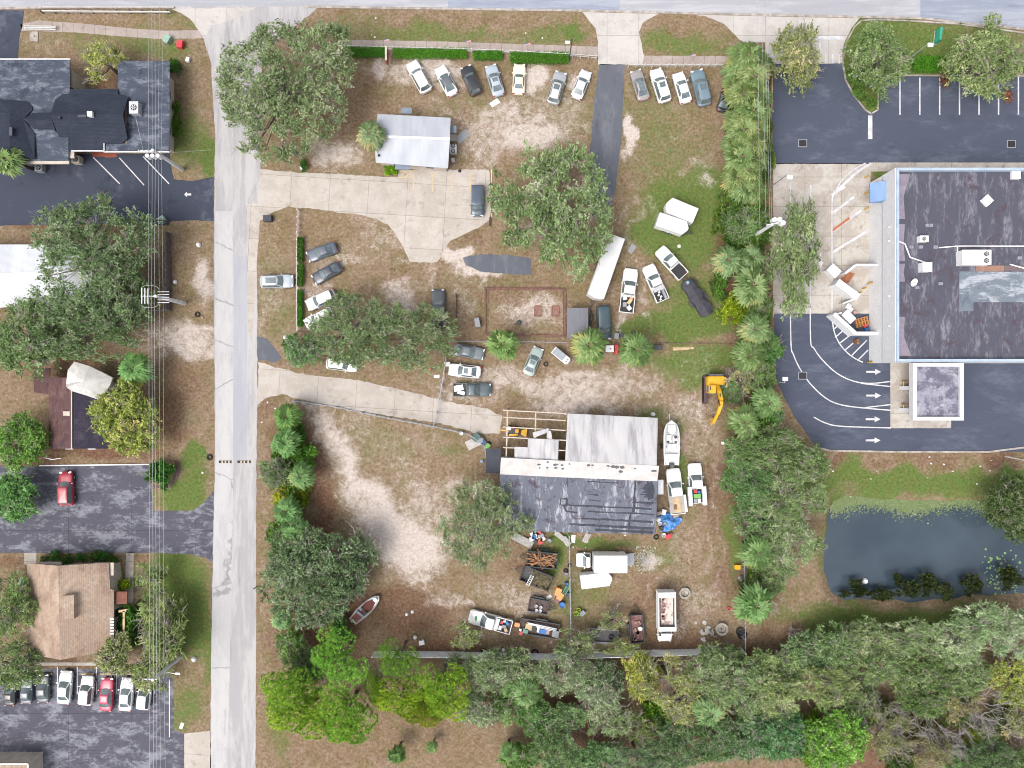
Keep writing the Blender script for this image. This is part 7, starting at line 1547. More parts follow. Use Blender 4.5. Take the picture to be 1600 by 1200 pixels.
# clutter near the tarp and behind the warehouse
def clutter(items):
    for (shape, px, py, s_, mat, label, grp) in items:
        a = W(px, py, .4); mb = MB(); r = random.Random(px*7+py)
        if shape == 'tyre': mb.lathe([(.19*s_, 0), (.31*s_, 0), (.36*s_, .1), (.31*s_, .2), (.19*s_, .2), (.19*s_, 0)], 16, a.x, a.y); nm = 'tyre'; cat = 'tyre'
        elif shape == 'bucket': mb.lathe([(.001, .03), (.2*s_, .02), (.24*s_, .42*s_), (.21*s_, .42*s_), (.18*s_, .08), (.001, .08)], 12, a.x, a.y); nm = cat = 'bucket'
        elif shape == 'drum': mb.lathe([(.29*s_, 0), (.3*s_, .1), (.28*s_, .45), (.3*s_, .88), (.26*s_, .88), (.25*s_, .7), (.001, .7)], 14, a.x, a.y); nm = cat = 'barrel'
        elif shape == 'box': q = r.uniform(0, 1.5); mb.box(a.x, a.y, .22*s_, .6*s_, .45*s_, .44*s_, q); mb.box(a.x, a.y, .46*s_, .64*s_, .49*s_, .05, q); nm = 'crate'; cat = 'box'
        elif shape == 'bag':
            pr = [(.001, .4*s_), (.16*s_, .38*s_), (.27*s_, .22*s_), (.3*s_, .08), (.24*s_, 0)]; mb.lathe(pr, 9, a.x, a.y); nm = 'rubbish_bag'; cat = 'bag'
        elif shape == 'sheetflat': q = r.uniform(0, 1.5); mb.box(a.x, a.y, .05, 1.1*s_, .6*s_, .04, q, .03); nm = 'board'; cat = 'board'
        item(nm, cat, label, mb, mat, grp)
W_ = m_white; CL = []
cl = lambda *a: CL.append(a if len(a) == 7 else (*a, None))
cl('drum',1038,818,1,m_greyp,'grey barrel at the left edge of the blue tarp'); cl('tyre',1026,840,1.1,m_tyre,'black tyre at the lower right corner of the warehouse'); cl('bucket',1037,836,1.3,W_,'white bucket below the blue tarp'); cl('box',1044,838,1.2,m_redp,'reddish crate just below the blue tarp'); cl('box',1048,836,.9,m_brown,'brown crate below the right of the blue tarp'); cl('bag',1030,812,1.3,W_,'white bag between the warehouse and the blue tarp'); cl('box',1037,800,1.2,W_,'white box above the blue tarp'); cl('box',1030,802,1.0,M2('tan_junk', P(190,170,150)),'tan box above the blue tarp by the wall'); cl('drum',1033,825,.9,m_steel,'dark barrel left of the blue tarp'); cl('bucket',1031,818,1.2,W_,'white bucket left of the blue tarp'); cl('box',1055,805,1.3,M2('tan_junk2', P(180,160,150)),'greyish box between the tan load and the blue tarp'); cl('drum',1020,647,.9,W_,'round white tank at the upper right corner of the metal lean-to')
i_ = 0
for x, y, c_, lb in ((832,834,W_,'white'),(836,832,M2('pale_teal', P(120,170,150)),'pale teal'),(839,836,W_,'white'),(842,833,m_redp,'red'),(834,839,m_blue,'blue'),(840,841,W_,'white'),(846,837,m_greyp,'grey'),(844,843,m_orange,'orange'),(837,845,m_black,'black'),(831,842,W_,'white'),(848,842,W_,'white'),(845,847,m_redp,'red')):
    cl('box',x,y,1.05,c_,f'{lb} crate in the cluster of crates below the warehouse','crates below the warehouse: '+lb)
cl('drum',858,844,1.0,m_greyp,'grey barrel right of the crate cluster'); cl('tyre',884,893,1.0,m_tyre,'black tyre against the middle yard fence'); cl('drum',884,896,.8,m_greyp,'grey barrel against the middle yard fence'); cl('drum',878,944,1.35,m_blue,'big blue open barrel left of the middle yard fence'); cl('bucket',905,957,1.6,m_green,'green bucket right of the middle yard fence'); cl('bucket',900,958,1.5,M2('lime_bucket', P(214,226,90)),'lime yellow bucket right of the middle yard fence'); cl('box',910,958,1.2,m_greyp,'grey box beside the lime and green buckets'); cl('bucket',904,953,1.3,M2('lime_bucket', P(214,226,90)),'pale yellow lid on the uppermost bucket by the fence')
cl('box',872,924,1.7,m_orange,'orange crate left of the teal ladder, upper'); cl('box',875,931,1.6,m_orange,'orange crate left of the teal ladder, lower'); cl('box',871,936,1.4,M2('maroon_box', P(150,110,110)),'maroon board below the orange crates'); cl('tyre',890,884,.8,m_tyre,'small tyre hanging at the middle yard fence'); cl('drum',885,912,.8,m_blue,'blue barrel at the foot of the teal ladder'); cl('box',888,930,1.0,m_steel,'dark box behind the blue barrel')
cl('box',813,1020,1.2,m_redp,'red can on the ground at the grey wall'); cl('box',799,1014,1.4,M2('pinkish_box', P(214,180,170)),'pinkish white box near the grey wall'); cl('bag',787,1017,1.0,W_,'white bag near the grey wall'); cl('tyre',836,1021,1.5,m_tyre,'black tyre at the grey wall beside the red ladder'); cl('tyre',756,1019,1.2,m_tyre,'dark tyre heap half under the trees at the grey wall'); cl('box',659,1004,1.2,W_,'white box behind the right pines'); cl('bag',648,997,1.0,W_,'white bag left of the right pines fence')
cl('tyre',1161,993,2.0,m_tyre,'large black tractor tyre at the right end of the grey wall'); cl('tyre',1158,988,1.9,m_tyre,'second large black tyre behind the tractor tyre'); cl('box',1152,886,1.3,m_yel,'yellow orange machine part beside the muddy track'); cl('bucket',1157,904,1.2,W_,'white bucket beside the muddy track'); cl('bag',1131,692,1.0,W_,'white bag right of the muddy track'); cl('tyre',1140,952,.8,m_redp,'small reddish object beside the big palm')
cl('tyre',853,569,1.0,m_tyre,'lone tyre beside the silver utility cart'); cl('tyre',307,491,1.15,m_tyre,'tyre on the verge left of the side street, upper'); cl('tyre',326,715,1.25,m_tyre,'tyre on the verge left of the speed strip'); cl('bag',315,496,.7,M2('tan_junk', P(190,170,150)),'tan bag beside the upper verge tyre'); cl('bag',309,382,1.2,W_,'white cover on the verge below the dark lot'); cl('bag',272,440,1.0,W_,'white bag on the fence line left of the side street'); cl('box',201,490,1.6,M2('tan_junk', P(190,170,150)),'tan heap under the lower edge of the large left oak')
cl('bag',302,1031,1.3,W_,'white hydrant-like cover on the verge by the lower lot'); cl('sheetflat',282,1136,.8,W_,'white sign board at the end of the lower verge'); cl('box',293,93,1.0,W_,'white box on the grass beside the gabled office'); cl('box',282,70,1.6,m_redp,'bright red object on the grass near the street corner'); cl('bag',315,739,.6,W_,'white scrap on the lower verge grass')
cl('box',253,344,1.7,M2('pale_green_box', P(170,206,186)),'pale green box on the blacktop edge under the wires'); cl('box',262,62,1.7,M2('pale_green_box', P(170,206,186)),'pale green utility box beside the upper left sidewalk'); cl('box',419,342,1.8,M2('dark_bin', P(70,76,84)),'dark square bin at the edge of the concrete yard'); cl('box',35,909,1.5,M2('pale_green_box', P(170,206,186)),'pale green box beside the shingled office')
cl('bag',445,527,1.1,W_,'white post cap at the end of the picket fence'); cl('sheetflat',682,588,.7,W_,'white sign lying beside the chain link fence'); cl('box',699,569,1.3,W_,'white box at the chain link gate'); cl('box',671,577,.7,m_redp,'small red object below the yard oak')
cl('bucket',708,250,1.2,W_,'white topped dark drum at the right wall of the white-roofed office'); cl('sheetflat',722,212,1.8,m_greyp,'grey mat right of the white-roofed office'); cl('sheetflat',773,159,1.2,W_,'white puddled sheet below the silver blue sedan'); cl('bag',718,266,.8,m_black,'black object at the top of the concrete yard')
cl('bag',635,961,.9,W_,'white litter on the brown ground, left one'); cl('bag',644,957,.9,W_,'white litter on the brown ground, right one'); cl('bag',1062,384,.9,W_,'white bag on the green grass below the trailers'); cl('sheetflat',988,388,1.2,m_greyp,'grey mat above the nose of the junk filled pickup')
cl('box',963,525,1.3,m_greyp,'grey crate above the red chest'); cl('box',972,523,1.0,m_steel,'dark box above the right palm'); cl('box',990,521,1.1,m_steel,'dark machine on top of the fence by the right palm')
cl('box',744,683,1.8,M2('teal_crate', P(96,130,124)),'dark teal bin at the bend of the yard fence'); cl('box',750,688,1.5,m_greyp,'grey bin beside the teal bin'); cl('box',755,691,1.1,m_blue,'blue crate beside the grey bin'); cl('sheetflat',741,692,2.2,M2('pale_panel', P(214,208,204), P(196,190,186)),'pale ribbed panel leaning at the yard fence'); cl('tyre',764,693,.9,m_tyre,'tyre behind the dark canopy'); cl('box',762,697,1.2,m_green,'green crate at the top of the dark canopy'); cl('drum',721,677,.9,m_alu,'round galvanised tub at the yard fence'); cl('bag',753,721,1.0,M2('pale_blue_junk', P(180,196,220)),'pale blue bag left of the dark canopy')
cl('sheetflat',896,843,1.0,W_,'thin white board below the warehouse'); cl('sheetflat',917,841,1.3,M2('pale_panel', P(214,208,204)),'narrow pale plank below the warehouse'); cl('sheetflat',858,934,.7,W_,'white scrap between the brush and drum trailers')
cl('box',1232,277+(-1),1.5,W_,'white lamp box at the top of the stained slab') if False else None
clutter(CL)
mb = MB(); a, b = W(868,832,.3), W(882,845,.3); 
for k in range(2): c = W((868,884)[k], (834,846)[k], .3); 
metal = M2('corrugated_scrap', P(206,202,196), P(170,166,160), 3)
for (x0, y0, x1, y1, w, lb) in ((802,837,832,852,1.1,'long grey board leaning beside the crate cluster'),(868,832,880,842,.7,'upper bent metal strip by the middle yard fence'),(880,840,890,852,.8,'lower ribbed metal strip by the middle yard fence'),(919,834,914,848,.45,'pale narrow board below the warehouse')):
    mb = MB(); mb.seg(W(x0, y0, .35), W(x1, y1, .3), w, .05); item('metal_strip', 'board', lb, mb, metal)
# concrete rings and rubble
for px, py, r0, lb in ((1070,927,.82,'concrete ring lying right of the white dump truck'),(1128,983,.9,'concrete ring beside the white rubble')):
    a = W(px, py, .4); mb = MB(); mb.ring(a.x, a.y, 0, .5, r0, r0*.66, 24); mb.ring(a.x, a.y, 0, .12, r0*.65, .1, 20); item('concrete_ring', 'ring', lb, mb, M2('ring_concrete', P(214,206,196), P(150,136,122), 3))
mb = MB(); a = W(1119,988,.3)
for k in range(8):
    t0, t1 = 2.0+k*.36, 2.0+(k+1)*.36; mb.seg((a.x+.62*math.cos(t0), a.y+.62*math.sin(t0), .15), (a.x+.62*math.cos(t1), a.y+.62*math.sin(t1), .15), .16, .3)
item('broken_ring', 'ring', 'broken half ring beside the white rubble', mb, M2('ring_concrete', P(214,206,196)))
r = random.Random(9)
for k in range(20):
    a = W(r.gauss(1103, 8), r.gauss(986, 8), .1); s_ = r.uniform(.2, .55); n = 6; pts = [(a.x+s_*math.cos(j*1.05)*r.uniform(.5, 1), a.y+s_*math.sin(j*1.05)*r.uniform(.5, 1)) for j in range(n)]; mb = MB(); mb.prism(pts, 0, r.uniform(.08, .25)+k*.004); item('rubble_piece', 'rubble', 'white slab of rubble between the dump truck and the concrete ring', mb, M2('white_rubble', P(226,222,216), P(190,184,176), 2), 'white rubble pieces')
mb = MB(); r = random.Random(3)
for k in range(260):
    a = W(r.gauss(1005, 9), r.gauss(874, 9), .02); mb.box(a.x, a.y, .04, r.uniform(.06, .22), r.uniform(.05, .16), .08, r.uniform(0, 3))
tag(mb.build('gravel', M2('white_rubble', P(226,222,216))), 'white crushed rubble spilled behind the ramp of the box truck', 'gravel', None, 'stuff')
# small white litter
r = random.Random(21); n_l = 0
for (cx, cy, sx, sy, n) in ((1440,735,110,16,16),(1450,790,70,14,10),(430,640,10,14,4),(425,900,6,120,6),(1000,140,200,60,3),(650,50,120,12,5),(930,850,40,6,6)):
    for k in range(n):
        a = W(min(1595, r.gauss(cx, sx)), r.gauss(cy, sy), 0); s_ = r.uniform(.06, .16); z = -.5 if (cy > 780 and cx > 1300) else 0; mb = MB(); mb.box(a.x, a.y, z+.06, s_*1.6, s_, .07, r.uniform(0, 3)); mb.box(a.x+.04, a.y, z+.1, s_, s_*1.2, .05, r.uniform(0, 3))
        item('litter_scrap', 'litter', 'small scrap of white litter lying in the grass', mb, m_white, 'scraps of white litter')
mb = MB(); a = W(1355,910,.2); mb.lathe([(.001, .5), (.3, .42), (.45, .15), (.4, 0)], 9, a.x, a.y); mb.xf(Matrix.Translation((0, 0, -.55))); item('white_bag', 'bag', 'white bag among the dark scrub that stands in for pond reflections', mb, m_white)
# sand pen
e = empty('sand_pen', (0, 0, 0), 0, 'rectangular sand pen framed in rusty timber in the middle of the lots', 'sand pen')
for pts in ([(758,451),(883,452)],[(883,452),(883,525)],[(883,525),(760,523)],[(758,523),(758,451)]): mb = MB(); mb.seg(W(*pts[0], .12), W(*pts[1], .12), .2, .25); mb.build('timber_edge', M2('rusty_timber', P(150,104,90), P(110,78,70), 3), e)
for pts in ([(756,449),(886,450)],[(880,455),(880,523)],[(762,455),(762,522)]): mb = MB(); mb.seg(W(*pts[0], .06), W(*pts[1], .06), .08, .1); mb.build('inner_rail', M2('rusty_timber', P(150,104,90)), e)
for x0, y0, x1, y1 in ((835,478,846,494),(862,478,873,494)):
    mb = MB(); mb.seg(W(x0,y0,.1), W(x1,y0,.1), .12, .2); mb.seg(W(x0,y1,.1), W(x1,y1,.1), .12, .2); mb.seg(W(x0,y0,.1), W(x0,y1,.1), .12, .2); mb.seg(W(x1,y0,.1), W(x1,y1,.1), .12, .2); c = W((x0+x1)/2, (y0+y1)/2); mb.box(c.x, c.y, .04, .9, 1.3, .06); item('planting_frame', 'frame', ('left' if x0 < 850 else 'right')+' small brown timber frame inside the sand pen', mb, M2('pen_timber', P(172,128,112), P(140,100,90), 3))
mb = MB(); c = W(811,504,.3); mb.lathe([(.001, .45), (.25, .42), (.36, .3), (.32, 0)], 14, c.x, c.y); mb.seg((c.x-.3, c.y, .3), (c.x-.75, c.y-.3, .05), .07, .07); item('fire_pit', 'grill', 'dark round grill standing in the sand pen', mb, m_steel)
mb = MB(); mb.seg(W(712,459,.4), W(712,515,.4), .12, .7); item('low_fence', 'fence', 'low rusty board fence beside the nose-up black pickup', mb, M2('rusty_timber', P(150,104,90)))
for (x0, y0, x1, y1, lb) in ((769,308,769,333,'upper'),(766,339,765,353,'lower')): mb = MB(); mb.seg(W(x0,y0,.15), W(x1,y1,.15), .25, .25); item('wheel_stop', 'timber', lb+' dark timber along the right side of the concrete yard', mb, M2('dark_timber', P(90,66,58)))

# ---------------------------------------------------------------- fences
m_galv = M2('galvanised_steel', P(186,194,206), P(160,168,180), 3, .5)
def post_fence(name, pts, n, hgt, mat, label, pr=.05, rails=(1.0,), cap=None, mesh=0, board=False, top=None):
    e = empty(name, (0, 0, 0), 0, label, 'fence'); seglen = [((W(*b)-W(*a)).length) for a, b in zip(pts[:-1], pts[1:])]; tot = sum(seglen)
    for k in range(n):
        s_ = tot*k/(n-1); i = 0
        while i < len(seglen)-1 and s_ > seglen[i]: s_ -= seglen[i]; i += 1
        p = W(*pts[i]).lerp(W(*pts[i+1]), min(1, s_/seglen[i])); mb = MB(); mb.box(p.x, p.y, hgt/2, pr*2, pr*2, hgt); mb.box(p.x, p.y, hgt+.02, pr*2.5, pr*2.5, .04); mb.build('post', mat, e)
    for i, (a, b) in enumerate(zip(pts[:-1], pts[1:])):
        A, B = W(*a), W(*b)
        for f in rails: mb = MB(); mb.seg((A.x, A.y, hgt*f), (B.x, B.y, hgt*f), .06, .06); mb.build('rail', mat, e)
        if mesh:
            mb = MB(); L = (B-A).length; m = int(L/mesh); d = (B-A)/m
            for k in range(m):
                q = A+d*k; mb.seg((q.x, q.y, .1), (q.x+d.x, q.y+d.y, hgt-.05), .012, .012); mb.seg((q.x+d.x, q.y+d.y, .1), (q.x, q.y, hgt-.05), .012, .012)
            mb.build('wire_mesh', mat, e)
        if board: mb = MB(); mb.seg((A.x, A.y, hgt*.5), (B.x, B.y, hgt*.5), .05, hgt*.96); mb.build('panel', mat, e)
    return e
m_fw = M2('white_fence_paint', P(240,238,236), P(220,216,210), 2)
post_fence('picket_fence', [(543,77),(700,81),(790,84),(893,90),(931,93)], 33, 1.15, m_fw, 'white post and rail fence along the front sidewalk, left of the asphalt drive', .06, (.9, .5))
post_fence('picket_fence', [(981,106),(1060,106),(1141,106)], 14, 1.15, m_fw, 'white post and rail fence along the front sidewalk, right of the asphalt drive', .06, (.9, .5))
post_fence('picket_fence', [(468,330),(467,420),(467,518)], 17, 1.15, m_fw, 'white post and rail fence running down beside the verge of the side street', .06, (.9, .5))
post_fence('chain_link_fence', [(697,534),(768,534),(884,536)], 12, 1.4, m_galv, 'chain link fence above the silver sedans, left of the palms', .035, (1.0,), mesh=.35)
post_fence('chain_link_fence', [(698,560),(692,600),(679,665)], 6, 1.5, m_galv, 'chain link gate line crossing the yard drive', .05, (1.0, .5), mesh=.35)
post_fence('chain_link_fence', [(463,626),(520,634),(600,651),(680,666),(730,677),(742,683),(758,698),(759,712)], 16, 1.6, m_galv, 'chain link fence along the lower side of the yard drive', .05, (1.0, .04), mesh=.35)
post_fence('chain_link_fence', [(465,628),(465,700),(466,800)], 10, 1.6, m_galv, 'chain link fence inside the hedgerow beside the side street', .07, (1.0, .6), mesh=.35)
post_fence('chain_link_fence', [(888,834),(889,900),(891,1010)], 9, 1.9, m_galv, 'tall chain link fence through the middle of the lower yard', .06, (1.0, .5), mesh=.35)
post_fence('chain_link_fence', [(1152,560),(1158,700),(1156,800),(1157,900),(1158,1020)], 18, 1.8, m_galv, 'chain link fence inside the right tree line', .05, (1.0,), mesh=.4)
post_fence('panel_fence', [(586,1017),(700,1018),(860,1021),(1000,1016),(1157,1012)], 26, 2.2, M2('grey_green_panel', (.78,.8,.8,1), (.66,.69,.7,1), 1, .7), 'long grey panel wall along the bottom of the yard', .06, (1.0,), board=True)
post_fence('board_fence', [(1024,536),(1080,537),(1142,538)], 8, .35, M2('brown_debris_board', P(150,120,110), P(110,84,76), 2), 'low brown board edging right of the three palms', .06, (.6,))
post_fence('timber_fence', [(267,366),(268,420),(268,484)], 9, 1.6, M2('dark_fence_timber', P(124,112,118), P(90,80,86), 3), 'weathered timber fence left of the verge', .09, (1.0,), board=True)
post_fence('wire_fence', [(240,346),(266,348)], 3, 1.5, M2('dark_fence_timber', P(124,112,118)), 'short timber fence at the edge of the dark lot', .06, (1.0,), board=True)
post_fence('timber_fence', [(195,487),(268,486)], 5, 1.3, m_galv, 'thin wire fence below the large left oak', .03, (1.0,))
post_fence('timber_fence', [(1203,128),(1203,150),(1204,178)], 4, .9, m_tanload, 'tan timber rail at the left edge of the bank lot', .07, (1.0, .5))
# guard rail top left
e = empty('guard_rail', (0, 0, 0), 0, 'white crash barrier with slanted dark posts at the top left', 'guard rail')
for k in range(11): a = W(68+19.6*k, 19, .0); mb = MB(); mb.box(a.x, a.y-.1, .35, .16, .3, .7); mb.build('post', m_steel, e)
mb = MB(); A, B = W(66,17.5,.6), W(266,19,.6); mb.seg(A, B, .12, .32); mb.build('rail', m_fw, e); mb = MB(); A, B = W(66,11.5,.2), W(272,11.5,.2); mb.seg(A, B, .12, .2); mb.build('lower_rail', m_fw, e)
e = empty('bus_bench', (0, 0, 0), 0, 'long white slatted bench on the upper left sidewalk', 'bench')
for k in range(3): mb = MB(); mb.seg(W(38,40.5+2.4*k,.5), W(87,41+2.4*k,.5), .13, .05); mb.build('slat', m_fw, e)
for x in (42,84): mb = MB(); a = W(x, 43, .2); mb.box(a.x, a.y, .23, .1, .5, .46); mb.build('leg', m_steel, e)
mb = MB(); a = W(53,57,.05); mb.box(a.x, a.y, .04, 1.2, 1.4, .08); mb.box(a.x, a.y, .1, .3, .3, .12); item('utility_pad', 'pad', 'small concrete pad below the white bench', mb, m_curb)

# ---------------------------------------------------------------- poles, wires, signs
m_pole = M2('pole_concrete', P(246,246,246), P(226,226,226), 2, .8)
m_wire = M2('wire_metal', P(190,194,198), P(170,174,178), 2, .5)
def pole(base, top, label, h=9.6, arms=()):
    b = W(*base); e = empty('utility_pole', (b.x, b.y, 0), 0, label, 'utility pole'); t_ = W(*top, h)-Vector((b.x, b.y, 0))
    t_ = Vector((t_.x*.15, t_.y*.15, h)); mb = MB(); mb.tube([(0, 0, 0), (t_.x/2, t_.y/2, h/2), tuple(t_)], [.3, .25, .19], 10); mb.build('post', m_pole, e); return e, t_
poles = [((285,265),'utility pole leaning over the gabled office lot, topmost of three along the wires'),((289,474),'middle utility pole along the side street wires'),((285,1024),'lowest utility pole, beside the row of cars in the lower lot')]
PT = []
for k, (bs, lb) in enumerate(poles):
    e, t_ = pole(bs, bs, lb, 9.4); top = Vector(e.location)+t_; PT.append((e, t_))
    off = [(-.8, 0), (-.25, 0), (.3, 0)]
    mb = MB(); mb.seg((t_.x-1.9, t_.y, 9.1), (t_.x+.3, t_.y, 9.1), .14, .16) if k < 2 else mb.seg((t_.x-1.2, t_.y, 9.1), (t_.x+.5, t_.y, 9.1), .14, .16); mb.build('crossarm', m_pole, e)
    for j in range(4): mb = MB(); mb.lathe([(.001, 0), (.07, 0), (.05, .1), (.09, .14), (.05, .22), (.001, .26)], 8, t_.x-1.8+.55*j, t_.y); mb.xf(Matrix.Translation((0, 0, 9.18))); mb.build('insulator', m_white, e)
    if k == 1:
        mb = MB(); [mb.seg((t_.x-1.7+.4*j, t_.y-1.0, 9.4), (t_.x-1.7+.4*j, t_.y+1.0, 9.4), .08, .12) for j in range(3)]; mb.build('switch_bar', m_white, e); mb = MB(); [mb.seg((t_.x-.3, t_.y+.35*j, 8.2), (t_.x+1.2, t_.y+.35*j, 8.2), .07, .07) for j in range(-2, 3)]; mb.build('bracket', m_white, e)
        for s_ in (1, -1): mb = MB(); pts = [(t_.x-1.0+1.2*math.cos(a_*.3), t_.y+s_*(.9+.55*math.sin(a_*.3)), 8.9) for a_ in range(0, 10)]; mb.tube(pts, .016, 4); mb.build('jumper', m_white, e)
    if k == 0:
        for j in range(3): mb = MB(); mb.cyl(t_.x-1.2+.7*j, t_.y-.4, 7.6, 8.5, .26, 12); mb.build('transformer', m_white, e)
    if k == 2:
        mb = MB(); mb.tube([(t_.x*.6, t_.y*.6, 6.6), (t_.x+.9, .6, 7.2), (t_.x+2.0, .5, 7.3)], .05, 6); mb.box(t_.x+2.2, .5, 7.3, .6, .25, .12); mb.build('lamp_arm', m_alu, e)
e, t_ = pole((1172,372), (1172,372), 'utility pole with three round transformers in the right tree line', 9.6)
mb = MB(); mb.seg((t_.x-.6, t_.y, 9.2), (t_.x+1.0, t_.y+.3, 9.2), .14, .16); mb.build('crossarm', m_pole, e)
for j, (dx, dy) in enumerate(((.1, .5), (.75, .55), (1.2, .1))): mb = MB(); mb.lathe([(.001, 8.0), (.33, 8.02), (.34, 8.85), (.25, 8.98), (.001, 9.0)], 14, dx, dy); mb.build('transformer', m_white, e)
# wires as seen at about nine metres
def wire(pts, h, label, grp, r=.02):
    mb = MB(); out = []
    for (x0, y0), (x1, y1) in zip(pts[:-1], pts[1:]):
        for k in range(10):
            u = k/10; q = W(x0+(x1-x0)*u, y0+(y1-y0)*u, h); q.z -= .7*4*u*(1-u); q2 = W(x0+(x1-x0)*u, y0+(y1-y0)*u, q.z); out.append(tuple(q2))
    out.append(tuple(W(*pts[-1], h))); mb.tube(out, r, 4); item('power_line', 'wire', label, mb, m_wire, grp)
g_ = 'power lines along the side street'; lw = 'pale overhead power line running beside the side street'
for k, xs_ in enumerate(((231,232.5,232.5,234),(237,238,237,240),(241.5,243,241,245))): wire([(xs_[0],-60),(xs_[1],232),(xs_[2],458),(xs_[3],1062),(xs_[3],1260)], 9.3, lw, g_)
for k, xs_ in enumerate(((250,247,249,249),(256,252,255,256))): wire([(xs_[0],-60),(xs_[1],240),(xs_[2],468),(xs_[3],1040),(xs_[3]+3,1260)], 7.8-.4*k, 'pale overhead cable running lower than the power lines beside the side street', 'lower cables along the side street', .016)
for k, (x0, x1) in enumerate(((1183,1187),(1189,1197),(1193,1203),(1196,1206))): wire([(x0,-60),(x1,352)], 9.0-.1*k, 'pale overhead power line above the row of palms', 'power lines above the row of palms')
wire([(212,183),(224,236)], 7.0, 'thin service wire from the grey rooftop air conditioner to the topmost pole', None)
wire([(247,240),(330,234)], 6.0, 'thin guy wire from the topmost pole toward the side street', None, .015)
# street lamp, flagpole, signs
def lamp(bx, by, tx, ty, h, label, head=(.7, .5), col=None):
    b = W(bx, by); e = empty('lamp_post', (b.x, b.y, 0), 0, label, 'lamp post'); t_ = W(tx, ty, h)-b; t_.z = h
    mb = MB(); mb.tube([(0, 0, 0), (t_.x*.08, t_.y*.08, h*.97)], [.09, .06], 8); mb.tube([(t_.x*.08, t_.y*.08, h*.97), (t_.x, t_.y, h)], .05, 6); mb.build('pole', col or m_alu, e); mb = MB(); mb.box(t_.x, t_.y, h-.03, *head, .16); mb.box(t_.x, t_.y, h+.07, head[0]*.8, head[1]*.8, .05); mb.build('lamp_head', m_white, e); return e
lamp(889,94, 887,66, 6.2, 'dark street lamp at the end of the front hedge', (.6, .35), m_steel)
lamp(1418,94, 1454,70, 5.0, 'lamp post with a white square head on the planted island')
lamp(1207,290, 1234,277, 5.2, 'lamp post with white head at the top of the stained slab')
lamp(1204,598, 1227,592, 5.2, 'lamp post with white head at the left edge of the drive-through lanes')
def flag(e, x, y, z, s_, rz=0.0):
    """striped flag with a blue canton, three parts"""
    M_ = Matrix.Translation((x, y, z)) @ Matrix.Rotation(rz, 4, 'Z') @ Matrix.Rotation(-.6, 4, 'X'); mr = MB(); mw = MB(); mbq = MB()
    for k in range(7): (mr if k % 2 == 0 else mw).box(.5*s_, (k-3)*.09*s_, .02*math.sin(k), s_, .088*s_, .012)
    mbq.box(.2*s_, .14*s_, .012, .4*s_, .34*s_, .012)
    for m_, mt, nm in ((mr, m_redp, 'red_stripes'), (mw, m_white, 'white_stripes'), (mbq, m_blue, 'blue_canton')): m_.xf(M_); m_.build(nm, mt, e)
b = W(472,252); e = empty('flagpole', (b.x, b.y, 0), 0, 'pale flagpole with a small red, white and blue flag near the large street oak', 'flagpole')
mb = MB(); mb.tube([(0, 0, 0), (0, 0, 7.5)], [.07, .04], 8); mb.lathe([(.001, 7.5), (.08, 7.56), (.001, 7.64)], 8); mb.build('pole', m_alu, e); flag(e, -.1, .2, 3.6, 1.3, -.8)
mb = MB(); mb.box(-.2, .7, .1, .3, .6, .2, .3); mb.box(-.1, -.9, .1, .3, .6, .2, .3); mb.build('base_marker', m_white, e)
for x, y in ((607,74),(732,76),(824,80),(1077,97)):
    b = W(x, y); e = empty('small_flag', (b.x, b.y, 0), 0, 'small red, white and blue flag standing at the front fence', 'flag', 'small flags along the front fence'); mb = MB(); mb.tube([(0, 0, 0), (0, 0, 1.9)], .02, 5); mb.build('stick', m_alu, e); flag(e, -.3, .1, 1.8, .75, .1)
b = W(608,96); e = empty('roadside_sign', (b.x, b.y, 0), 0, 'narrow red sign board seen edge-on in the gap of the front hedge', 'sign')
mb = MB(); mb.box(0, 0, 1.7, .22, 1.9, 1.4); mb.build('panel', M2('faded_red_sign', P(190,60,66), P(150,70,74), 3), e); mb = MB(); mb.box(0, .85, .5, .14, .14, 1.0); mb.box(0, -.85, .5, .14, .14, 1.0); mb.build('post', m_wallC, e); mb = MB(); mb.box(0, 0, 2.43, .28, 2.0, .06); mb.build('cap', m_wallC, e)
b = W(1461,60); e = empty('monument_sign', (b.x, b.y, 0), -.1, 'narrow teal green sign seen edge-on on the island grass', 'sign'); mb = MB(); mb.box(0, 0, .75, .35, 1.8, 1.2); mb.build('panel', M2('teal_sign', P(70,190,160), P(50,160,130)), e); mb = MB(); mb.box(0, 0, .08, .5, 2.0, .16); mb.build('plinth', m_curb, e)
for x, y, lb in ((1380,77,'small white sign frame on the island grass'),(1333,124,'white and green sign plate at the left curve of the island'),(1358,138,'white statue-like marker among the island plants'),(1368,135,'second white marker among the island plants')):
    b = W(x, y); e = empty('small_sign', (b.x, b.y, 0), .3, lb, 'sign'); mb = MB(); mb.box(0, 0, .8, .5, .12, .45); mb.build('panel', m_white, e); mb = MB(); mb.box(0, 0, .28, .06, .06, .56); mb.build('post', m_alu, e)
for x, y, lb in ((1375,116,''),(1477,126,'left'),(1574,150,'right')):
    if not lb: continue
    mb = MB(); a = W(x, y, .2); V, F = leaf_quads(np.random.default_rng(x), np.random.default_rng(x).normal(size=(500, 3))*np.array([.35, .5, .12])+np.array([a.x, a.y, .2]), np.random.default_rng(x+1).normal(size=(500, 3)), np.random.default_rng(x+2).normal(size=(500, 3))+np.array([0, 0, 1]), .3, .1)
    o = link('dead_bush', mesh_np('dead_bush', V, F, M2('dead_leaves', P(170,104,76), P(120,76,60), 3))); tag(o, f'{lb} reddish brown heap of dead fronds in the bank parking bays', 'dead bush')
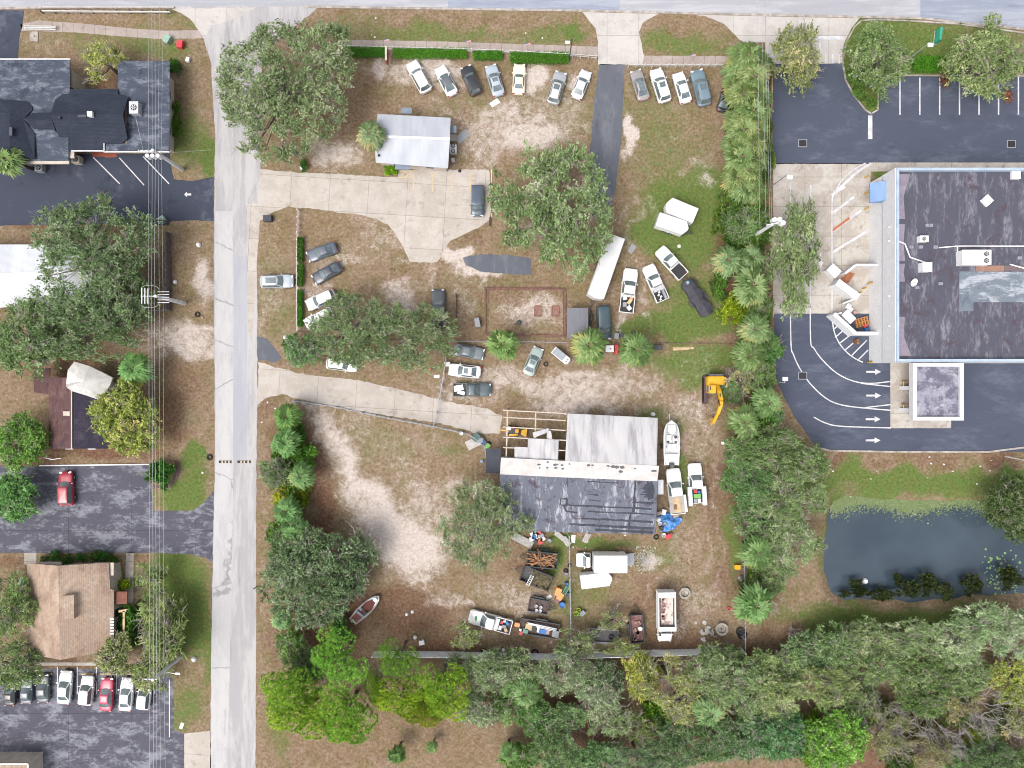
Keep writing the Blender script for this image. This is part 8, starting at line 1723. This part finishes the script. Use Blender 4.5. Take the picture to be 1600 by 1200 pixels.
# drains, bollards
for x, y, lb in ((1254,224,'square storm drain below the bank entrance'),(1580,225,'square storm drain at the right of the bank lot'),(1254,587,'square storm drain in the curving drive-through lane')):
    e = empty('storm_drain', (*W(x, y).xy, 0), 0, lb, 'storm drain'); mb = MB(); mb.box(0, 0, .03, 1.25, 1.1, .04); mb.build('frame', m_greyp, e); mb = MB(); mb.box(0, 0, .055, 1.05, .9, .012); [mb.box(-.45+.18*k, 0, .065, .06, .86, .01) for k in range(6)]; mb.build('grate', m_black, e)
yb = M2('safety_yellow', P(236,186,60))
for k, (x, y) in enumerate(((1351,278),(1351,303),(1351,327),(1356,443),(1347,451),(1340,458),(1356,566))):
    b = W(x, y); e = empty('bollard', (b.x, b.y, 0), 0, 'yellow bollard standing beside the white bank wall' if k != 6 else 'yellow bollard at the lower corner of the white bank wall', 'bollard', 'yellow bollards beside the bank wall' if k != 6 else None); mb = MB(); mb.cyl(0, 0, 0, 1.2, .1, 10); mb.build('post', yb, e); mb = MB(); mb.lathe([(.105, 1.18), (.08, 1.26), (.001, 1.29)], 10); mb.build('cap', yb, e)
# dumpster enclosure
def wallrun(name, pts, h, label, w=.22, z=1.0):
    e = empty(name, (0, 0, 0), 0, label, 'wall')
    for a, b in zip(pts[:-1], pts[1:]): A, B = W(*a, h), W(*b, h); d = (B-A).normalized()*.1; mb = MB(); mb.seg((A.x-d.x, A.y-d.y, h/2), (B.x+d.x, B.y+d.y, h/2), w, h); mb.build('wall', m_wallW, e); mb = MB(); mb.seg((A.x-d.x, A.y-d.y, h+.04), (B.x+d.x, B.y+d.y, h+.04), w+.08, .08); mb.build('coping', m_white, e); h += .003
wallrun('enclosure_wall', [(1384,414),(1338,414)], 2.2, 'white wall joining the bank at the top of the dumpster yard'); wallrun('enclosure_wall', [(1336,415),(1322,426)], 2.0, 'short angled white wall of the dumpster yard')
wallrun('enclosure_wall', [(1309,441),(1340,464)], 2.2, 'long slanted white gate wall of the dumpster yard', .9); wallrun('enclosure_wall', [(1318,474),(1335,467)], 1.6, 'thin white gate leaf of the dumpster yard', .1)
wallrun('enclosure_wall', [(1304,491),(1337,521),(1372,521)], 2.2, 'white wall at the lower side of the dumpster yard', .4); wallrun('enclosure_wall', [(1302,492),(1314,489)], 1.6, 'small white gate leaf at the lower yard corner', .1)
def pbox(name, cat, label, px, py, z, sx, sy, sz, rz, mat, lid=None):
    a = W(px, py, z+sz); e = empty(name, (a.x, a.y, z), rz, label, cat); mb = MB(); mb.box(0, 0, sz/2, sx, sy, sz); mb.build('bin', mat, e); mb = MB(); mb.box(0, 0, sz+.04, sx*1.04, sy*1.04, .07); mb.build('lid', lid or m_white, e); return e
pbox('dumpster', 'dumpster', 'white square-lidded dumpster at the left tip of the yard', 1303, 423, 0, 1.6, 1.25, 1.4, -.75, m_wallW)
pbox('container', 'container', 'larger white container at the lower wall of the dumpster yard', 1326, 495, 0, 1.7, 1.1, 1.4, -.8, m_wallW)
pbox('container', 'container', 'small white box at the gate of the dumpster yard, upper', 1325.5, 479, 0, .6, .7, .6, -.6, m_wallW); pbox('container', 'container', 'small white box at the gate of the dumpster yard, lower', 1329, 484, 0, .5, .6, .5, -.6, m_wallW)
e = empty('pallet_stack', (*W(1347,503,.4).xy, 0), .25, 'stack of orange brown pallets in the dumpster yard', 'pallets')
for k in range(3):
    mb = MB(); z = .07+.16*k; [mb.box(-.8+.4*j, 0, z+.06, .16, 1.3, .03) for j in range(5)]; [mb.box(0, -.55+.55*j, z, 1.9, .1, .09) for j in range(3)]; mb.build('pallet', M2('pallet_wood', P(214,150,84), P(180,120,70), 3), e)
for x, y, m, lb in ((1352,509,m_redp,'red and black'),(1354,515,m_blue,'blue'),(1336,488,M2('pinkish_box', P(214,180,170)),'pinkish')):
    mb = MB(); a = W(x, y, .3); mb.box(a.x, a.y, .2, .6, .4, .4, .5); mb.box(a.x, a.y, .43, .5, .44, .06, .4); item('crate', 'crate', lb+' crate in the dumpster yard', mb, m)
mb = MB(); a = W(1325,434,.05); pts = [(a.x-.8, a.y-.9), (a.x+.1, a.y-.7), (a.x+1.0, a.y+.6), (a.x+.2, a.y+.8), (a.x-.9, a.y)]; mb.prism(pts, 0, .09); item('rusty_plate', 'plate', 'rust brown plate on the ground of the dumpster yard', mb, M2('rust_plate', P(196,124,84), P(160,100,70), 3))
mb = MB(); a = W(1338,534,.5); mb.box(a.x, a.y, .5, .4, .7, 1.0); mb.box(a.x, a.y, 1.03, .3, .3, .06); item('pallet_jack', 'box', 'rusty upright box on the lower hatch lines', mb, m_brown)
mb = MB(); a = W(1318,521,.5)
# satellite of small things on the left lot
mb = MB(); mb.seg(W(1,1185,.5), W(14,1179,.5), .16, .1); item('timber_beam', 'beam', 'yellow timber beam at the lower left corner', mb, M2('yellow_timber', P(220,190,100)))
for x0 in (72,104,137,167,196,215):
    mb = MB(); c = W(x0,1053,.1); mb.box(c.x, c.y, .1, 1.8, .16, .14); item('wheel_stop', 'wheel stop', 'tan timber wheel stop at the head of the lower parking bays', mb, m_tanload, 'wheel stops of the lower lot')
sheet('mulch_bed', [(144,236),(182,238),(182,246),(144,245)], .022, M2('red_mulch', P(176,96,70), P(140,70,56), 4), 'reddish mulch bed behind the gabled office', 1)
sheet('mulch_bed', [(238,755),(262,765),(278,750),(284,735),(280,722),(272,718),(276,735),(268,752),(255,762),(240,764)], .03, M2('brown_mulch', P(116,92,86), P(90,70,66), 4), 'brown curved mulch band round the dark shrub', .5)
